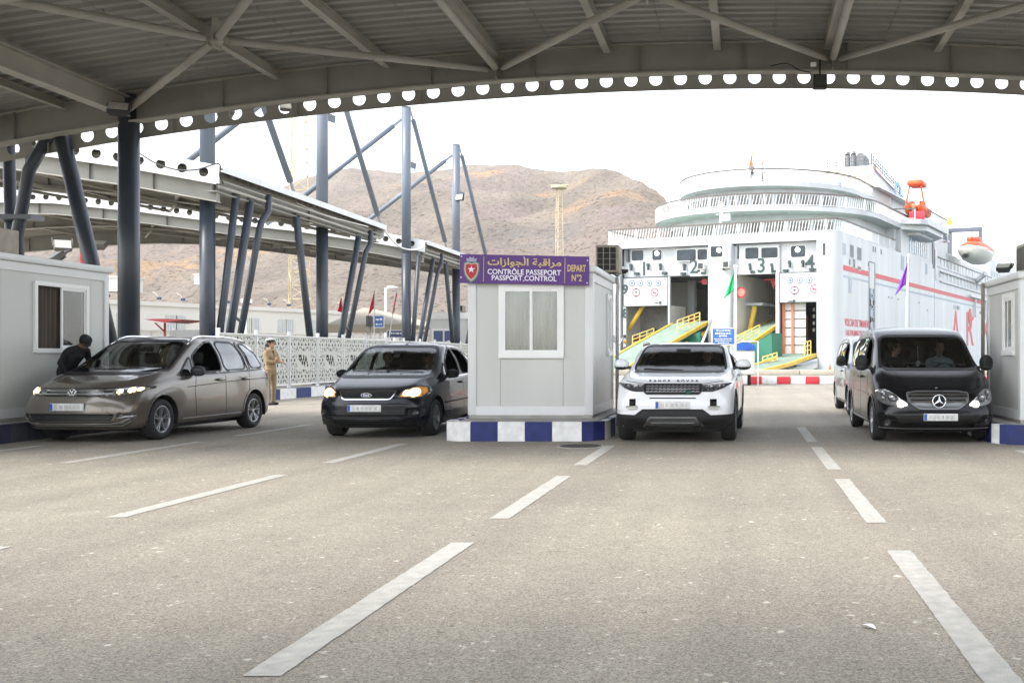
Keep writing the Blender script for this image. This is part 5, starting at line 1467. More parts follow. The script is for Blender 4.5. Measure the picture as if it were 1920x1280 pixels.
flag('purple pennant on a white pole behind the black van', U(1696, 722, Yp), U(1703, 478, Yp), droop(U(1704, 486, Yp), U(1702, 527, Yp), U(1679, 553, Yp), Yp, fold=.10), mat('purple_pennant', (.17, .03, .42), .7, var=.12, scale=2), .05)
# ferry ensign and code flag
e = MS.inverted() @ U(1412, 300, 104)
flag('small orange and red ensign hanging from the thin mast at the ferry stern', wp(e.x, e.y, 18.0), wp(e.x, e.y, 22.2), droop(wp(e.x, e.y, 22.0), wp(e.x, e.y, 20.2), wp(e.x - .55, e.y, 19.9), 0), mat('ensign_orange', (.75, .22, .05), .7), .05)
e = MS.inverted() @ U(1777, 410, 118)
flag('yellow signal flag by the antenna masts of the ferry', wp(e.x, e.y, 12.4), wp(e.x, e.y, 19), droop(wp(e.x, e.y, 17.2), wp(e.x, e.y, 16.0), wp(e.x + .7, e.y, 16.2), 0), mat('signal_yellow', (.75, .72, .05), .7), .05)
# ================================================================== BACKGROUND
from mathutils import noise as NZ
RIDGE = [(-1400, 470), (-700, 452), (-200, 440), (0, 436), (200, 425), (400, 395), (500, 362), (543, 348), (565, 338), (600, 328), (640, 319), (665, 317), (700, 321), (760, 325), (800, 322), (830, 318), (870, 311), (905, 309), (960, 309), (1000, 316), (1030, 321), (1060, 324), (1085, 319), (1110, 316), (1135, 316), (1160, 324), (1200, 341), (1232, 358), (1246, 372), (1256, 388), (1261, 402), (1264, 430), (1267, 500), (1270, 590), (1274, 640)]
def ridge(px):
    for (a, ya), (b_, yb) in zip(RIDGE[:-1], RIDGE[1:]):
        if px <= b_: t_ = (px - a) / (b_ - a); return ya + (yb - ya) * t_
    return 640
def hills():
    cols = []; px = -1400
    while px <= 1274: cols.append(px); px += (14 if px < 0 else (5 if px < 1236 else 2.0))
    rows = 150; vs = []; nc = len(cols)
    for r_ in range(rows + 1):
        t_ = r_ / rows
        for px in cols:
            yr = ridge(px)
            Yr = 900 + 260 * math.sin((px + 300) / 420.0) - max(0, px - 1000) * .8
            Y = 235 + (Yr - 235) * (t_ / .86) if t_ <= .86 else Yr + 500 * (t_ - .86) / .14
            zr = EYE + (668 - yr) * Yr / 1970
            s_ = min(1, t_ / .86)
            f = s_ ** 1.12 * (.93 + .07 * math.sin(s_ * 3.3))
            f = f / (.93 + .07 * math.sin(3.3)) if s_ > 0 else 0
            z = zr * f if t_ <= .86 else zr * (1 - ((t_ - .86) / .14) ** 2 * .8) - 2
            x = (px - 1396) * Y / 1970
            p_ = Vector((x, Y, 0))
            amp = math.sin(PI * min(1, s_)) ** .6 if t_ <= .86 else 0
            n1 = NZ.fractal(p_ * .006 + Vector((3, 1, 0)), .9, 2.1, 4)
            n2 = NZ.fractal(p_ * .03, .8, 2.2, 4)
            g1 = abs(NZ.noise(p_ * .009 + Vector((9, 4, 2)))) * 2
            z += amp * (n1 * 12 - g1 * 15 + n2 * 4.2) + (n2 * 1.2 if s_ > .8 else 0)
            y2 = Y + amp * n2 * 4
            vs.append((x, y2, max(z, -1)))
    mb = MB(); mb.add(vs, [(r_ * nc + c, r_ * nc + c + 1, (r_ + 1) * nc + c + 1, (r_ + 1) * nc + c) for r_ in range(rows) for c in range(nc - 1)], 0, True)
    m = bpy.data.materials.new('dry_rocky_hillside'); m.use_nodes = True
    t = m.node_tree; b = t.nodes['Principled BSDF']; N = t.nodes.new; L = t.links.new
    tc = N('ShaderNodeTexCoord')
    def nz(scale, det=5, rough=.6, off=(0, 0, 0), dist=0.0):
        mp = N('ShaderNodeMapping'); mp.inputs['Location'].default_value = off; L(tc.outputs['Object'], mp.inputs['Vector'])
        n = N('ShaderNodeTexNoise'); n.inputs['Scale'].default_value = scale; n.inputs['Detail'].default_value = det; n.inputs['Roughness'].default_value = rough; n.inputs['Distortion'].default_value = dist
        L(mp.outputs[0], n.inputs['Vector']); return n.outputs['Fac']
    def rp(src, a, b_, ca=(0, 0, 0), cb=(1, 1, 1)):
        r = N('ShaderNodeValToRGB'); e = r.color_ramp.elements; e[0].position, e[1].position = a, b_; e[0].color = (*ca, 1); e[1].color = (*cb, 1); L(src, r.inputs['Fac']); return r.outputs[0]
    def mx(f, a, b_):
        x = N('ShaderNodeMix'); x.data_type = 'RGBA'; L(f, x.inputs['Factor'])
        for i, v in ((6, a), (7, b_)):
            if isinstance(v, tuple): x.inputs[i].default_value = (*v, 1)
            else: L(v, x.inputs[i])
        return x.outputs[2]
    def math_(op, a, b_):
        x = N('ShaderNodeMath'); x.operation = op; x.use_clamp = True
        for i, v in ((0, a), (1, b_)):
            if isinstance(v, (int, float)): x.inputs[i].default_value = v
            else: L(v, x.inputs[i])
        return x.outputs[0]
    c = rp(nz(.02, 6, .65), .35, .68, (.215, .18, .148), (.33, .275, .22))
    c = mx(rp(nz(.011, 5, .6, (50, 0, 0), 1.0), .50, .66), c, (.30, .235, .21))
    # orange earth patches: where the photograph has them (left shoulder and the headland)
    def patch(px, py, Y, rad):
        p_ = U(px, py, Y); vd = N('ShaderNodeVectorMath'); vd.operation = 'DISTANCE'; L(tc.outputs['Object'], vd.inputs[0]); vd.inputs[1].default_value = p_
        mr = N('ShaderNodeMapRange'); mr.inputs[1].default_value = rad * 1.0; mr.inputs[2].default_value = rad * .2; L(vd.outputs['Value'], mr.inputs[0]); return mr.outputs[0]
    P1 = math_('ADD', patch(810, 360, 830, 75), patch(900, 350, 820, 45)); P2 = math_('ADD', patch(1185, 400, 560, 50), patch(1050, 360, 700, 30))
    P3 = patch(310, 490, 560, 70)
    org = math_('MULTIPLY', rp(nz(.035, 5, .7, (9, 9, 0), .8), .44, .60), math_('ADD', math_('ADD', P1, P2), P3))
    c = mx(org, c, (.56, .33, .15))
    gr = math_('MULTIPLY', rp(nz(.05, 4, .7, (1, 7, 3)), .40, .60), patch(1010, 452, 480, 30))
    c = mx(gr, c, (.17, .17, .175))
    scr = rp(nz(.42, 4, .75, (3, 3, 3)), .54, .61)
    c = mx(math_('MULTIPLY', scr, .9), c, (.075, .06, .045))
    pale = rp(nz(.33, 4, .7, (13, 3, 3)), .58, .70)
    c = mx(math_('MULTIPLY', pale, .6), c, (.42, .36, .31))
    L(c, b.inputs['Base Color']); b.inputs['Roughness'].default_value = .95; b.inputs['Specular IOR Level'].default_value = .1
    bp = N('ShaderNodeBump'); bp.inputs['Strength'].default_value = 1.0; bp.inputs['Distance'].default_value = 6.0; L(nz(.16, 7, .72), bp.inputs['Height']); L(bp.outputs[0], b.inputs['Normal'])
    return mb.build('hills', m, merge=False, kind='structure')
hills()

# ---- long white building, wall, tent, kiosk, signs behind the fence
M_bldg = mat('sun_bleached_white_wall', (.58, .56, .51), .8, var=.06, scale=.25, streak=(1, 1, .3))
M_bwin = mat('pale_shuttered_window', (.40, .42, .43), .5, var=.1, scale=2)
def plank_wall(name_, a, b_, z0, z1, th, m, parent):
    mb = MB(); a = Vector(a); b_ = Vector(b_); mid = Vector((0, 0, (z0 + z1) / 2)); mb.bar(a + mid, b_ + mid, th, z1 - z0); return mb.build(name_, m, parent)
A = U(120, 0, 84); B = U(655, 0, 110); A.z = B.z = 0
bt_ = thing('building', 'long low white port building with small windows at the foot of the hill', 'building', (A + B) / 2)
d = (B - A).normalized(); nrm = Vector((-d.y, d.x, 0))
if nrm.y < 0: nrm = -nrm
mb = MB(); mb.ext([A, B, B + nrm * 14, A + nrm * 14], (0, 0, 5.7)); mb.build('wall', M_bldg, bt_)
mb = MB(); mb.ext([A - nrm * .2 + Vector((0, 0, 5.7)), B - nrm * .2 + Vector((0, 0, 5.7)), B + nrm * 14 + Vector((0, 0, 5.7)), A + nrm * 14 + Vector((0, 0, 5.7))], (0, 0, .35)); mb.build('parapet', M_bldg, bt_)
for px in (230, 322, 337, 430, 465, 477, 530, 541, 590):
    t_ = None
    # where the ray at px meets the wall line
    dx = (px - 1396) / 1970; k = (A.x - dx * A.y) / (dx * d.y - d.x); c = A + d * k - nrm * .03
    mb = MB(); mb.bar(c - d * .55 + Vector((0, 0, 4.3)), c + d * .55 + Vector((0, 0, 4.3)), .08, 1.3); f = mb.build('window', M_bwin, bt_)
    mb = MB()
    for q_ in (-.5, -.25, 0, .25, .5): mb.bar(c + d * q_ - nrm * .05 + Vector((0, 0, 3.65)), c + d * q_ - nrm * .05 + Vector((0, 0, 4.95)), .05, .05, up=(0, 1, 0))
    mb.build('window_bars', M_bldg, f)
mb = MB()
for k in range(13):
    c = A.lerp(B, (k + .5) / 13) - nrm * .1 + Vector((0, 0, 6.0)); mb.path([c, c + Vector((0, 0, .6)), c + Vector((-.1, -.1, .8)), c + Vector((-.35, -.15, .9))], .03, 6)
mb.build('roof_lamp_arm', M_bldg, bt_, kind='stuff')
for k in range(13):
    c = A.lerp(B, (k + .5) / 13) - nrm * .3 + Vector((0, 0, 6.35)); mb = MB(); mb.box(c - Vector((.15, .1, .12)), c + Vector((.15, .1, .12))); mb.build('roof_lamp', mat('dark_blue_lamp', (.02, .03, .09), .5), bt_)
A2 = U(200, 0, 70); B2 = U(800, 0, 100); A2.z = B2.z = 0
pw_ = thing('wall', 'white perimeter wall in front of the long port building', 'wall', (A2 + B2) / 2)
n_ = 10
for k in range(n_): a = A2.lerp(B2, k / n_); b_ = A2.lerp(B2, (k + .985) / n_); plank_wall('wall_panel', a, b_, 0, 3.1, .2, M_bldg, pw_); plank_wall('coping', a, b_, 3.1, 3.2, .34, M_bldg, pw_)
hs_ = thing('building', 'tiny pale house on the hillside track behind the nearer masts', 'house', U(206, 545, 260))
mb = MB(); c = U(178, 546, 250); mb.box(c, c + Vector((8, 6, 3.2))); mb.build('wall', M_bldg, hs_)
mb = MB(); mb.box(c + Vector((-.3, -.3, 3.2)), c + Vector((8.3, 6.3, 3.6))); mb.build('roof', M_bldg, hs_)
hs2 = thing('building', 'small white house on the slope seen between the first two masts', 'house', U(378, 530, 300))
mb = MB(); c = U(364, 533, 290); mb.box(c, c + Vector((3.6, 4, 2.6))); mb.build('wall', M_bldg, hs2)
mb = MB(); mb.box(c + Vector((-.2, -.2, 2.6)), c + Vector((3.8, 4.2, 2.9))); mb.build('roof', M_bldg, hs2)
# tent
tn = thing('tent', 'beige pitched tent standing behind the perforated fence', 'tent', U(690, 640, 66))
M_tent = mat('beige_tent_canvas', (.40, .36, .28), .8, var=.08, scale=.8)
a, b_, pk = U(612, 608, 62), U(760, 608, 62), U(692, 578, 68)
off = Vector((0, 12, 0))
mb = MB(); mb.add([a, b_, b_ + off, a + off, pk + Vector((0, -1, 0)), pk + Vector((0, 1, 0))], [(0, 1, 4), (1, 2, 5, 4), (2, 3, 5), (3, 0, 4, 5)]); mb.build('roof', M_tent, tn)
mb = MB(); mb.add([a, b_, b_ - Vector((0, 0, .5)), a - Vector((0, 0, .5))], [(0, 1, 2, 3)]); mb.build('valance', M_tent, tn)
for c in (a, b_, (a + b_) / 2, a + off, b_ + off): mb = MB(); mb.tube((c.x, c.y + .1, 0), (c.x, c.y + .1, c.z), .08, 8); mb.build('pole', M_whitebright, tn)
# kiosk with blue panes
kk = thing('kiosk', 'small white kiosk with two blue window panes beyond the fence, beside the middle booth', 'kiosk', U(840, 640, 60))
a = U(806, 0, 60); b_ = U(885, 0, 60)
mb = MB(); mb.box((a.x, 60, .2), (b_.x, 63, 3.45)); mb.build('wall', M_white, kk)
mb = MB(); mb.bbox((a.x - .12, 59.85, 3.45), (b_.x + .12, 63.1, 3.85), .04); mb.build('roof', M_whitebright, kk)
mb = MB(); mb.box((a.x + .05, 60.1, 0), (b_.x - .05, 62.9, .2)); mb.build('base', M_conc, kk)
c0, c1 = U(810, 616, 60), U(855, 643, 60); mb = MB(); mb.box((c0.x, 59.93, c1.z), (c1.x, 59.995, c0.z)); f = mb.build('window', M_whitebright, kk)
for (p0, p1) in ((813, 830), (833.5, 851)):
    mb = MB(); mb.box((U(p0, 0, 59.9).x, 59.90, c1.z + .1), (U(p1, 0, 59.9).x, 59.925, c0.z - .12)); mb.build('pane', mat('blue_window_film', (.01, .03, .16), .3), f)
ac_unit('small air conditioner on the roof of the far kiosk', U(848, 0, 59.9).x, U(868, 0, 59.9).x, 60.0, 60.5, 3.86, 4.25)
# red T-shaped shelter
rs = thing('shelter', 'low red wing-shaped shelter on one post behind the silver car', 'shelter', U(309, 640, 52))
a, b_ = U(268, 602, 52), U(347, 603, 52)
mb = MB(); mb.ext([(a.x, 52, a.z + .1), (a.x + 1.0, 52, a.z - .06), (b_.x - 1.0, 52, a.z - .06), (b_.x, 52, a.z + .08), (b_.x - .8, 52, a.z + .12), (a.x + .8, 52, a.z + .12)], (0, 2.2, 0)); mb.build('roof', mat('deep_red_paint', (.28, .02, .03), .5), rs)
mb = MB(); c = U(309, 0, 53); mb.tube((c.x, 53, 0), (c.x, 53, a.z - .05), .05, 10); mb.tube((c.x, 53, a.z - .5), (c.x - .5, 53, a.z - .05), .04, 6); mb.build('post', mat('deep_red_paint', (.28, .02, .03)), rs)
gb = thing('barrier', 'pale grey low barrier behind the roof rails of the silver car', 'barrier', U(365, 620, 44))
a, b_ = U(318, 0, 44), U(405, 0, 44); mb = MB(); mb.box((a.x, 44, 1.6), (b_.x, 44.1, 2.45)); mb.build('panel', mat('pale_grey_metal', (.42, .43, .42), .5), gb)
for q_ in (a.x + .1, (a.x + b_.x) / 2, b_.x - .1): mb = MB(); mb.box((q_ - .04, 44.1, 0), (q_ + .04, 44.18, 2.5)); mb.build('post', M_alu, gb)
# blue and dark signs, lamps, flags
M_bsign = mat('blue_sign_sheet', (.05, .14, .42), .5, var=.08)
def board(label, px0, py0, px1, py1, Y, m, posts, lines=(), side=None, fm=None):
    t = thing('sign', label, 'sign', U((px0 + px1) / 2, py1, Y))
    a, b_ = U(px0, py0, Y), U(px1, py1, Y)
    mb = MB(); mb.box((a.x, Y, b_.z), (b_.x, Y + .05, a.z)); mb.build('board', m, t)
    if fm: mb = MB(); mb.box((a.x - .04, Y + .01, b_.z - .04), (b_.x + .04, Y + .045, a.z + .04)); mb.build('board_edge', fm, t)
    for px in posts: c = U(px, 0, Y + .1); mb = MB(); mb.tube((c.x, Y + .1, 0), (c.x, Y + .1, a.z - .05), .05, 8); mb.build('post', M_alu, t)
    rr = random.Random(int(px0))
    for (f, h, w0, w1) in lines:
        mb = MB(); z = a.z + (b_.z - a.z) * f; x = a.x + (b_.x - a.x) * w0; xe = a.x + (b_.x - a.x) * w1; hh = abs(a.z - b_.z) * h
        while x < xe:
            w_ = rr.uniform(.5, 1.6) * hh; mb.box((x, Y - .006, z - hh * rr.uniform(.2, .5)), (min(xe, x + w_), Y - .001, z + hh * rr.uniform(.1, .5)))
            x += w_ + hh * .35
        mb.build('lettering', M_whitebright, t, kind='stuff')
    return t
board('blue and white sign on two posts in front of the beige tent', 702, 592, 719, 613, 57, M_bsign, (694, 713), ((.3, .22, .15, .85), (.75, .14, .15, .85)), fm=M_whitebright)
mb = MB(); a, b_ = U(687, 592, 57), U(696, 612, 57); mb.bbox((a.x, 56.9, b_.z), (b_.x, 57.3, a.z), .03); mb.build('signal_box', mat('dark_signal_box', (.06, .065, .07), .5), label='dark grey box mounted beside the blue sign by the tent', cat='box')
board('low dark blue sign behind the roof of the dark car', 726, 620, 758, 632, 60, mat('dark_navy_sign', (.03, .06, .16), .5), (735, 750), ((.4, .3, .1, .9),), fm=M_whitebright)
board('blue notice board with white lines of writing behind the white suv', 1336, 616, 1377, 645, 40, M_bsign, (1342, 1371), ((.13, .12, .18, .85), (.30, .12, .12, .85), (.47, .12, .3, .65), (.66, .07, .08, .9), (.78, .07, .12, .88), (.91, .07, .25, .75)), fm=M_whitebright)
def lean_flag(label, px_t, py_t, px_b, Y, cl, m=M_red):
    top = U(px_t, py_t, Y); base = U(px_b, 0, Y); base.z = 0
    flag(label, base, top, droop(cl[0], cl[1], cl[2], Y, fold=.12), m, .035, group='red flags behind the fence')
lean_flag('red flag on a leaning pole left of the beige tent', 637, 556, 690, 60, (U(640, 560, 60), U(646, 587, 60), U(631, 583, 60)))
lean_flag('red flag hanging over the middle of the beige tent', 702, 545, 701, 58, (U(702, 550, 58), U(701, 578, 58), U(689, 592, 58)))
lean_flag('red flag on the leaning pole right of the blue sign', 744, 545, 716, 58, (U(744, 551, 58), U(739, 585, 58), U(735, 590, 58)))
lean_flag('red flag seen between the left cabin roof and the near column', 152, 462, 153, 48, (U(151, 466, 48), U(150, 496, 48), U(157, 496, 48)))
lp = thing('lamp_post', 'thin white lamp post with one arm against the hillside', 'lamp post', U(723, 640, 80))
c = U(723, 0, 80); mb = MB(); mb.tube((c.x, 80, 0), (c.x, 80, U(0, 540, 80).z), .09, 8); mb.bar((c.x, 80, U(0, 541, 80).z), (c.x + .9, 80, U(0, 538, 80).z), .06, .06); mb.build('pole', M_whitebright, lp)
mb = MB(); c2 = U(733, 538, 80); mb.bbox(c2 - Vector((.3, .1, .06)), c2 + Vector((.3, .1, .06)), .02); mb.build('lamp', M_whitebright, lp)
lp = thing('lamp_post', 'white camera pole above the perimeter wall between two masts', 'lamp post', U(461, 640, 84))
c = U(461, 0, 78); mb = MB(); mb.tube((c.x, 78, 0), (c.x, 78, U(0, 566, 78).z), .08, 8); mb.build('pole', M_whitebright, lp)
mb = MB(); c2 = U(463, 564, 78); mb.box(c2 - Vector((.35, .2, .15)), c2 + Vector((.3, .2, .15))); mb.build('camera', M_whitebright, lp)
# lattice towers
M_twr = mat('faded_yellow_lattice', (.52, .43, .27), .6, var=.15)
def tower(label, px, Y, ztop_, wb, wt, r, steps, head=False):
    c = U(px, 0, Y); t = thing('lattice_tower', label, 'tower', (c.x, Y, 0))
    def ctr(z, k): w_ = wb + (wt - wb) * min(1, z / ztop_); a = 2 * PI * k / 3 + .5; return Vector((c.x + math.cos(a) * w_ * .58, Y + math.sin(a) * w_ * .58, z))
    for k in range(3): mb = MB(); mb.tube(ctr(0, k), ctr(ztop_, k), r, 6); mb.build('leg', M_twr, t)
    mb = MB()
    for i in range(steps):
        z0, z1 = ztop_ * i / steps, ztop_ * (i + 1) / steps
        for k in range(3):
            a, b_ = (ctr(z0, k), ctr(z1, (k + 1) % 3)) if i % 2 else (ctr(z0, (k + 1) % 3), ctr(z1, k))
            mb.tube(a, b_, r * .55, 5, cap=False); mb.tube(ctr(z1, k), ctr(z1, (k + 1) % 3), r * .55, 5, cap=False)
    mb.build('bracing', M_twr, t, kind='stuff')
    if head:
        mb = MB(); mb.tube((c.x, Y, ztop_), (c.x, Y, ztop_ + .5), wt * 1.3, 12); mb.bar((c.x - wt * 1.7, Y, ztop_ + .8), (c.x + wt * 1.7, Y, ztop_ + .8), .3, .2); mb.build('platform', M_twr, t)
    mb = MB(); mb.box((c.x - wb, Y - wb, 0), (c.x + wb, Y + wb, .3)); mb.build('foundation', M_conc, t)
tower('tall faded yellow lattice tower rising between the second and third masts', 557, 130, 44, 3.2, 1.3, .09, 26)
tower('distant lattice tower with a platform head against the cliff right of the masts', 1048, 230, 38, 2.3, 1.3, .07, 18, True)
# second, fence-side tower shafts are not repeated; the ferry-side ground items
kb = thing('kerb_line', 'red and white painted kerb line across the quay before the ferry', 'kerb', (0, 50.7, 0))
kr = mat('red_kerb_paint', (.55, .03, .045), .6, var=.2, scale=3)
x = U(1403, 0, 50.7).x; k = 0
xs_ = x
while x < 24:
    w_ = .66 if k % 2 == 0 else .73
    mb = MB(); mb.bbox((x + .01, 50.7, 0), (x + w_ - .01, 51.1, .37), .03); mb.build('kerb_block', kr if k % 2 == 0 else M_kwhite, kb); x += w_; k += 1
x = xs_; k = 1
while x > -6.0:
    w_ = .66 if k % 2 == 0 else .73
    mb = MB(); mb.bbox((x - w_ + .01, 50.7, 0), (x - .01, 51.1, .37), .03); mb.build('kerb_block', kr if k % 2 == 0 else M_kwhite, kb); x -= w_; k += 1
q_ = thing('quay_kerb', 'long pale concrete quay kerb behind the red and white kerb line', 'kerb', (4, 76, 0))
for k in range(-3, 9):
    mb = MB(); mb.bbox((k * 4 + .02, 76, 0), (k * 4 + 3.98, 77.2, .38), .04); mb.build('kerb_block', mat('pale_beige_concrete', (.40, .36, .29), .8, var=.1), q_)
def cone(px, py, label):
    c = G(px, py); t = thing('traffic_cone', label, 'traffic cone', c)
    mb = MB(); mb.box((c.x - .2, c.y - .2, .005), (c.x + .2, c.y + .2, .05)); mb.build('base', M_orange, t)
    mb = MB(); mb.tube((c.x, c.y, .05), (c.x, c.y, .75), .15, 12, r1=.03); mb.build('body', M_orange, t)
cone(1556, 701, 'orange traffic cone on the quay just left of the grey van')
# blue covered trailer with a white frame behind the suv
tr = thing('trailer', 'blue covered trailer inside a white tube frame behind the white suv', 'trailer', (U(1396, 0, 48).x, 48, 0))
a, b_ = U(1373, 641, 48), U(1417, 656, 48)
mb = MB(); P = [(a.x, 48, b_.z), (b_.x, 48, b_.z), (b_.x, 48, b_.z + .15), (b_.x - .25, 48, a.z - .02), (a.x + .45, 48, a.z), (a.x + .1, 48, a.z - .12)]; mb.ext(P, (0, 2.2, 0)); mb.build('cover', mat('blue_tarpaulin', (.02, .10, .42), .5, var=.15, scale=3), tr)
mb = MB(); mb.bbox((a.x + .05, 48.05, .5), (b_.x - .05, 50.1, b_.z - .02), .05); mb.build('body', M_white, tr)
for wx in (a.x + .3, b_.x - .3):
    mb = MB(); mb.tube((wx - .08, 49, .3), (wx + .08, 49, .3), .3, 16); mb.build('wheel', M_black, tr)
mb = MB(); c = U(1420, 640, 47.8); mb.path([(b_.x + .1, 47.8, 0), (b_.x + .1, 47.8, c.z), (a.x + .4, 47.8, c.z)], .035, 8); mb.build('frame', M_whitebright, tr)

# ---- perforated fence on its blue and white kerb
fn = thing('fence', 'white perforated metal fence with arabesque panels along the far lane edge', 'fence', (-15.0, 40, 0))
island('blue and white painted kerb island along the foot of the perforated fence', [(-15.6, 29.75), (-14.75, 29.75), (-14.6, 29.9), (-14.6, 66), (-15.6, 66)], .32, (-15, 45, 0), seq=[.8, .7] + [1.17] * 60, start=0)
M_fpan = mat('white_perforated_sheet', (.47, .47, .42), .5, var=.06)
PWD, PHT, CELL = 2.26, 1.62, .0452
def fence_panel_mesh():
    nu, nv = int(PWD / CELL), int(PHT / CELL); mb = MB(); vs = []
    def hole(u, v):
        if abs(u) > .95 * PWD / 2 or abs(v) > .93 * PHT / 2: return False
        # emblem in the middle: hook and falling zigzag
        segs = [((-.36, .13), (-.20, .13)), ((-.38, .13), (-.38, .04)), ((-.38, .04), (-.27, .0)), ((-.20, .14), (-.12, -.16)), ((-.12, -.16), (.0, .15)), ((.0, .15), (.06, -.17)), ((.06, -.17), (.19, .12)), ((.19, .12), (.32, -.18))]
        if abs(u) < .52 and abs(v) < .30:
            for (a, b_) in segs:
                ax, ay = a; bx_, by = b_; L2 = (bx_ - ax) ** 2 + (by - ay) ** 2
                t_ = max(0, min(1, ((u - ax) * (bx_ - ax) + (v - ay) * (by - ay)) / L2)); dd = math.hypot(u - ax - t_ * (bx_ - ax), v - ay - t_ * (by - ay))
                if dd < .034: return True
            return False
        U_, V_ = abs(u), abs(v)
        # stars on a grid
        gx = (U_ % .565) - .2825; gy = (V_ % .54) - .27; r_ = math.hypot(gx, gy); th = math.atan2(gy, gx)
        f = math.cos(8 * th) * (.5 if r_ < .2 else -.5)
        ringv = math.sin(r_ * 48 + f * 1.7)
        return ringv * (0.55 + .45 * math.cos(8 * th + r_ * 9)) > .42
    idx = {}
    def vid(i, j):
        if (i, j) not in idx: idx[(i, j)] = len(vs); vs.append((i * CELL - PWD / 2, 0, j * CELL - PHT / 2))
        return idx[(i, j)]
    fs = []
    for i in range(nu):
        for j in range(nv):
            if not hole((i + .5) * CELL - PWD / 2, (j + .5) * CELL - PHT / 2): fs.append((vid(i, j), vid(i + 1, j), vid(i + 1, j + 1), vid(i, j + 1)))
    mb.add(vs, fs); return mb
y = 27.6; first = None; zc = .32 + .08 + PHT / 2
post = None
for k in range(1, 16):
    yc = y + 2.33 * k + 1.165
    if first is None:
        first = fence_panel_mesh().build('fence_panel', M_fpan, fn, local=True, merge=False); first.location = (0, yc - 40, zc); first.rotation_euler = (0, 0, R(90)); o = first
        mb = MB(); mb.box((-PWD / 2, .05, -PHT / 2), (PWD / 2, .06, PHT / 2)); bk = mb.build('backing_sheet', mat('dark_backing', (.05, .05, .04), .8), first, local=True)
        mb = MB()
        for z in (-PHT / 2, PHT / 2 - .03): mb.box((-PWD / 2, -.02, z), (PWD / 2, .03, z + .03))
        mb.box((-PWD / 2, -.02, -PHT / 2 + .03), (-PWD / 2 + .03, .03, PHT / 2 - .03)); mb.box((PWD / 2 - .03, -.02, -PHT / 2 + .03), (PWD / 2, .03, PHT / 2 - .03)); fr = mb.build('panel_frame', M_whitebright, first, local=True)
        mb = MB(); mb.box((-.045, -.045, 0), (.045, .045, 1.85)); post = mb.build('fence_post', M_alu, fn, local=True); post.location = (0, yc - 40 - 1.165, .305)
    else:
        o = clone(first, (0, yc - 40, zc), R(90), parent=fn)
        clone(post, (0, yc - 40 - 1.165, .305), parent=fn)

def haze(dens):
    mb = MB(); mb.box((-1600, -70, -3), (1600, 2400, 330)); m = bpy.data.materials.new('pale_air'); m.use_nodes = True; t = m.node_tree
    t.nodes.remove(t.nodes['Principled BSDF']); v = t.nodes.new('ShaderNodeVolumePrincipled'); v.inputs['Color'].default_value = (1.0, .975, .94, 1); v.inputs['Density'].default_value = dens; v.inputs['Anisotropy'].default_value = .2
    t.links.new(v.outputs[0], t.nodes['Material Output'].inputs['Volume']); mb.build('haze', m, kind='stuff')
haze(.0002)
# ================================================================== CARS
def crom(tab, x):
    """smooth interpolation in a table of (x, value...)"""
    if x <= tab[0][0]: return tab[0][1:]
    if x >= tab[-1][0]: return tab[-1][1:]
    for i in range(len(tab) - 1):
        if x <= tab[i + 1][0]:
            p1, p2 = tab[i], tab[i + 1]; p0 = tab[i - 1] if i else p1; p3 = tab[i + 2] if i + 2 < len(tab) else p2
            h = p2[0] - p1[0]; t = (x - p1[0]) / h; out = []
            for k in range(1, len(p1)):
                m1 = (p2[k] - p0[k]) / (p2[0] - p0[0]) * h if p2[0] != p0[0] else 0
                m2 = (p3[k] - p1[k]) / (p3[0] - p1[0]) * h if p3[0] != p1[0] else 0
                d = p2[k] - p1[k]
                # monotone-ish limit
                if m1 * d <= 0: m1 = 0
                else: m1 = math.copysign(min(abs(m1), 3 * abs(d)), d)
                if m2 * d <= 0: m2 = 0
                else: m2 = math.copysign(min(abs(m2), 3 * abs(d)), d)
                t2, t3 = t * t, t * t * t
                out.append(p1[k] * (2 * t3 - 3 * t2 + 1) + m1 * (t3 - 2 * t2 + t) + p2[k] * (-2 * t3 + 3 * t2) + m2 * (t3 - t2))
            return out
def in_poly(p, P):
    x, y = p; c = False; n = len(P)
    for i in range(n):
        x1, y1 = P[i]; x2, y2 = P[(i + 1) % n]
        if (y1 > y) != (y2 > y) and x < (x2 - x1) * (y - y1) / (y2 - y1) + x1: c = not c
    return c
def near_poly(p, P):
    best = None; n = len(P)
    for i in range(n):
        a = Vector(P[i]); b = Vector(P[(i + 1) % n]); q = Vector(p); d = b - a
        t = max(0, min(1, (q - a).dot(d) / max(1e-9, d.length_squared))); c = a + d * t
        if best is None or (q - c).length < best[0]: best = ((q - c).length, c)
    return best
def smooth_poly(P, n=4, tension=.5):
    """round the corners of a polygon a little"""
    out = []; m = len(P)
    for i in range(m):
        a, b, c = Vector(P[i - 1]), Vector(P[i]), Vector(P[(i + 1) % m])
        r = min((a - b).length, (c - b).length) * .25 * tension * 2
        p = b + (a - b).normalized() * r; q = b + (c - b).normalized() * r
        for k in range(n + 1):
            t = k / n; out.append(tuple(p * (1 - t) ** 2 + b * 2 * t * (1 - t) + q * t * t))
    return out
def mirror(P): return [(-x, y) for x, y in reversed(P)]

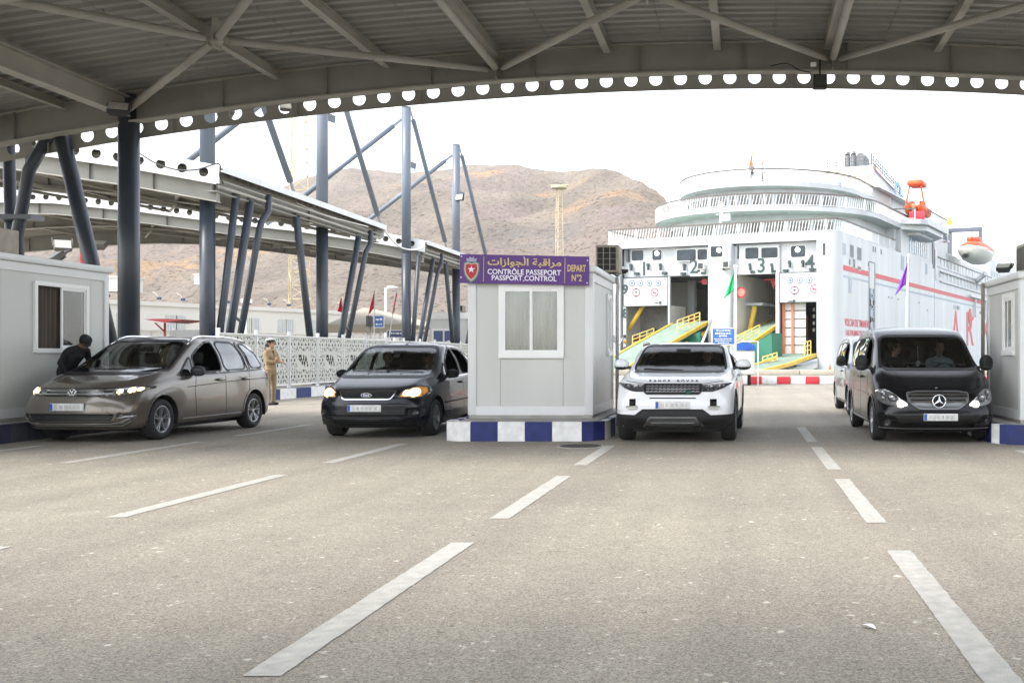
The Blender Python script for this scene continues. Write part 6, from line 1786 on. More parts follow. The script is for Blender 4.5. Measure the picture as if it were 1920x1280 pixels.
class Car:
    def __init__(s, name, label, cat, loc, rz, L, W, H, top, belt, plan, front, paint, wheels, zb=.22, sectk=None, trim=M_dark, nose_round=.30, group=None):
        s.t = thing(name, label, cat, loc, rz, group)
        s.L, s.W, s.H = L, W, H; s.top, s.belt, s.plan, s.front = top, belt, plan, front; s.paint = paint; s.zb = zb; s.trim = trim; s.wsy = next(a[0] for a in top if a[1] > max(b[1] for b in top) * .93); s.wheels = wheels; s.nr = nose_round
        s.mesh()
    def section(s, y):
        """half section points bottom to top: list of (x, z)"""
        zt, = crom(s.top, y); zbelt, = crom(s.belt, y); w, wb, wr = crom(s.plan, y)
        zb = s.zb + (.10 if y < .15 or y > s.L - .15 else 0)
        gh = zt - zbelt
        df = .38 + .62 * max(0, min(1, (y - s.wsy) / .45)); P = [(0, zb), (w * .80, zb), (w * .955, zb + .05), (w * .992, zb + .16), (w, zb + (zbelt - zb) * .45), (w * .992, zb + (zbelt - zb) * .72), (wb, zbelt - .03), (wb - .035, zbelt + .015),
             ((wb - .035) * .5 + wr * .5 + .012, zbelt + gh * .48), (wr, zt - df * min(.14, gh * .28)), (wr * .90, zt - df * min(.05, gh * .11)), (wr * .5, zt - .008 * df), (0, zt)]
        return P
    def mesh(s):
        n = 5
        ys = []; y = 0.0
        while y < s.L: ys.append(y); y += (.018 if y < .10 else .045 if y < s.L - .12 else .02)
        ys.append(s.L)
        rings = []
        for y in ys:
            P = s.section(min(max(y, .0), s.L))
            pts = []
            for i in range(len(P) - 1):
                p0 = Vector(P[max(0, i - 1)]); p1 = Vector(P[i]); p2 = Vector(P[i + 1]); p3 = Vector(P[min(len(P) - 1, i + 2)])
                m = (3, 3, 3, 4, 5, 4, 2, 5, 5, 3, 4, 4)[i]
                for k in range(m):
                    t = k / m
                    c = .5 * ((2 * p1) + (p2 - p0) * t * .9 + (2 * p0 - 5 * p1 + 4 * p2 - p3) * t * t * .9 + (-p0 + 3 * p1 - 3 * p2 + p3) * t ** 3 * .9) + (p2 - p1) * 0
                    lin = p1.lerp(p2, t); c = c * .75 + lin * .25
                    pts.append((max(0, c.x), c.y))
            pts.append(P[-1])
            # rounding at the two ends
            e = min(y, s.L - y); r = .10
            k_ = 1 - (1 - math.sqrt(max(0, 1 - (1 - min(1, e / r)) ** 2))) * .075
            zc = (P[0][1] + P[-1][1]) / 2
            pts = [(x * k_, zc + (z - zc) * (k_ ** 1.5)) for x, z in pts]
            rings.append(pts)
        m = len(rings[0])
        verts = []; nr = 2 * m - 2
        def warp(x, y, z):
            """plan curvature and side profile of nose and tail"""
            wf = max(0, 1 - y / .95) ** 1.6; wr_ = max(0, 1 - (s.L - y) / .6) ** 1.6
            fr, = crom(s.front, z)
            hw = s.W / 2
            return y + wf * (fr + s.nr * (abs(x) / hw) ** 3.2) - wr_ * (.16 * (abs(x) / hw) ** 3)
        for y, pts in zip(ys, rings):
            ring = [(x, z) for x, z in pts] + [(-x, z) for x, z in reversed(pts[1:-1])]
            for (x, z) in ring: verts.append(Vector((x, warp(x, y, z), z)))
        faces = []
        for i in range(len(ys) - 1):
            for k in range(nr):
                a, b = i * nr + k, i * nr + (k + 1) % nr; faces.append((a, b, b + nr, a + nr))
        # end caps as rows of quads with inner columns
        for ei, sgn in ((0, 1), (len(ys) - 1, -1)):
            base = ei * nr; cols = 10; rowv = []
            for k in range(1, m - 1):
                a, b = base + k, base + (nr - k); va, vb = verts[a], verts[b]; row = [a]
                for c in range(1, cols):
                    x = va.x + (vb.x - va.x) * c / cols; z = va.z
                    verts.append(Vector((x, warp(x, ys[ei], z), z))); row.append(len(verts) - 1)
                row.append(b); rowv.append(row)
            for r0, r1 in zip(rowv[:-1], rowv[1:]):
                for c in range(cols): faces.append((r0[c], r0[c + 1], r1[c + 1], r1[c]) if sgn > 0 else (r0[c], r1[c], r1[c + 1], r0[c + 1]))
            for row, apex in ((rowv[0], base), (rowv[-1], base + m - 1)):
                for c in range(cols): faces.append((apex, row[c], row[c + 1]))
        s.V, s.Fc = verts, faces
        s.bvh = BVHTree.FromPolygons(verts, faces)
        s.holes = []
        bm = bmesh.new(); bv = [bm.verts.new(v) for v in verts]
        for f in faces: bm.faces.new([bv[i] for i in f])
        bmesh.ops.recalc_face_normals(bm, faces=bm.faces); bm.normal_update()
        s.N = [v.normal.copy() for v in bv]; bm.free()
        if sum(n.dot(Vector((v.x, 0, v.z - .7))) for v, n in zip(verts, s.N)) < 0: s.N = [-n for n in s.N]
    # ---- projection of 2D points onto the shell
    def proj(s, axis, a, b, off=0.0):
        if axis == 'front': o, d = Vector((a, -3, b)), Vector((0, 1, 0))
        elif axis == 'rear': o, d = Vector((a, s.L + 3, b)), Vector((0, -1, 0))
        elif axis == 'right': o, d = Vector((3, a, b)), Vector((-1, 0, 0))
        elif axis == 'left': o, d = Vector((-3, a, b)), Vector((1, 0, 0))
        else: o, d = Vector((a, b, 4)), Vector((0, 0, -1))
        h = s.bvh.ray_cast(o, d)
        if h[0] is None:
            q = {'front': Vector((a, .3, b)), 'rear': Vector((a, s.L - .3, b)), 'right': Vector((s.W / 2, a, b)), 'left': Vector((-s.W / 2, a, b)), 'top': Vector((a, b, s.H))}[axis]
            h = s.bvh.find_nearest(q)
        nrm = h[1]
        if nrm.dot(d) > 0: nrm = -nrm
        return h[0] + nrm * off
    def panel(s, name, poly, axis, m, off=.006, thick=.012, cell=.07, parent=None, mi_smooth=True, **kw):
        """curved piece lying on the shell: 2D outline projected, with thickness"""
        bm = bmesh.new(); vs = [bm.verts.new((p[0], p[1], 0)) for p in poly]
        bm.faces.new(vs)
        xs = [p[0] for p in poly]; zs = [p[1] for p in poly]
        for lo, hi, nrm in ((min(xs), max(xs), (1, 0, 0)), (min(zs), max(zs), (0, 1, 0))):
            n = int((hi - lo) / cell)
            for k in range(1, n + 1):
                c = lo + (hi - lo) * k / (n + 1)
                bmesh.ops.bisect_plane(bm, geom=bm.verts[:] + bm.edges[:] + bm.faces[:], plane_co=(c if nrm[0] else 0, c if nrm[1] else 0, 0), plane_no=nrm, dist=1e-5)
        bm.verts.index_update(); bm.faces.ensure_lookup_table()
        v0 = [s.proj(axis, v.co.x, v.co.y, off) for v in bm.verts]; v1 = [s.proj(axis, v.co.x, v.co.y, off - thick) for v in bm.verts]
        n = len(v0); mb = MB()
        fs = [[v.index for v in f.verts] for f in bm.faces]
        if thick > 0:
            mb.add(v0 + v1, fs + [[i + n for i in reversed(f)] for f in fs] + [[e.verts[0].index, e.verts[1].index, e.verts[1].index + n, e.verts[0].index + n] for e in bm.edges if len(e.link_faces) == 1], 0, mi_smooth)
        else: mb.add(v0, fs, 0, mi_smooth)
        bm.free()
        return mb.build(name, m, parent or s.t, local=True, merge=False, **kw)
    def line(s, name, pts, axis, m, w=.012, off=.003, h=.004, closed=False, parent=None, step=.05, join=None):
        """thin strip following a 2D polyline on the shell"""
        P = [Vector(p) for p in pts]
        if closed: P.append(P[0])
        Q = []
        for a, b in zip(P[:-1], P[1:]):
            n = max(1, int((b - a).length / step)); Q += [a.lerp(b, k / n) for k in range(n)]
        Q.append(P[-1]); mb = join or MB(); vs = []
        for i, q in enumerate(Q):
            d = (Q[min(i + 1, len(Q) - 1)] - Q[max(0, i - 1)])
            if closed and i in (0, len(Q) - 1): d = Q[1] - Q[-2]
            d.normalize(); nn = Vector((-d.y, d.x)) * w / 2
            a, b = q + nn, q - nn
            vs += [s.proj(axis, a.x, a.y, off), s.proj(axis, a.x, a.y, off + h), s.proj(axis, b.x, b.y, off + h), s.proj(axis, b.x, b.y, off)]
        fs = [(4 * i + j, 4 * i + j + 1, 4 * i + 5 + j, 4 * i + 4 + j) for i in range(len(Q) - 1) for j in range(3)]
        mb.add(vs, fs, 0, False)
        if join is None: return mb.build(name, m, parent or s.t, local=True, merge=False)
    def window(s, name, poly, axis, gl, trim, frit=.03, shrink=True):
        s.holes.append((axis, poly))
        f = s.line(name, poly, axis, trim, w=frit * 2, off=-.004, h=.010, closed=True)
        s.panel('glass' if name != 'glass' else name, poly, axis, gl, off=.002, thick=0, parent=f)
        return f
    def finish(s, regions, arch_r=None, lip=True):
        """cut window and wheel openings out of the shell and split it into its panels"""
        V = [v.copy() for v in s.V]
        dead = set(); hw = s.W / 2
        cent = [sum((V[i] for i in f), Vector()) / len(f) for f in s.Fc]
        for fi, c in enumerate(cent):
            for axis, P in s.holes:
                if axis == 'front' and c.y < s.L * .55 and c.z > .75 and in_poly((c.x, c.z), P): dead.add(fi)
                elif axis == 'rear' and c.y > s.L * .6 and in_poly((c.x, c.z), P): dead.add(fi)
                elif axis == 'right' and c.x > hw * .45 and in_poly((c.y, c.z), P): dead.add(fi)
                elif axis == 'left' and c.x < -hw * .45 and in_poly((c.y, c.z), P): dead.add(fi)
            for (yw, rw, ra) in s.wheels:
                if abs(c.x) > hw * .58 and (c.y - yw) ** 2 + (c.z - rw) ** 2 < ra ** 2: dead.add(fi)
        # snap the ragged edge of wheel openings to the circle
        used = {}
        for fi, f in enumerate(s.Fc):
            for i in f: used.setdefault(i, [0, 0])[1 if fi in dead else 0] += 1
        for i, (al, dd) in used.items():
            if al and dd:
                v = V[i]
                for (yw, rw, ra) in s.wheels:
                    d = Vector((v.y - yw, v.z - rw))
                    if abs(v.x) > hw * .5 and abs(d.length - ra) < .09: d = d.normalized() * ra; v.y, v.z = yw + d.x, rw + d.y; break
                else:
                    for axis, P in s.holes:
                        if axis in ('right', 'left') and abs(v.x) > hw * .45:
                            nb = near_poly((v.y, v.z), P)
                            if nb[0] < .06: v.y, v.z = nb[1]; break
                        if axis == 'front' and v.y < s.L * .55 and v.z > .75:
                            nb = near_poly((v.x, v.z), P)
                            if nb[0] < .06: v.x, v.z = nb[1]; break
        groups = {}
        for fi, f in enumerate(s.Fc):
            if fi in dead: continue
            c = cent[fi]; nm = 'body'
            for rn, fn_ in regions:
                if fn_(c): nm = rn; break
            a_, b_, c_ = s.V[f[0]], s.V[f[1]], s.V[f[2]]
            if (b_ - a_).cross(c_ - a_).dot(s.N[f[0]] + s.N[f[1]] + s.N[f[2]]) < 0: f = tuple(reversed(f))
            groups.setdefault(nm, []).append(f)
        objs = {}
        for nm, fs in groups.items():
            idx = sorted({i for f in fs for i in f}); mp = {i: k for k, i in enumerate(idx)}
            me = bpy.data.meshes.new(nm.split('|')[0]); me.from_pydata([tuple(V[i]) for i in idx], [], [[mp[i] for i in f] for f in fs])
            me.polygons.foreach_set('use_smooth', [True] * len(fs)); me.update()
            me.normals_split_custom_set_from_vertices([tuple(s.N[i]) for i in idx])
            me.materials.append(s.paint if not nm.endswith('|trim') else s.trim)
            o = bpy.data.objects.new(nm.split('|')[0], me); COL.objects.link(o); o.parent = s.t; objs[nm] = o
        mb = MB(); al = [f for fi, f in enumerate(s.Fc) if fi not in dead and cent[fi].z > .45 and cent[fi].y > .95]
        mb.add([V[i] - s.N[i] * .022 for i in range(len(V))], al, 0, True); lo = mb.build('interior_lining', mat('dark_interior_lining', (.022, .022, .023), .9, var=.2), s.t, local=True, merge=False)
        bm = bmesh.new(); bm.from_mesh(lo.data); bmesh.ops.delete(bm, geom=[v for v in bm.verts if not v.link_faces], context='VERTS'); bm.to_mesh(lo.data); bm.free()
        mb = MB(); mb.box((-hw * .74, .62, .15), (hw * .74, s.L - .3, s.zb + .03)); mb.build('underbody_shade_box', M_black, s.t, local=True)  # black box added under the floor to darken the ground beneath
        # wheel wells
        for (yw, rw, ra) in s.wheels:
            for sg in (1, -1):
                mb = MB(); n = 20; vs = []
                for k in range(n + 1):
                    a = PI * 1.16 * k / n - PI * .08
                    for x in (hw * .975, hw * .45): vs.append((sg * x, yw + ra * math.cos(a), rw + ra * math.sin(a)))
                mb.add(vs, [(2 * k, 2 * k + 2, 2 * k + 3, 2 * k + 1) for k in range(n)], 0, True)
                mb.box((sg * hw * .44, yw - ra, rw - .1), (sg * hw * .45, yw + ra, rw + ra)); mb.build('wheel_well', M_black, s.t, local=True, merge=False)
        return objs
    def lamp_glass(s, *a): pass

M_tyre = mat('tyre_rubber', (.016, .016, .017), .75, var=.3, scale=20, bump=.4, bscale=60)
M_rim = mat('silver_alloy', (.42, .43, .45), .3, metal=.7, var=.06)
M_rimd = mat('grey_wheel_trim', (.22, .225, .23), .4, metal=.5, var=.1)
def wheel(car, x, y, r, w_=.215, nsp=5, double=True, rimr=.66, m=None, steer=0.0, dark=None):
    sg = 1 if x > 0 else -1; m = m or M_rim
    T = Matrix.Translation((x - sg * w_ / 2, y, r)) @ Matrix.Rotation(steer, 4, 'Z')
    def P(rad, a, dx): return T @ Vector((sg * dx, rad * math.cos(a), rad * math.sin(a)))
    n = 36; mb = MB()
    prof = [(rimr * r, w_ / 2 - .012), (rimr * r + .02, w_ / 2), (r * .84, w_ / 2 + .004), (r * .95, w_ / 2 - .01), (r * .995, w_ / 2 - .035), (r, 0), (r * .995, -w_ / 2 + .035), (r * .93, -w_ / 2), (rimr * r, -w_ / 2)]
    vs = [P(rad, 2 * PI * k / n, dx) for k in range(n) for rad, dx in prof]; q = len(prof)
    mb.add(vs, [(k * q + j, k * q + j + 1, ((k + 1) % n) * q + j + 1, ((k + 1) % n) * q + j) for k in range(n) for j in range(q - 1)], 0, True)
    wo = mb.build('wheel', M_tyre, car.t, local=True)
    mb = MB(); R0 = rimr * r
    prof = [(R0 + .004, w_ / 2 - .012), (R0 * .96, w_ / 2 - .005), (R0 * .93, w_ / 2 - .03), (R0 * .90, w_ / 2 - .09)]
    vs = [P(rad, 2 * PI * k / n, dx) for k in range(n) for rad, dx in prof]; q = len(prof)
    mb.add(vs, [(k * q + j, k * q + j + 1, ((k + 1) % n) * q + j + 1, ((k + 1) % n) * q + j) for k in range(n) for j in range(q - 1)], 0, True)
    hub = [P(R0 * .17, 2 * PI * k / 16, w_ / 2 - .022) for k in range(16)]; mb.add(hub + [P(R0 * .17, 2 * PI * k / 16, w_ / 2 - .07) for k in range(16)], [tuple(range(16))] + [(k, (k + 1) % 16, (k + 1) % 16 + 16, k + 16) for k in range(16)])
    rim = mb.build('rim', m, wo, local=True)
    mb = MB(); mb.add([P(R0 * .92, 2 * PI * k / 24, w_ / 2 - .088) for k in range(24)], [tuple(range(24))]); mb.build('brake_disc', dark or mat('dark_brake_disc', (.03, .03, .032), .5, metal=.3), rim, local=True)
    mb = MB()
    for k in range(nsp):
        a = 2 * PI * k / nsp + .3
        for da in ((-.13, .13) if double else (0,)):
            a0, a1 = a + da * .8, a + da * 1.25; wd = .085 if double else .13
            vs = [P(R0 * .14, a0 - wd * 1.3, w_ / 2 - .03), P(R0 * .14, a0 + wd * 1.3, w_ / 2 - .03), P(R0 * .95, a1 + wd * .55, w_ / 2 - .010), P(R0 * .95, a1 - wd * .55, w_ / 2 - .010)]
            vs += [P(R0 * .14, a0 - wd * 1.3, w_ / 2 - .06), P(R0 * .14, a0 + wd * 1.3, w_ / 2 - .06), P(R0 * .95, a1 + wd * .55, w_ / 2 - .05), P(R0 * .95, a1 - wd * .55, w_ / 2 - .05)]
            mb.add(vs, [(0, 1, 2, 3), (4, 7, 6, 5), (0, 4, 5, 1), (1, 5, 6, 2), (2, 6, 7, 3), (3, 7, 4, 0)])
    mb.build('spoke', m, rim, local=True)
    return wo
def wheels(car, track, r, **k):
    for yw, rw, ra in car.wheels:
        for sg in (1, -1): wheel(car, sg * track, yw, r, **k)
M_plate = mat('pale_number_plate', (.60, .60, .58), .5, var=.22, scale=14, streak=(1, 1, .4))
M_pblue = mat('blue_plate_band', (.02, .09, .42), .5)
def plate(car, x, z, w_=.52, h=.11, y=None, band=True):
    y = car.proj('front', x, z).y - .02 if y is None else y
    mb = MB(); mb.bbox((x - w_ / 2, y - .008, z - h / 2), (x + w_ / 2, y + .02, z + h / 2), .004); p_ = mb.build('number_plate', M_plate, car.t, local=True)
    if band: mb = MB(); mb.box((x - w_ / 2 + .004, y - .0105, z - h / 2 + .006), (x - w_ / 2 + .048, y - .0085, z + h / 2 - .006)); mb.build('plate_band', M_pblue, p_, local=True)
    mb = MB(); rr = random.Random(int(z * 1000)); xx = x - w_ / 2 + .08
    while xx < x + w_ / 2 - .05:
        ww = rr.uniform(.03, .055); mb.box((xx, y - .0095, z - h * .25), (xx + ww, y - .0082, z + h * .25)); xx += ww + rr.uniform(.01, .04)
    mb.build('blurred_characters', mat('blurred_plate_grey', (.46, .46, .45), .6, var=.2, scale=10), p_, local=True, kind='stuff')
def mirror_pair(car, x, y, z, m, w_=.24, h=.16, cap=None):
    for sg in (1, -1):
        mb = MB(); mb.ball((sg * (x + w_ * .5), y, z), .5, sx=w_ * 1.05, sy=.16, sz=h * 1.0, n=14); o = mb.build('wing_mirror', m, car.t, local=True)
        mb = MB(); mb.bar((sg * (x - .04), y + .02, z - h * .35), (sg * (x + w_ * .25), y + .01, z - h * .25), .07, .05); mb.build('mirror_arm', M_dark, o, local=True)
        mb = MB(); mb.ball((sg * (x + w_ * .5), y + .01, z - h * .22), .5, sx=w_ * 1.02, sy=.165, sz=h * .6, n=12); mb.build('mirror_base', M_dark, o, local=True)
def interior(car, yd, zd, yseat, zroof, zfloor=.45, seats=True, wheel_side=1, col=None):
    """dashboard, seats, steering wheel"""
    m = col or mat('dark_interior', (.018, .018, .019), .85, var=.3, scale=5); hw = car.W / 2 - .12
    mb = MB(); mb.ext([(-hw, yd - .15, zd - .5), (-hw, yd - .15, zd - .04), (-hw, yd + .2, zd + .02), (-hw, yd + .55, zd - .06), (-hw, yd + .6, zd - .5)], (2 * hw, 0, 0)); mb.build('dashboard', m, car.t, local=True)
    mb = MB(); mb.box((-hw - .02, yd + .4, zfloor - .2), (hw + .02, car.L - .35, zfloor)); mb.build('cabin_floor', m, car.t, local=True)
    mb = MB(); mb.box((-hw, car.L - .5, zfloor), (hw, car.L - .42, zd + .1)); mb.build('rear_trim', m, car.t, local=True)
    for x in (-.38, .38):
        mb = MB(); mb.bbox((x - .25, yseat, zfloor), (x + .25, yseat + .55, zfloor + .25), .06); mb.bbox((x - .24, yseat + .48, zfloor + .15), (x + .24, yseat + .66, zd + .12), .06); mb.bbox((x - .13, yseat + .55, zd + .16), (x + .13, yseat + .66, zd + .36), .04); mb.build('seat', m, car.t, local=True)
    mb = MB(); mb.bbox((-.62, yseat + 1.15, zfloor), (.62, yseat + 1.75, zfloor + .3), .06); mb.bbox((-.62, yseat + 1.6, zfloor + .2), (.62, yseat + 1.8, zd + .1), .06)
    mb.build('rear_bench', m, car.t, local=True)
    x = .38 * wheel_side; c = Vector((x, yd + .62, zd - .02)); nn = 20; pts = [c + Vector((math.cos(2 * PI * k / nn) * .18, -math.sin(2 * PI * k / nn) * .07, math.sin(2 * PI * k / nn) * .17)) for k in range(nn + 1)]
    mb = MB(); mb.path(pts, .016, 8); mb.bar(c - Vector((.17, 0, 0)), c + Vector((.17, 0, 0)), .03, .05); mb.build('steering_wheel', m, car.t, local=True)
def paint(name, col, metal=.35, rough=.28, coat=.8, spec=None):
    return mat(name, col, rough, metal=metal, var=.04, scale=1.5, coat=coat, spec=spec)
M_carglass = glass_mat('car_window_glass', (.50, .54, .52), .05)
M_carglassdk = glass_mat('tinted_rear_glass', (.12, .13, .14), .22)
M_frit = mat('black_glass_border', (.010, .010, .011), .45, var=.2, spec=.2)
M_lit = mat('lit_headlamp_warm', (.9, .7, .4), .3, emit=(1.0, .70, .34), estr=1.3)
M_litw = mat('lit_headlamp_white', (.95, .95, .9), .3, emit=(1.0, .97, .85), estr=2.5)
M_reflr = mat('lamp_reflector', (.42, .43, .43), .18, metal=.8, var=.3, scale=12)
M_lampdk = mat('dark_lamp_housing', (.05, .052, .055), .15, var=.4, scale=8, coat=1.0)
M_amber = mat('amber_reflector', (.75, .30, .05), .25, var=.2, scale=10)
def disc_on(car, name, x, z, r, m, off=.008, thick=.012, parent=None, sq=1.0, n=16, axis='front'):
    P = [(x + r * math.cos(2 * PI * k / n), z + r * sq * math.sin(2 * PI * k / n)) for k in range(n)]
    return car.panel(name, P, axis, m, off=off, thick=thick, cell=.2, parent=parent)
def grille_bars(car, name, x0, x1, zs, h, m, off=.012, fn=None):
    for z in zs:
        a, b = (x0, x1) if fn is None else fn(z)
        car.panel(name, [(a, z - h / 2), (b, z - h / 2), (b, z + h / 2), (a, z + h / 2)], 'front', m, off=off, thick=.014, cell=.09)
def side_trim_regions(doors, hood_y, zlow, extra=()):
    R_ = []
    return R_

# ---------------------------------------------------------------- silver-brown people carrier (left)
def car_touran():
    L, W, H = 4.52, 1.85, 1.64
    top = [(0, .70), (.08, .80), (.25, .90), (.6, .985), (1.0, 1.055), (1.22, 1.10), (1.5, 1.26), (1.9, 1.49), (2.2, 1.60), (2.6, 1.645), (3.2, 1.64), (3.8, 1.60), (4.15, 1.53), (4.35, 1.30), (4.46, 1.02), (4.52, .90)]
    belt = [(0, .60), (.25, .78), (.7, .87), (1.2, .945), (2, .985), (3, 1.02), (4, 1.05), (4.35, 1.02), (4.52, .85)]
    plan = [(0, .80, .76, .56), (.2, .865, .82, .62), (.6, .905, .86, .70), (1.2, .912, .88, .78), (1.8, .914, .89, .735), (2.4, .915, .895, .685), (3.4, .912, .89, .66), (4.1, .89, .86, .60), (4.4, .84, .80, .62), (4.52, .80, .76, .60)]
    front = [(.15, .10), (.30, .02), (.45, .0), (.60, .015), (.70, .05), (.80, .12), (.95, .22)]
    rw, ra = .315, .385
    pt = paint('grey_brown_metallic_paint', (.145, .128, .108), metal=.55, rough=.3)
    c = Car('car', 'grey-brown metallic people carrier with silver roof rails beside the left cabin', 'car', (-10.36, 16.10, 0), -.055, L, W, H, top, belt, plan, front, pt, [(.90, rw, ra), (3.68, rw, ra)], zb=.20, nose_round=.24)
    ws = smooth_poly([(-.78, 1.03), (.78, 1.03), (.63, 1.555), (-.63, 1.555)])
    c.window('windscreen', ws, 'front', M_carglass, M_frit, .02)
    sq = smooth_poly([(1.42, 1.01), (1.80, 1.02), (1.80, 1.30)], 3)
    for ax, sg in (('right', 1), ('left', -1)):
        q = c.window('quarter_window', sq, ax, M_carglass, M_frit, .016)
        if sg > 0:
            fd = smooth_poly([(1.86, 1.025), (2.68, 1.045), (2.62, 1.545), (2.36, 1.535), (2.10, 1.43), (1.86, 1.30)]); c.holes.append((ax, fd)); c.line('window_seal', fd, ax, M_frit, w=.035, off=-.002, h=.006, closed=True)
        else: c.window('door_window', smooth_poly([(1.86, 1.025), (2.68, 1.045), (2.62, 1.545), (2.36, 1.535), (2.10, 1.43), (1.86, 1.30)]), ax, M_carglass, M_frit, .016)
        c.window('door_window', smooth_poly([(2.76, 1.05), (3.46, 1.065), (3.36, 1.535), (2.72, 1.55)]), ax, M_carglassdk, M_frit, .016)
        c.window('quarter_window', smooth_poly([(3.52, 1.07), (3.60, 1.07), (3.50, 1.53), (3.42, 1.535)], 2), ax, M_carglassdk, M_frit, .014)
        c.window('quarter_window', smooth_poly([(3.66, 1.07), (4.10, 1.10), (4.02, 1.35), (3.84, 1.50), (3.58, 1.525)]), ax, M_carglassdk, M_frit, .016)
        c.line('window_chrome_strip', [(1.45, .985), (2.7, 1.015), (4.08, 1.06)], ax, M_frit, w=.014, off=.002)
        c.line('side_crease', [(1.55, .80), (2.6, .855), (3.6, .885), (4.3, .90)], ax, M_frit, w=.012, off=.0)
        c.line('sill_strip', [(1.42, .30), (3.2, .31)], ax, mat('satin_silver_trim', (.5, .5, .5), .3, metal=.7), w=.018, off=.004)
        for xs in ([(1.80, .30), (1.76, .75), (1.84, 1.0)], [(2.71, .28), (2.70, .75), (2.71, 1.03)], [(3.30, .32), (3.46, .62), (3.50, .8), (3.50, 1.06)]):
            c.line('door_gap', xs, ax, M_frit, w=.009, off=.0, h=.002)
        for y in (2.52, 3.36):
            p = c.proj(ax, y, .90, .025); mb = MB(); mb.bbox((p.x - .02, p.y - .10, p.z - .018), (p.x + .02, p.y + .10, p.z + .018), .012); mb.build('door_handle', pt, c.t, local=True)
            c.panel('handle_recess', [(y - .07, .875), (y + .07, .875), (y + .07, .925), (y - .07, .925)], ax, M_frit, off=.003, thick=.004)
        # arches
        for yw in (.90, 3.68):
            P = [(yw + (ra + .02) * math.cos(a), rw + (ra + .02) * math.sin(a)) for a in [PI * k / 16 for k in range(17)]]
            c.line('arch_lip', P, ax, pt, w=.035, off=.002, h=.008)
        # tail lamp
        c.panel('tail_lamp', [(4.22, .86), (4.46, .86), (4.46, 1.0), (4.25, .98)], ax, mat('red_lamp_glass', (.40, .02, .03), .2, var=.2, coat=1), off=.01)
        # roof rail
        pts = []
        for k in range(13):
            y = 1.95 + 2.05 * k / 12; xr = (crom(plan, y)[2] - .045) * sg; z = c.proj('top', xr * .97, y).z + .045 * math.sin(PI * k / 12) ** .35
            pts.append((xr * .97, y, z))
        mb = MB(); mb.path(pts, .017, 8); mb.build('roof_rail', M_chrome, c.t, local=True)
    def reg(p): return 0
    regs = [('bonnet', lambda q: .18 < q.y < 1.20 and abs(q.x) < .70 and q.z > .78), ('front_bumper', lambda q: q.y < .62 and q.z < .64),
            ('front_door', lambda q: 1.82 < q.y < 2.71 and abs(q.x) > .70 and .28 < q.z < 1.04), ('rear_door', lambda q: 2.71 <= q.y < 3.40 and abs(q.x) > .70 and .28 < q.z < 1.06), ('sill|trim', lambda q: q.z < .235)]
    # split left and right doors apart
    regs = [(n + ('' if '|' in n else ''), f) for n, f in regs]
    regs2 = []
    for n, f in regs:
        if 'door' in n: regs2 += [(n + '|r', lambda q, f=f: f(q) and q.x > 0), (n + '|l', lambda q, f=f: f(q) and q.x < 0)]
        else: regs2.append((n, f))
    c.finish(regs2)
    # nose: grille with two chrome bars running into the lamps, badge, lower intake
    M_gr = mat('black_grille', (.012, .012, .013), .4)
    hl = [(.40, .715), (.62, .70), (.80, .745), (.875, .80), (.87, .84), (.70, .825), (.45, .79)]
    for P in (hl, mirror(hl)):
        o = c.panel('headlight', smooth_poly(P, 3), 'front', M_lampdk, off=.010, thick=.02)
        sg = 1 if P is hl else -1
        Q = [(sg * x, z) for x, z in ((.56, .722), (.80, .752), (.845, .795), (.83, .822), (.70, .81), (.58, .795))]
        if sg < 0: Q = Q[::-1]
        c.panel('lamp_reflector', Q, 'front', M_reflr, off=.0145, thick=.006, parent=o)
        for x, z, r in ((.64, .762, .030), (.75, .780, .036), (.815, .79, .022)): disc_on(c, 'lamp_bulb', sg * x, z, r, M_lit, off=.02, parent=o)
    c.panel('grille', [(-.42, .70), (.42, .70), (.46, .755), (.42, .795), (-.42, .795), (-.46, .755)], 'front', M_gr, off=.006, thick=.02)
    grille_bars(c, 'grille_bar', -.60, .60, (.722, .765), .014, M_chrome, off=.022, fn=lambda z: (-.62, .62) if z < .75 else (-.44, .44))
    c.panel('lower_grille', smooth_poly([(-.60, .34), (.60, .34), (.66, .44), (-.66, .44)]), 'front', M_gr, off=.004, thick=.02)
    for z in (.365, .385, .405, .42): c.line('grille_slat', [(-.6, z), (.6, z)], 'front', M_dark, w=.008, off=.008)
    c.line('lower_chrome_strip', [(-.80, .375), (-.70, .315), (-.55, .292), (.55, .292), (.70, .315), (.80, .375)], 'front', mat('satin_silver_trim', (.5, .5, .5)), w=.020, off=.010)
    c.line('lower_lip', [(-.80, .33), (-.68, .262), (.68, .262), (.80, .33)], 'front', mat('satin_silver_trim', (.5, .5, .5)), w=.012, off=.008)
    for sg in (1, -1):
        P = [(sg * x, z) for x, z in ((.66, .36), (.84, .385), (.86, .435), (.68, .44))]; P = P if sg > 0 else P[::-1]
        c.panel('fog_lamp', P, 'front', M_lampdk, off=.008); P = [(sg * x, z) for x, z in ((.71, .38), (.82, .395), (.835, .425), (.72, .43))]; P = P if sg > 0 else P[::-1]
        c.panel('fog_lamp_reflector', P, 'front', M_reflr, off=.013, thick=.005)
    # emblem: ring with a V over a W
    y = c.proj('front', 0, .745).y - .035
    mb = MB(); n = 28; pts = [(.066 * math.cos(2 * PI * k / n), y, .745 + .066 * math.sin(2 * PI * k / n)) for k in range(n + 1)]; mb.path(pts, .008, 6); mb.tube((0, y + .006, .745), (0, y + .03, .745), .062, 24)
    b = mb.build('emblem', M_chrome, c.t, local=True)
    mb = MB()
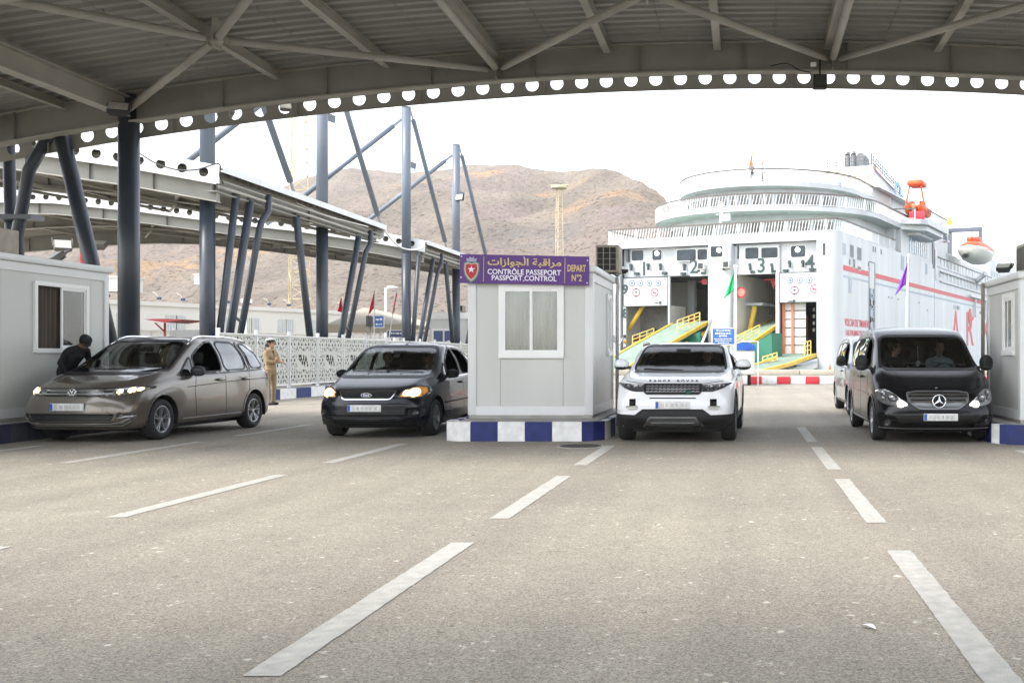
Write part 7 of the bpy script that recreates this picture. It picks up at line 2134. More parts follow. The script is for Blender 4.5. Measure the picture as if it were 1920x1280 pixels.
    for a_, b_ in (((-.028, .05), (0, .008)), ((0, .008), (.028, .05)), ((-.052, .02), (-.022, -.045)), ((-.022, -.045), (0, -.002)), ((0, -.002), (.022, -.045)), ((.022, -.045), (.052, .02))):
        mb.bar((a_[0], y - .004, .745 + a_[1]), (b_[0], y - .004, .745 + b_[1]), .012, .011, up=(0, 1, 0))
    mb.build('emblem_letters', M_whitebright, b, local=True)
    mb = MB(); mb.tube((0, y - .001, .745), (0, y + .006, .745), .058, 24); mb.build('emblem_field', mat('emblem_dark_blue', (.02, .03, .06), .3), b, local=True)
    plate(c, -.02, .545)
    for xs in ([(-.66, .82), (-.5, .815)],): pass
    c.line('bonnet_gap', [(-.74, .83), (-.44, .815), (.44, .815), (.74, .83)], 'front', M_frit, w=.008, off=.0, h=.002)
    for sg in (1, -1): c.line('bonnet_crease', [(sg * .50, .35), (sg * .60, 1.12)], 'top', pt, w=.03, off=-.004, h=.008)
    for sg in (-1, 1):
        c.line('wiper', [(sg * .05 - .3, 1.16), (sg * .05 + .35, 1.20)], 'top', M_black, w=.018, off=.012, h=.01)
    wheels(c, .895, rw + .002, nsp=5, double=True)
    mirror_pair(c, .86, 1.72, 1.06, M_dark, .23, .17)
    interior(c, 1.25, 1.0, 2.05, 1.6)
    mb = MB(); mb.tube((.0, 1.92, 1.40), (0, 1.9, 1.33), .012, 6); mb.bbox((-.12, 1.86, 1.38), (.12, 1.90, 1.45), .015); mb.build('rear_view_mirror', M_black, c.t, local=True)
    c.t.scale = (1.03, 1.02, 1.035)
    return c
car_touran()

def sides(c, plan, top, wins, gaps, handles, strips, hz=.92, lip=None, seal=M_frit):
    """wins: (name, outline, glass or None for an opened window on the right side)"""
    for ax, sg in (('right', 1), ('left', -1)):
        for nm, P, g, op in wins:
            P = smooth_poly(P)
            if op == ax: c.holes.append((ax, P)); c.line('window_seal', P, ax, seal, w=.035, off=-.002, h=.006, closed=True)
            else: c.window(nm, P, ax, g, seal, .016)
        for xs in gaps: c.line('door_gap', xs, ax, M_frit, w=.009, off=.0, h=.002)
        for nm, xs, m, w_ in strips: c.line(nm, xs, ax, m, w=w_, off=.003)
        for y in handles:
            p = c.proj(ax, y, hz, .025); mb = MB(); mb.bbox((p.x - .02, p.y - .10, p.z - .018), (p.x + .02, p.y + .10, p.z + .018), .012); mb.build('door_handle', c.paint, c.t, local=True)
            c.panel('handle_recess', [(y - .07, hz - .03), (y + .07, hz - .03), (y + .07, hz + .02), (y - .07, hz + .02)], ax, M_frit, off=.003, thick=.004)
        for yw, rw, ra in c.wheels:
            P = [(yw + (ra + .02) * math.cos(a), rw + (ra + .02) * math.sin(a)) for a in [PI * k / 16 for k in range(17)]]
            c.line('arch_lip', P, ax, lip or c.paint, w=.035, off=.002, h=.008)
def regions(bon, door1, door2, zs=.235, bz=.60, zd=1.05, hwm=.70):
    """bon = (y0, y1, halfwidth, zmin)"""
    R_ = [('bonnet', lambda q: bon[0] < q.y < bon[1] and abs(q.x) < bon[2] and q.z > bon[3]), ('front_bumper', lambda q: q.y < .62 and q.z < bz)]
    for nm, (a, b) in (('front_door', door1), ('rear_door', door2)):
        for tg, sg in (('|r', 1), ('|l', -1)): R_.append((nm + tg, lambda q, a=a, b=b, sg=sg: a < q.y < b and q.x * sg > hwm and .28 < q.z < zd))
    return R_ + [('sill|trim', lambda q: q.z < zs)]
def both(c, name, P, m, **k):
    """same piece on both sides of the nose; P for the +x side"""
    out = []
    for sg in (1, -1):
        Q = [(sg * x, z) for x, z in P]; out.append((sg, c.panel(name, Q if sg > 0 else Q[::-1], 'front', m, **k)))
    return out

# ---------------------------------------------------------------- dark compact carrier (left of the booth)
def car_dark():
    top = [(0, .72), (.08, .80), (.25, .88), (.6, .965), (.95, 1.03), (1.12, 1.07), (1.4, 1.24), (1.75, 1.45), (2.05, 1.555), (2.5, 1.60), (3.1, 1.59), (3.7, 1.53), (4.0, 1.42), (4.2, 1.12), (4.33, .90)]
    belt = [(0, .62), (.25, .78), (.7, .86), (1.2, .94), (2, .98), (3, 1.01), (4, 1.02), (4.33, .82)]
    plan = [(0, .80, .75, .55), (.2, .86, .81, .62), (.6, .895, .85, .68), (1.2, .905, .87, .765), (1.8, .91, .885, .71), (2.4, .91, .885, .66), (3.4, .90, .88, .61), (4.0, .87, .84, .58), (4.33, .80, .74, .58)]
    front = [(.15, .08), (.30, .0), (.55, .0), (.66, .03), (.78, .06), (.95, .2)]
    pt = paint('near_black_blue_paint', (.006, .007, .012), metal=0, rough=.22, coat=.25, spec=.3)
    c = Car('car', 'near-black compact carrier with glowing yellow headlamps left of the middle booth', 'car', (-6.10, 16.92, 0), 0, 4.33, 1.825, 1.6, top, belt, plan, front, pt, [(.88, .31, .375), (3.52, .31, .375)], zb=.20)
    c.window('windscreen', smooth_poly([(-.77, 1.00), (.77, 1.00), (.63, 1.52), (-.63, 1.52)]), 'front', M_carglass, M_frit, .02)
    for ax in ('right', 'left'): c.window('quarter_window', smooth_poly([(1.32, .985), (1.62, .99), (1.62, 1.24)], 3), ax, M_carglass, M_frit, .014)
    sides(c, plan, top, [('door_window', [(1.68, .99), (2.50, 1.01), (2.44, 1.50), (2.15, 1.48), (1.90, 1.37), (1.68, 1.22)], M_carglass, 'right'), ('door_window', [(2.58, 1.015), (3.30, 1.03), (3.24, 1.47), (2.54, 1.50)], M_carglass, 'right'), ('quarter_window', [(3.38, 1.04), (3.86, 1.07), (3.70, 1.36), (3.32, 1.46)], M_carglassdk, '')],
          [[(1.66, .30), (1.62, .75), (1.66, .98)], [(2.54, .28), (2.53, 1.0)], [(3.12, .32), (3.28, .62), (3.34, 1.03)]], (2.36, 3.15), [('bump_strip', [(1.3, .55), (3.05, .57)], M_frit, .03), ('window_chrome_strip', [(1.35, .97), (2.5, .995), (3.8, 1.04)], M_chrome, .010)], .88)
    c.finish(regions((.16, 1.10, .70, .76), (1.66, 2.53), (2.53, 3.30), zd=1.0))
    for sg, o in both(c, 'headlight', smooth_poly([(.47, .665), (.80, .665), (.875, .74), (.84, .84), (.72, .855), (.56, .80)], 3), M_lampdk, off=.010, thick=.02):
        Q = [(sg * x, z) for x, z in ((.51, .685), (.79, .685), (.845, .745), (.82, .82), (.72, .83), (.585, .785))]; Q = Q if sg > 0 else Q[::-1]
        c.panel('lamp_reflector', Q, 'front', M_amber, off=.015, thick=.006, parent=o)
        disc_on(c, 'lamp_bulb', sg * .70, .745, .075, M_lit, off=.021, parent=o, sq=.85)
        disc_on(c, 'lamp_bulb', sg * .60, .735, .045, M_lit, off=.021, parent=o)
    gp = smooth_poly([(-.38, .645), (.38, .645), (.46, .775), (-.46, .775)], 3)
    c.panel('grille', gp, 'front', M_frit, off=.006, thick=.02); c.line('grille_surround', gp, 'front', M_chrome, w=.016, off=.012, closed=True)
    for z in (.68, .71, .74): c.line('grille_slat', [(-.36, z), (.36, z)], 'front', M_dark, w=.008, off=.010)
    y = c.proj('front', 0, .715).y - .03
    mb = MB(); mb.tube((0, 0, 0), (0, .018, 0), 1, 28, M=Matrix.Translation((0, y, .715)) @ Matrix.Diagonal((.088, 1, .036, 1))); em = mb.build('emblem', M_chrome, c.t, local=True)
    mb = MB(); mb.tube((0, -.002, 0), (0, 0, 0), 1, 28, M=Matrix.Translation((0, y, .715)) @ Matrix.Diagonal((.079, 1, .029, 1))); mb.build('emblem_field', mat('emblem_blue', (.02, .04, .14), .3), em, local=True)
    mb = MB(); text_on(mb, 'Ford', (0, y - .003, .715), (1, 0, 0), (0, 0, 1), .05, .001, .001); mb.build('emblem_letters', M_whitebright, em, local=True)
    c.panel('lower_grille', [(-.55, .26), (.55, .26), (.60, .40), (-.60, .40)], 'front', M_frit, off=.004, thick=.02)
    for z in (.28, .31, .34, .37): c.line('grille_slat', [(-.54, z), (.54, z)], 'front', M_dark, w=.009, off=.008)
    for sg, o in both(c, 'bumper_vent', smooth_poly([(.60, .34), (.84, .36), (.86, .52), (.60, .50)], 3), M_frit, off=.004): disc_on(c, 'fog_lamp', sg * .74, .435, .042, M_lampdk, off=.014, parent=o)
    c.line('bumper_crease', [(-.84, .60), (-.5, .585), (.5, .585), (.84, .60)], 'front', c.paint, w=.02, off=.0, h=.008)
    c.line('bonnet_gap', [(-.70, .80), (-.46, .79), (.46, .79), (.70, .80)], 'front', M_frit, w=.008, off=0, h=.002)
    plate(c, -.02, .505, .54)
    for x in (-.3, .25):
        mb = MB(); p = c.proj('top', x, .98, .01); mb.ball(p, .012, n=6); mb.build('washer_jet', M_black, c.t, local=True)
    for x0, x1 in ((-.62, .02), (-.05, .60)): c.line('wiper', [(x0, 1.14), (x1, 1.10)], 'top', M_black, w=.018, off=.012, h=.01)
    p = c.proj('top', .0, 2.05, 0); mb = MB(); mb.tube(p, p + Vector((.10, .18, .16)), .006, 6, r1=.003); mb.tube(p, p + Vector((0, 0, .015)), .015, 8); mb.build('aerial', M_black, c.t, local=True)
    wheels(c, .89, .312, nsp=7, double=False, m=M_rimd); mirror_pair(c, .855, 1.55, 1.04, M_frit, .22, .15)
    interior(c, 1.15, .97, 1.9, 1.55)
    mb = MB(); mb.bbox((-.11, 1.68, 1.38), (.11, 1.72, 1.44), .012); mb.build('rear_view_mirror', M_black, c.t, local=True)
car_dark()

# ---------------------------------------------------------------- white compact suv (right of the booth)
def car_suv():
    top = [(0, .86), (.08, .94), (.22, 1.0), (.6, 1.045), (1.0, 1.085), (1.25, 1.115), (1.5, 1.24), (1.85, 1.44), (2.15, 1.545), (2.5, 1.59), (3.1, 1.565), (3.7, 1.50), (4.0, 1.42), (4.22, 1.15), (4.37, .98)]
    belt = [(0, .72), (.25, .90), (.7, .97), (1.2, 1.04), (2, 1.09), (3, 1.15), (4, 1.20), (4.37, .9)]
    plan = [(0, .86, .82, .64), (.2, .90, .87, .70), (.6, .935, .91, .75), (1.2, .94, .915, .82), (1.8, .945, .905, .765), (2.4, .945, .90, .70), (3.4, .95, .90, .64), (4.1, .93, .86, .58), (4.37, .86, .80, .6)]
    front = [(.15, .16), (.28, .06), (.42, .0), (.60, .0), (.75, .02), (.90, .05), (1.02, .14)]
    pt = paint('white_car_paint', (.78, .79, .80), metal=0, rough=.3)
    c = Car('car', 'white compact suv facing the viewer in the lane right of the middle booth', 'car', (-1.10, 16.02, 0), -.035, 4.37, 1.91, 1.6, top, belt, plan, front, pt, [(.89, .36, .43), (3.55, .36, .43)], zb=.24, nose_round=.24)
    c.window('windscreen', smooth_poly([(-.77, 1.095), (.77, 1.095), (.655, 1.53), (-.655, 1.53)]), 'front', M_carglass, M_frit, .018)
    sides(c, plan, top, [('door_window', [(1.62, 1.12), (2.60, 1.15), (2.56, 1.50), (2.25, 1.50), (1.90, 1.38)], M_carglass, 'right'), ('door_window', [(2.68, 1.155), (3.35, 1.19), (3.28, 1.47), (2.64, 1.50)], M_carglassdk, ''), ('quarter_window', [(3.42, 1.20), (3.85, 1.24), (3.75, 1.38), (3.36, 1.46)], M_carglassdk, '')],
          [[(1.56, .36), (1.54, .8), (1.62, 1.1)], [(2.64, .34), (2.63, 1.14)], [(3.10, .38), (3.24, .7), (3.30, 1.17)]], (2.45, 3.15), [('sill_cladding', [(1.4, .36), (3.05, .38)], M_dark, .12), ('side_vent', [(1.22, .96), (1.40, .97)], M_frit, .035)], 1.02, lip=M_dark)
    c.finish(regions((.20, 1.22, .74, .955), (1.56, 2.63), (2.63, 3.30), bz=.70, zd=1.14, zs=.30))
    # black lower nose
    c.panel('lower_cladding', [(-.90, .22), (.90, .22), (.92, .455), (.58, .445), (.46, .535), (-.46, .535), (-.58, .445), (-.92, .455)], 'front', M_black, off=.020, thick=.035, cell=.035)
    c.panel('skid_plate', smooth_poly([(-.40, .23), (.40, .23), (.46, .30), (.36, .425), (-.36, .425), (-.46, .30)], 3), 'front', mat('grey_skid_plate', (.10, .10, .105), .4), off=.034, thick=.015)
    c.line('skid_bar', [(-.33, .35), (.33, .35)], 'front', M_alu, w=.022, off=.036); c.line('skid_edge', [(-.46, .29), (-.34, .415), (.34, .415), (.46, .29)], 'front', M_rimd, w=.014, off=.033)
    c.panel('air_slot', [(-.30, .27), (.30, .27), (.32, .32), (-.32, .32)], 'front', M_black, off=.037, thick=.004)
    for sg, o in both(c, 'headlight', smooth_poly([(.44, .80), (.62, .80), (.78, .855), (.90, .93), (.74, .915), (.45, .905)], 3), M_lampdk, off=.010, thick=.02):
        for x, z, r, m in ((.56, .853, .046, M_reflr), (.68, .868, .03, M_reflr), (.76, .888, .02, M_reflr)):
            disc_on(c, 'lamp_ring', sg * x, z, r, m, off=.015, parent=o); disc_on(c, 'lamp_lens', sg * x, z, r * .62, M_lampdk, off=.02, parent=o)
    for sg in (0,):
        gp = smooth_poly([(-.40, .765), (.40, .765), (.455, .82), (.445, .905), (-.445, .905), (-.455, .82)], 3)
        c.panel('grille', gp, 'front', M_frit, off=.006, thick=.02); c.line('grille_surround', gp, 'front', M_dark, w=.02, off=.012, closed=True)
        for z in (.80, .835, .87):
            c.line('grille_bar', [(-.41, z), (.41, z)], 'front', M_rimd, w=.012, off=.014)
            mb = MB()
            for k in range(-6, 7): c.line('', [(k * .063 - .018, z + .01), (k * .063 + .018, z + .022)], 'front', M_rimd, w=.008, off=.012, join=mb)
            mb.build('grille_mesh', M_rimd, c.t, local=True, kind='stuff')
        disc_on(c, 'emblem', .24, .795, .045, mat('green_oval_emblem', (.01, .09, .05), .3), off=.024, sq=.5)
    y = c.proj('front', 0, .955).y
    for k, ch in enumerate('RANGE ROVER'):
        if ch == ' ': continue
        x = -.36 + .72 * k / 10; p = c.proj('front', x, .955, .004); mb = MB(); text_on(mb, ch, p, (1, 0, 0), (0, .45, .9), .055, .003, .002, sx=1.25); mb.build('bonnet_letter', M_dark, c.t, local=True)
    c.panel('slot', [(-.36, .695), (.36, .695), (.35, .712), (-.35, .712)], 'front', M_frit, off=.004)
    for sg, o in both(c, 'bumper_vent', [(.57, .575), (.67, .575), (.67, .69), (.57, .69)], M_frit, off=.006): pass
    for sg, o in both(c, 'running_lamp', smooth_poly([(.54, .535), (.68, .53), (.72, .56), (.71, .585), (.54, .585)], 3), mat('running_lamp_glass', (.50, .50, .46), .2, var=.15), off=.02, thick=.03): pass
    for sg in (1, -1): c.line('bonnet_gap', [(sg * .76, .96), (sg * .45, .92)], 'front', M_frit, w=.007, off=0, h=.002); c.line('bonnet_crease', [(sg * .52, .25), (sg * .58, 1.15)], 'top', pt, w=.035, off=-.005, h=.009)
    plate(c, .0, .60, .52)
    c.line('wiper', [(-.60, 1.28), (.05, 1.20)], 'top', M_black, w=.018, off=.012, h=.01)
    c.panel('scuttle', [(-.70, 1.20), (.70, 1.20), (.70, 1.29), (-.70, 1.29)], 'top', M_black, off=.004, thick=.006)
    wheels(c, .935, .362, w_=.235, nsp=5, rimr=.70); mirror_pair(c, .90, 1.62, 1.21, pt, .25, .19)
    interior(c, 1.35, 1.08, 2.0, 1.5, col=None)
    mb = MB(); mb.bbox((-.12, 1.84, 1.40), (.12, 1.88, 1.47), .012); mb.build('rear_view_mirror', M_black, c.t, local=True)
car_suv()

# ---------------------------------------------------------------- vans
def van(label, loc, pt, star=True, L=4.9, cat='van', bumper=None):
    top = [(0, .66), (.07, .78), (.2, .87), (.5, 1.0), (.85, 1.12), (1.0, 1.17), (1.25, 1.33), (1.6, 1.57), (1.85, 1.70), (2.2, 1.80), (2.8, 1.87), (3.8, 1.875), (4.5, 1.83), (4.75, 1.70), (L, 1.05)]
    belt = [(0, .58), (.2, .78), (.6, .93), (1.0, 1.08), (1.5, 1.12), (3, 1.13), (4.5, 1.13), (L, 1.0)]
    plan = [(0, .84, .80, .58), (.2, .90, .86, .66), (.6, .94, .90, .74), (1.0, .945, .91, .78), (1.6, .95, .925, .755), (2.2, .95, .93, .745), (4, .95, .93, .745), (4.6, .94, .91, .73), (L, .88, .84, .66)]
    front = [(.15, .12), (.28, .02), (.45, .0), (.62, .05), (.80, .12), (.95, .2)]
    c = Car('van', label, cat, loc, 0, L, 1.9, 1.87, top, belt, plan, front, pt, [(.88, .325, .39), (4.05, .325, .39)], zb=.20)
    c.window('windscreen', smooth_poly([(-.78, 1.135), (.78, 1.135), (.69, 1.685), (-.69, 1.685)]), 'front', M_carglass, M_frit, .02)
    sides(c, plan, top, [('door_window', [(1.42, 1.14), (2.28, 1.15), (2.28, 1.66), (2.0, 1.64), (1.80, 1.55)], M_carglass, 'left'), ('side_window', [(2.42, 1.16), (3.42, 1.16), (3.42, 1.67), (2.42, 1.67)], M_carglassdk, ''), ('side_window', [(3.54, 1.16), (4.50, 1.16), (4.42, 1.62), (3.54, 1.67)], M_carglassdk, '')],
          [[(1.36, .32), (1.34, .8), (1.40, 1.12)], [(2.34, .30), (2.34, 1.7)], [(3.48, .4), (3.48, 1.7)]], (2.18, 2.52), [('side_crease', [(1.2, .72), (4.5, .74)], pt, .03), ('sill_strip', [(1.35, .30), (3.6, .30)], M_chrome if star else M_dark, .03)], 1.0)
    c.finish(regions((.14, 1.0, .72, .80), (1.36, 2.34), (2.34, 3.48), zd=1.12))
    for sg, o in both(c, 'headlight', smooth_poly([(.47, .60), (.56, .55), (.80, .60), (.905, .68), (.90, .83), (.74, .825), (.60, .72)], 3), M_reflr if star else M_lampdk, off=.010, thick=.02):
        for x, z, r in ((.68, .69, .062), (.80, .765, .04), (.80, .69, .03)):
            disc_on(c, 'lamp_ring', sg * x, z, r, M_lampdk, off=.016, parent=o); disc_on(c, 'lamp_lens', sg * x, z, r * .72, M_reflr, off=.021, parent=o)
        if star: disc_on(c, 'lamp_bulb', sg * .575, .605, .045, M_litw, off=.022, parent=o); disc_on(c, 'lamp_bulb', sg * .50, .60, .022, M_litw, off=.022, parent=o)
    gp = smooth_poly([(-.30, .535), (.30, .535), (.46, .65), (.475, .775), (.30, .795), (-.30, .795), (-.475, .775), (-.46, .65)], 3)
    c.panel('grille', gp, 'front', M_rimd if star else M_dark, off=.006, thick=.02); c.line('grille_surround', gp, 'front', M_rimd if star else M_dark, w=.014, off=.012, closed=True)
    for z, hw in ((.645, .42), (.70, .45), (.75, .45)):
        c.line('grille_bar', [(-hw, z), (hw, z)], 'front', M_chrome if star else M_dark, w=.015, off=.02); c.line('grille_slot', [(-hw, z + .025), (hw, z + .025)], 'front', M_frit, w=.022, off=.008)
    if star:
        y = c.proj('front', 0, .665).y - .06; C_ = Vector((0, y, .655)); n = 30; mb = MB()
        mb.path([C_ + Vector((.098 * math.cos(2 * PI * k / n), 0, .098 * math.sin(2 * PI * k / n))) for k in range(n + 1)], .012, 6)
        for k in range(3):
            a = PI / 2 + 2 * PI * k / 3; t_ = C_ + Vector((math.cos(a) * .092, 0, math.sin(a) * .092)); q = Vector((-math.sin(a), 0, math.cos(a))) * .022
            mb.add([C_ + q, C_ - q, t_, C_ + Vector((0, -.012, 0))], [(0, 3, 2), (3, 1, 2), (0, 2, 1)])
        em = mb.build('emblem', M_chrome, c.t, local=True)
        mb = MB(); mb.tube(C_ + Vector((0, .008, 0)), C_ + Vector((0, .03, 0)), .094, 24); mb.build('emblem_field', M_frit, em, local=True)
        p = c.proj('top', 0, .26, .006); mb = MB(); mb.tube(p, p + Vector((0, -.004, .008)), .022, 14); mb.build('bonnet_badge', M_chrome, c.t, local=True)
    c.panel('lower_grille', smooth_poly([(-.42, .235), (.42, .235), (.52, .34), (-.52, .34)], 3), 'front', M_frit, off=.004)
    for sg, o in both(c, 'bumper_vent', smooth_poly([(.54, .25), (.84, .27), (.86, .44), (.66, .42)], 3), M_frit if star else M_dark, off=.004): disc_on(c, 'fog_lamp', sg * .76, .33, .045, M_lampdk, off=.012, parent=o)
    c.line('bumper_crease', [(-.87, .245), (-.5, .235), (.5, .235), (.87, .245)], 'front', M_rimd if star else M_dark, w=.012, off=.01)
    c.line('bumper_crease', [(-.88, .56), (-.5, .50), (.5, .50), (.88, .56)], 'front', pt, w=.018, off=.0, h=.008)
    if bumper: c.panel('bumper_cover', [(-.88, .2), (.88, .2), (.93, .58), (.5, .53), (-.5, .53), (-.93, .58)], 'front', bumper, off=.008, thick=.02)
    c.line('bonnet_gap', [(-.66, .85), (-.46, .815), (.46, .815), (.66, .85)], 'front', M_frit, w=.008, off=0, h=.002)
    for sg in (1, -1): c.line('bonnet_crease', [(sg * .42, .22), (sg * .60, .95)], 'top', pt, w=.04, off=-.005, h=.010)
    plate(c, .02, .415, .52)
    for x0, x1 in ((-.35, .15), (.05, .62)): c.line('wiper', [(x0, 1.10), (x1, 1.03)], 'top', M_black, w=.018, off=.014, h=.01)
    wheels(c, .93, .328, nsp=7, double=True); mirror_pair(c, .92, 1.38, 1.24, M_black, .22, .26)
    interior(c, 1.05, 1.08, 1.75, 1.7)
    if star:
        mb = MB(); mb.bbox((-.13, 1.66, 1.52), (.13, 1.70, 1.59), .012); mb.build('rear_view_mirror', M_black, c.t, local=True)
        mb = MB(); mb.tube((-.06, 1.68, 1.52), (-.05, 1.66, 1.27), .004, 5); mb.ball((-.05, 1.66, 1.22), .05, sx=.8, sy=.5, n=8); mb.build('hanging_ornament', M_whitebright, c.t, local=True)
    return c
van('black van with a chrome grille and round emblem beside the right cabin', (2.97, 16.02, 0), paint('black_van_paint', (.004, .004, .005), metal=0, rough=.22, coat=.12, spec=.3))
van('silver-grey van half hidden behind the black van', (3.28, 23.1, 0), paint('silver_grey_van_paint', (.25, .28, .32), metal=.4, rough=.35), False, bumper=M_dark)
# ================================================================== PEOPLE
M_skin = mat('skin', (.42, .24, .16), .55, var=.06, scale=12)
M_skin2 = mat('skin_darker', (.25, .14, .09), .55, var=.06, scale=12)
M_hair = mat('dark_hair', (.012, .010, .009), .6, var=.3, scale=30, streak=(6, 6, 1))
M_khaki = mat('khaki_uniform_cloth', (.29, .205, .115), .85, var=.12, scale=6, bump=.5, bscale=14)
M_blk = mat('black_clothing', (.010, .010, .012), .85, var=.3, scale=6, bump=.5, bscale=14)
M_lshirt = mat('pale_blue_shirt', (.36, .42, .46), .85, var=.12, scale=6)
M_gcloth = mat('grey_clothing', (.22, .22, .22), .85, var=.15, scale=6)
M_eye = mat('eye_dark', (.01, .008, .007), .3)
M_lip = mat('lips', (.28, .09, .08), .5)
def skin_mesh(name, pts, edges, root, mats, fn, parent, vox=.017, **kw):
    """one continuous body: tapered limbs fused into a single surface; radius (a, b) = half width, half depth"""
    mb = MB()
    def rr(r): return (r, r) if isinstance(r, (int, float)) else r
    for a, b in edges:
        (p, r0), (q, r1) = pts[a], pts[b]; r0, r1 = rr(r0), rr(r1); p, q = Vector(p), Vector(q)
        w0, w1 = max(0, r0[0] - r0[1]), max(0, r1[0] - r1[1])
        for k in ((-1, -.5, 0, .5, 1) if w0 + w1 > .01 else (0,)):
            u, v = p + Vector((0, w0 * k, 0)), q + Vector((0, w1 * k, 0))
            mb.tube(u, v, r0[1], 14, r1=r1[1]); mb.ball(u, r0[1], n=14); mb.ball(v, r1[1], n=14)
    o = mb.build(name, mats, None, local=True, merge=False)
    bm = bmesh.new(); bm.from_mesh(o.data); bmesh.ops.remove_doubles(bm, verts=bm.verts, dist=1e-5); bmesh.ops.recalc_face_normals(bm, faces=bm.faces); bm.to_mesh(o.data); bm.free()
    rm = o.modifiers.new('remesh', 'REMESH'); rm.mode = 'VOXEL'; rm.voxel_size = vox; sm = o.modifiers.new('smooth', 'SMOOTH'); sm.iterations = 5; sm.factor = .5
    dg = bpy.context.evaluated_depsgraph_get(); m2 = bpy.data.meshes.new_from_object(o.evaluated_get(dg)); bpy.data.objects.remove(o)
    m2.name = name; m2.materials.clear()
    for m in mats: m2.materials.append(m)
    for p in m2.polygons: p.use_smooth = True; p.material_index = fn(p.center)
    o = bpy.data.objects.new(name, m2); COL.objects.link(o); o.parent = parent
    return props(o, **kw)
def head(t, c, yaw, tilt, sk, hair, s_=1.0, long=False, cap=None):
    """head with face looking along local +x after yaw; c = centre of the skull"""
    M = Matrix.Translation(c) @ Matrix.Rotation(yaw, 4, 'Z') @ Matrix.Rotation(tilt, 4, 'Y') @ Matrix.Scale(s_, 4)
    mb = MB(); mb.ball((0, 0, .01), .098, sx=.98, sy=.80, sz=1.12, n=18, M=M); mb.ball((.035, 0, -.055), .062, sx=1, sy=.86, sz=1.05, n=14, M=M)
    mb.add([(.085, -.014, .012), (.085, .014, .012), (.118, 0, -.028), (.092, -.018, -.034), (.092, .018, -.034)], [(0, 1, 2), (0, 2, 3), (1, 4, 2), (3, 2, 4)], 0, True, M)
    for sg in (1, -1): mb.ball((.0, sg * .080, -.01), .028, sx=.6, sy=.35, sz=1, n=8, M=M)
    mb.tube((0, 0, -.06), (-.015, 0, -.16), .048, 12, M=M); h = mb.build('head', sk, t, local=True)
    mb = MB()
    for sg in (1, -1): mb.ball((.086, sg * .033, .012), .012, n=8, M=M)
    mb.build('eye', M_eye, h, local=True)
    mb = MB(); mb.ball((.091, 0, -.062), .02, sx=.5, sy=1.1, sz=.32, n=8, M=M); mb.build('mouth', M_lip, h, local=True)
    mb = MB(); mb.ball((-.016, 0, .028), .106, sx=.98, sy=.86, sz=1.06, n=16, M=M)
    if long: mb.ball((-.115, 0, -.035), .062, sx=1, sy=1, sz=1, n=12, M=M); mb.ball((-.06, 0, -.02), .075, sx=1, sy=1.1, sz=1.1, n=12, M=M)
    hr = mb.build('hair', hair, h, local=True)
    # trim hair off the face
    me = hr.data; bm = bmesh.new(); bm.from_mesh(me); Mi = M.inverted()
    bmesh.ops.delete(bm, geom=[f for f in bm.faces if (Mi @ f.calc_center_median()).x > .045 and (Mi @ f.calc_center_median()).z < .075], context='FACES'); bm.to_mesh(me); bm.free()
    if cap:
        mb = MB(); top, band = cap[:2]; mb.tube((-.01, 0, .052), (-.008, 0, .088), .107, 20, M=M, mi=1)
        if len(cap) > 2: mb.ball((-.008, 0, .08), .105, sz=.55, n=14, M=M)
        else: mb.tube((-.006, 0, .088), (-.01, 0, .118), .108, 20, M=M, r1=.142); mb.tube((-.01, 0, .118), (-.012, 0, .140), .142, 20, M=M, r1=.09)
        mb.ext([(.07, -.075, .058), (.125, -.05, .05), (.15, 0, .045), (.125, .05, .05), (.07, .075, .058)], (0, 0, .008), 1, M=M); mb.build('cap', [top, band], h, local=True)
    return h
def hand(t, p, d, sk, s_=1.0, curl=.5, up=(0, 0, 1)):
    p = Vector(p); d = Vector(d).normalized(); up = Vector(up); sd_ = d.cross(up).normalized(); up = sd_.cross(d)
    mb = MB(); mb.ball(p + d * .045 * s_, .044 * s_, sx=1, sy=.8, sz=.8, n=10); L_ = (.062, .070, .066, .052)
    for k in range(4):
        o = p + d * .075 * s_ + up * (.030 - .020 * k) * s_; q = o + d * L_[k] * .55 * s_ - sd_ * .01; e = q + (d * (1 - curl) - sd_ * curl) * L_[k] * .5 * s_
        mb.tube(o, q, .009 * s_, 6); mb.tube(q, e, .0085 * s_, 6, r1=.006 * s_)
    o = p + d * .03 * s_ + up * .035 * s_; mb.tube(o, o + (d + up * .8 - sd_ * .3).normalized() * .055 * s_, .010 * s_, 6, r1=.008 * s_)
    return mb.build('hand', sk, t, local=True)
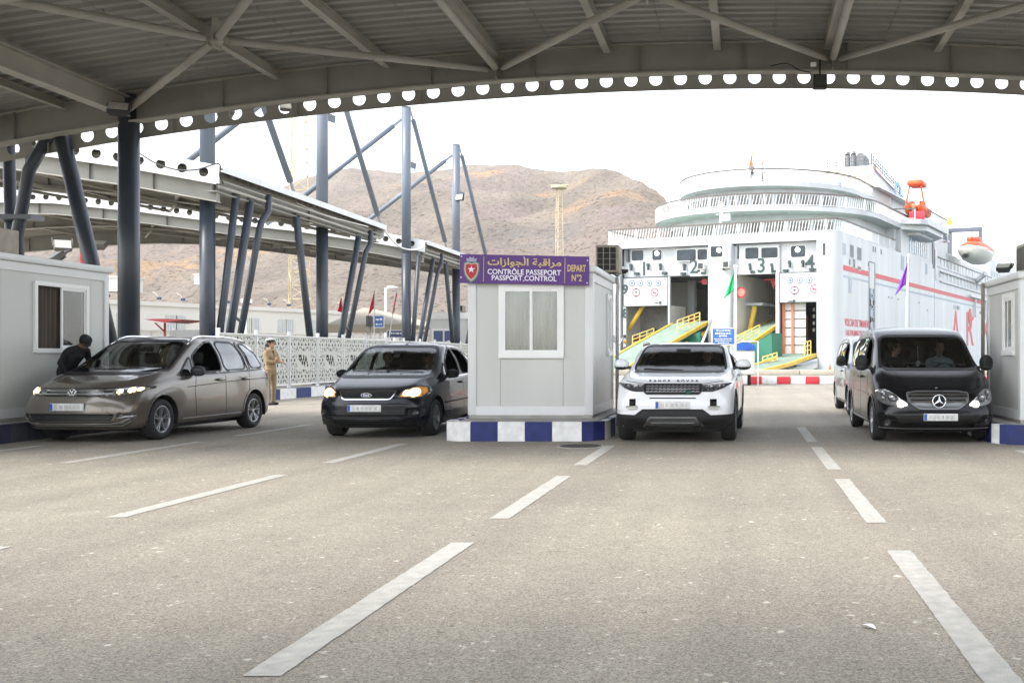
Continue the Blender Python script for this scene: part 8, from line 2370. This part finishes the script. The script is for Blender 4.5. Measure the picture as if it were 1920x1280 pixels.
def stander(label, base, rz, mats, sk, pose='down', lean=0.0, hair=M_hair, cap=None, long=False, yaw=0.0, tilt=0.0, sc=1.0, hem=.90):
    t = thing('person', label, 'person', base, rz); t.scale = (sc, sc, sc)
    def B(x, y, z):
        """bend the trunk forward about the hips"""
        if z < .95: return Vector((x, y, z))
        a = lean; dz = z - .95; return Vector((x + math.sin(a) * dz * 1.0 + (math.cos(a) - 1) * x, y, .95 + math.cos(a) * dz - math.sin(a) * x * .5))
    P = {'pelvis': (B(0, 0, .95), (.165, .118)), 'waist': (B(0, 0, 1.12), (.145, .108)), 'chest': (B(0, 0, 1.33), (.17, .122)), 'upper': (B(-.005, 0, 1.43), (.14, .085)), 'neck': (B(.0, 0, 1.53), .052)}
    E = [('pelvis', 'waist'), ('waist', 'chest'), ('chest', 'upper'), ('upper', 'neck')]
    arms = {'down': lambda s: ((.02, .24 * s, 1.18), (.08, .23 * s, .95)), 'crossed': lambda s: ((.09, .22 * s, 1.17), (.255, -.05 * s, 1.20 + .035 * s)), 'reach': lambda s: ((.14, .27 * s, 1.15), (.36, .20 * s, 1.05))}[pose]
    for s, n in ((1, 'l'), (-1, 'r')):
        el, wr = arms(s)
        P['hip' + n] = (Vector((0, .10 * s, .88)), .095); P['knee' + n] = (Vector((.02, .105 * s, .50)), .068); P['ank' + n] = (Vector((-.01, .105 * s, .11)), .062)
        P['cl' + n] = (B(0, .09 * s, 1.45), .075); P['sh' + n] = (B(0, .155 * s, 1.425), .068); P['ua' + n] = (B(.005, .192 * s, 1.375), .062); P['el' + n] = (B(*el), .050); P['wr' + n] = (B(*wr), .036)
        E += [('pelvis', 'hip' + n), ('hip' + n, 'knee' + n), ('knee' + n, 'ank' + n), ('upper', 'cl' + n), ('cl' + n, 'sh' + n), ('sh' + n, 'ua' + n), ('ua' + n, 'el' + n), ('el' + n, 'wr' + n)]
    skin_mesh('body', P, E, 'pelvis', mats, lambda c: 1 if c.z < hem and abs(c.y) < .2 and c.x < .18 + lean else 0, t)
    mb = MB(); mb.path([B(.0, .160 * math.cos(a), hem + .02) + Vector((.115 * math.sin(a), 0, 0)) for a in [2 * PI * k / 16 for k in range(17)]], .022, 6); mb.build('jacket_hem', mats[0], t, local=True)
    if cap and long:
        mb = MB(); mb.path([(.112 * math.sin(a), .150 * math.cos(a), 1.10) for a in [2 * PI * k / 20 for k in range(21)]], .014, 6); mb.build('belt', mats[1], t, local=True)
        mb = MB(); mb.ext([(.078, -.02, 1.47), (.112, 0, 1.33), (.078, .02, 1.47)], (.02, 0, 0)); mb.build('tie', M_blk, t, local=True)
        for s in (1, -1):
            mb = MB(); mb.box((-.02, s * .15 - .03, 1.485), (.02, s * .15 + .03, 1.50)); mb.build('epaulette', M_blk, t, local=True)
            mb = MB(); mb.bbox((.10, s * .075 - .035, 1.27), (.128, s * .075 + .035, 1.35), .006); mb.build('pocket', mats[0], t, local=True)
    for s, n in ((1, 'l'), (-1, 'r')):
        el, wr = arms(s); d = B(*wr) - B(*el); hand(t, B(*wr), d, sk)
        mb = MB(); mb.ball((.055, .10 * s, .04), .12, sx=1.15, sy=.42, sz=.36, n=12); mb.tube((-.012, .10 * s, .03), (-.012, .10 * s, .11), .035, 8); mb.build('shoe', M_black, t, local=True)
    head(t, B(.02, 0, 1.66) + Vector((.03 * lean, 0, 0)), yaw, tilt + lean * .8, sk, hair, cap=cap, long=long)
    return t
g0 = G(507, 759)
stander('person in khaki uniform and white-topped cap standing with crossed arms by the perforated fence', (g0.x, g0.y, 0), R(-18), [M_khaki, mat('khaki_trousers', (.24, .17, .095), .85, var=.15, scale=6, bump=.6, bscale=12)], M_skin, 'crossed', 0, cap=(M_whitebright, M_blk), long=True, yaw=R(5), sc=1.02, hem=.94)
stander('person dressed in black leaning forward between the left cabin and the grey-brown car', (-11.60, 18.0, .29), R(-28), [M_blk, M_blk], M_skin2, 'reach', .80, cap=(M_blk, M_blk, 1), tilt=.35, sc=.90)
p_ = U(1213, 650, 30)
stander('person with a grey cap seen just over the left edge of the white suv', (p_.x, 30, 0), R(-150), [M_gcloth, M_gcloth], M_skin, 'down', 0, cap=(M_gcloth, M_gcloth, 1), sc=.98)
for px, lab, m, yw in ((1410, 'small grey figure at the top stern rail of the ferry left of the ensign', M_gcloth, 20), (1431, 'figure in a white top at the top stern rail of the ferry beside the ensign', M_lshirt, -40)):
    x, z = SP(px, 345, 4.8); q = wp(x, 4.8, 18.0); stander(lab, q, R(-90 + yw), [m, M_blk], M_skin, 'down', .1)
def sitter(label, carpos, local, rz, m, sk, yaw=0.0, reach=None, crz=0.0):
    """seated figure seen through the glass: trunk, thighs, arms towards the wheel; faces local +x"""
    Mc = Matrix.Translation(Vector(carpos)) @ Matrix.Rotation(crz, 4, 'Z'); q = Mc @ Vector(local)
    t = thing('person', label, 'person', q, rz + crz)
    P = {'pelvis': (Vector((0, 0, .0)), (.15, .12)), 'chest': (Vector((-.05, 0, .36)), (.16, .11)), 'upper': (Vector((-.06, 0, .46)), (.13, .085)), 'neck': (Vector((-.05, 0, .55)), .052)}
    E = [('pelvis', 'chest'), ('chest', 'upper'), ('upper', 'neck')]
    wr = reach or {1: (.38, .16, .32), -1: (.38, -.16, .30)}
    for s, n in ((1, 'l'), (-1, 'r')):
        P['kn' + n] = (Vector((.40, .11 * s, .06)), .075); P['ft' + n] = (Vector((.55, .11 * s, -.28)), .05)
        P['sh' + n] = (Vector((-.05, .18 * s, .45)), .062); P['el' + n] = (Vector((.14, .24 * s, .24)), .048); P['wr' + n] = (Vector(wr[s]), .036)
        E += [('pelvis', 'kn' + n), ('kn' + n, 'ft' + n), ('upper', 'sh' + n), ('sh' + n, 'el' + n), ('el' + n, 'wr' + n)]
    skin_mesh('body', P, E, 'pelvis', [m, M_blk], lambda c: 1 if c.z < .06 else 0, t, vox=.022)
    for s in (1, -1): hand(t, wr[s], Vector(wr[s]) - Vector((.14, .24 * s, .24)), sk, curl=.8)
    head(t, Vector((-.02, 0, .69)), yaw, 0, sk, M_hair)
F_ = R(-90)        # faces the viewer
VP_, DP_, SP_ = (2.97, 16.02, 0), (-6.10, 16.92, 0), (-1.10, 16.02, 0)
sitter('person in a pale shirt at the wheel of the black van', VP_, (.38, 2.02, .80), F_, M_lshirt, M_skin)
sitter('dark-haired person in the black van passenger seat, face turned to the driver', VP_, (-.38, 2.02, .80), F_, M_blk, M_skin, yaw=R(70))
sitter('person in black sitting in the passenger seat of the dark compact carrier', DP_, (-.38, 2.15, .62), F_, M_blk, M_skin, yaw=R(25))
sitter('person at the wheel of the dark compact carrier, arm at the open window', DP_, (.38, 2.15, .62), F_, M_gcloth, M_skin, yaw=R(30), reach={1: (.30, .42, .34), -1: (.38, -.14, .30)})
sitter('person in a grey top at the wheel of the white suv', SP_, (.38, 2.2, .66), F_, M_gcloth, M_skin2, crz=-.035)
sitter('person in black at the wheel of the grey-brown people carrier', (-10.36, 16.10, 0), (.38, 2.3, .66), F_, M_blk, M_skin2, yaw=R(40), crz=-.055)
# papers lying behind the windscreens
pp = thing('paper', 'blue-grey sheet lying on the dashboard of the dark compact carrier', 'paper', (-5.95, 18.3, 1.03))
mb = MB(); mb.add([(-6.02, 18.12, .99), (-5.76, 18.16, .99), (-5.80, 18.36, 1.05), (-6.05, 18.32, 1.05)], [(0, 1, 2, 3)]); mb.ext([(-6.02, 18.12, .985), (-5.76, 18.16, .985), (-5.80, 18.36, 1.045), (-6.05, 18.32, 1.045)], (0, 0, .004)); mb.build('sheet', mat('blue_grey_paper', (.16, .22, .34), .7), pp)
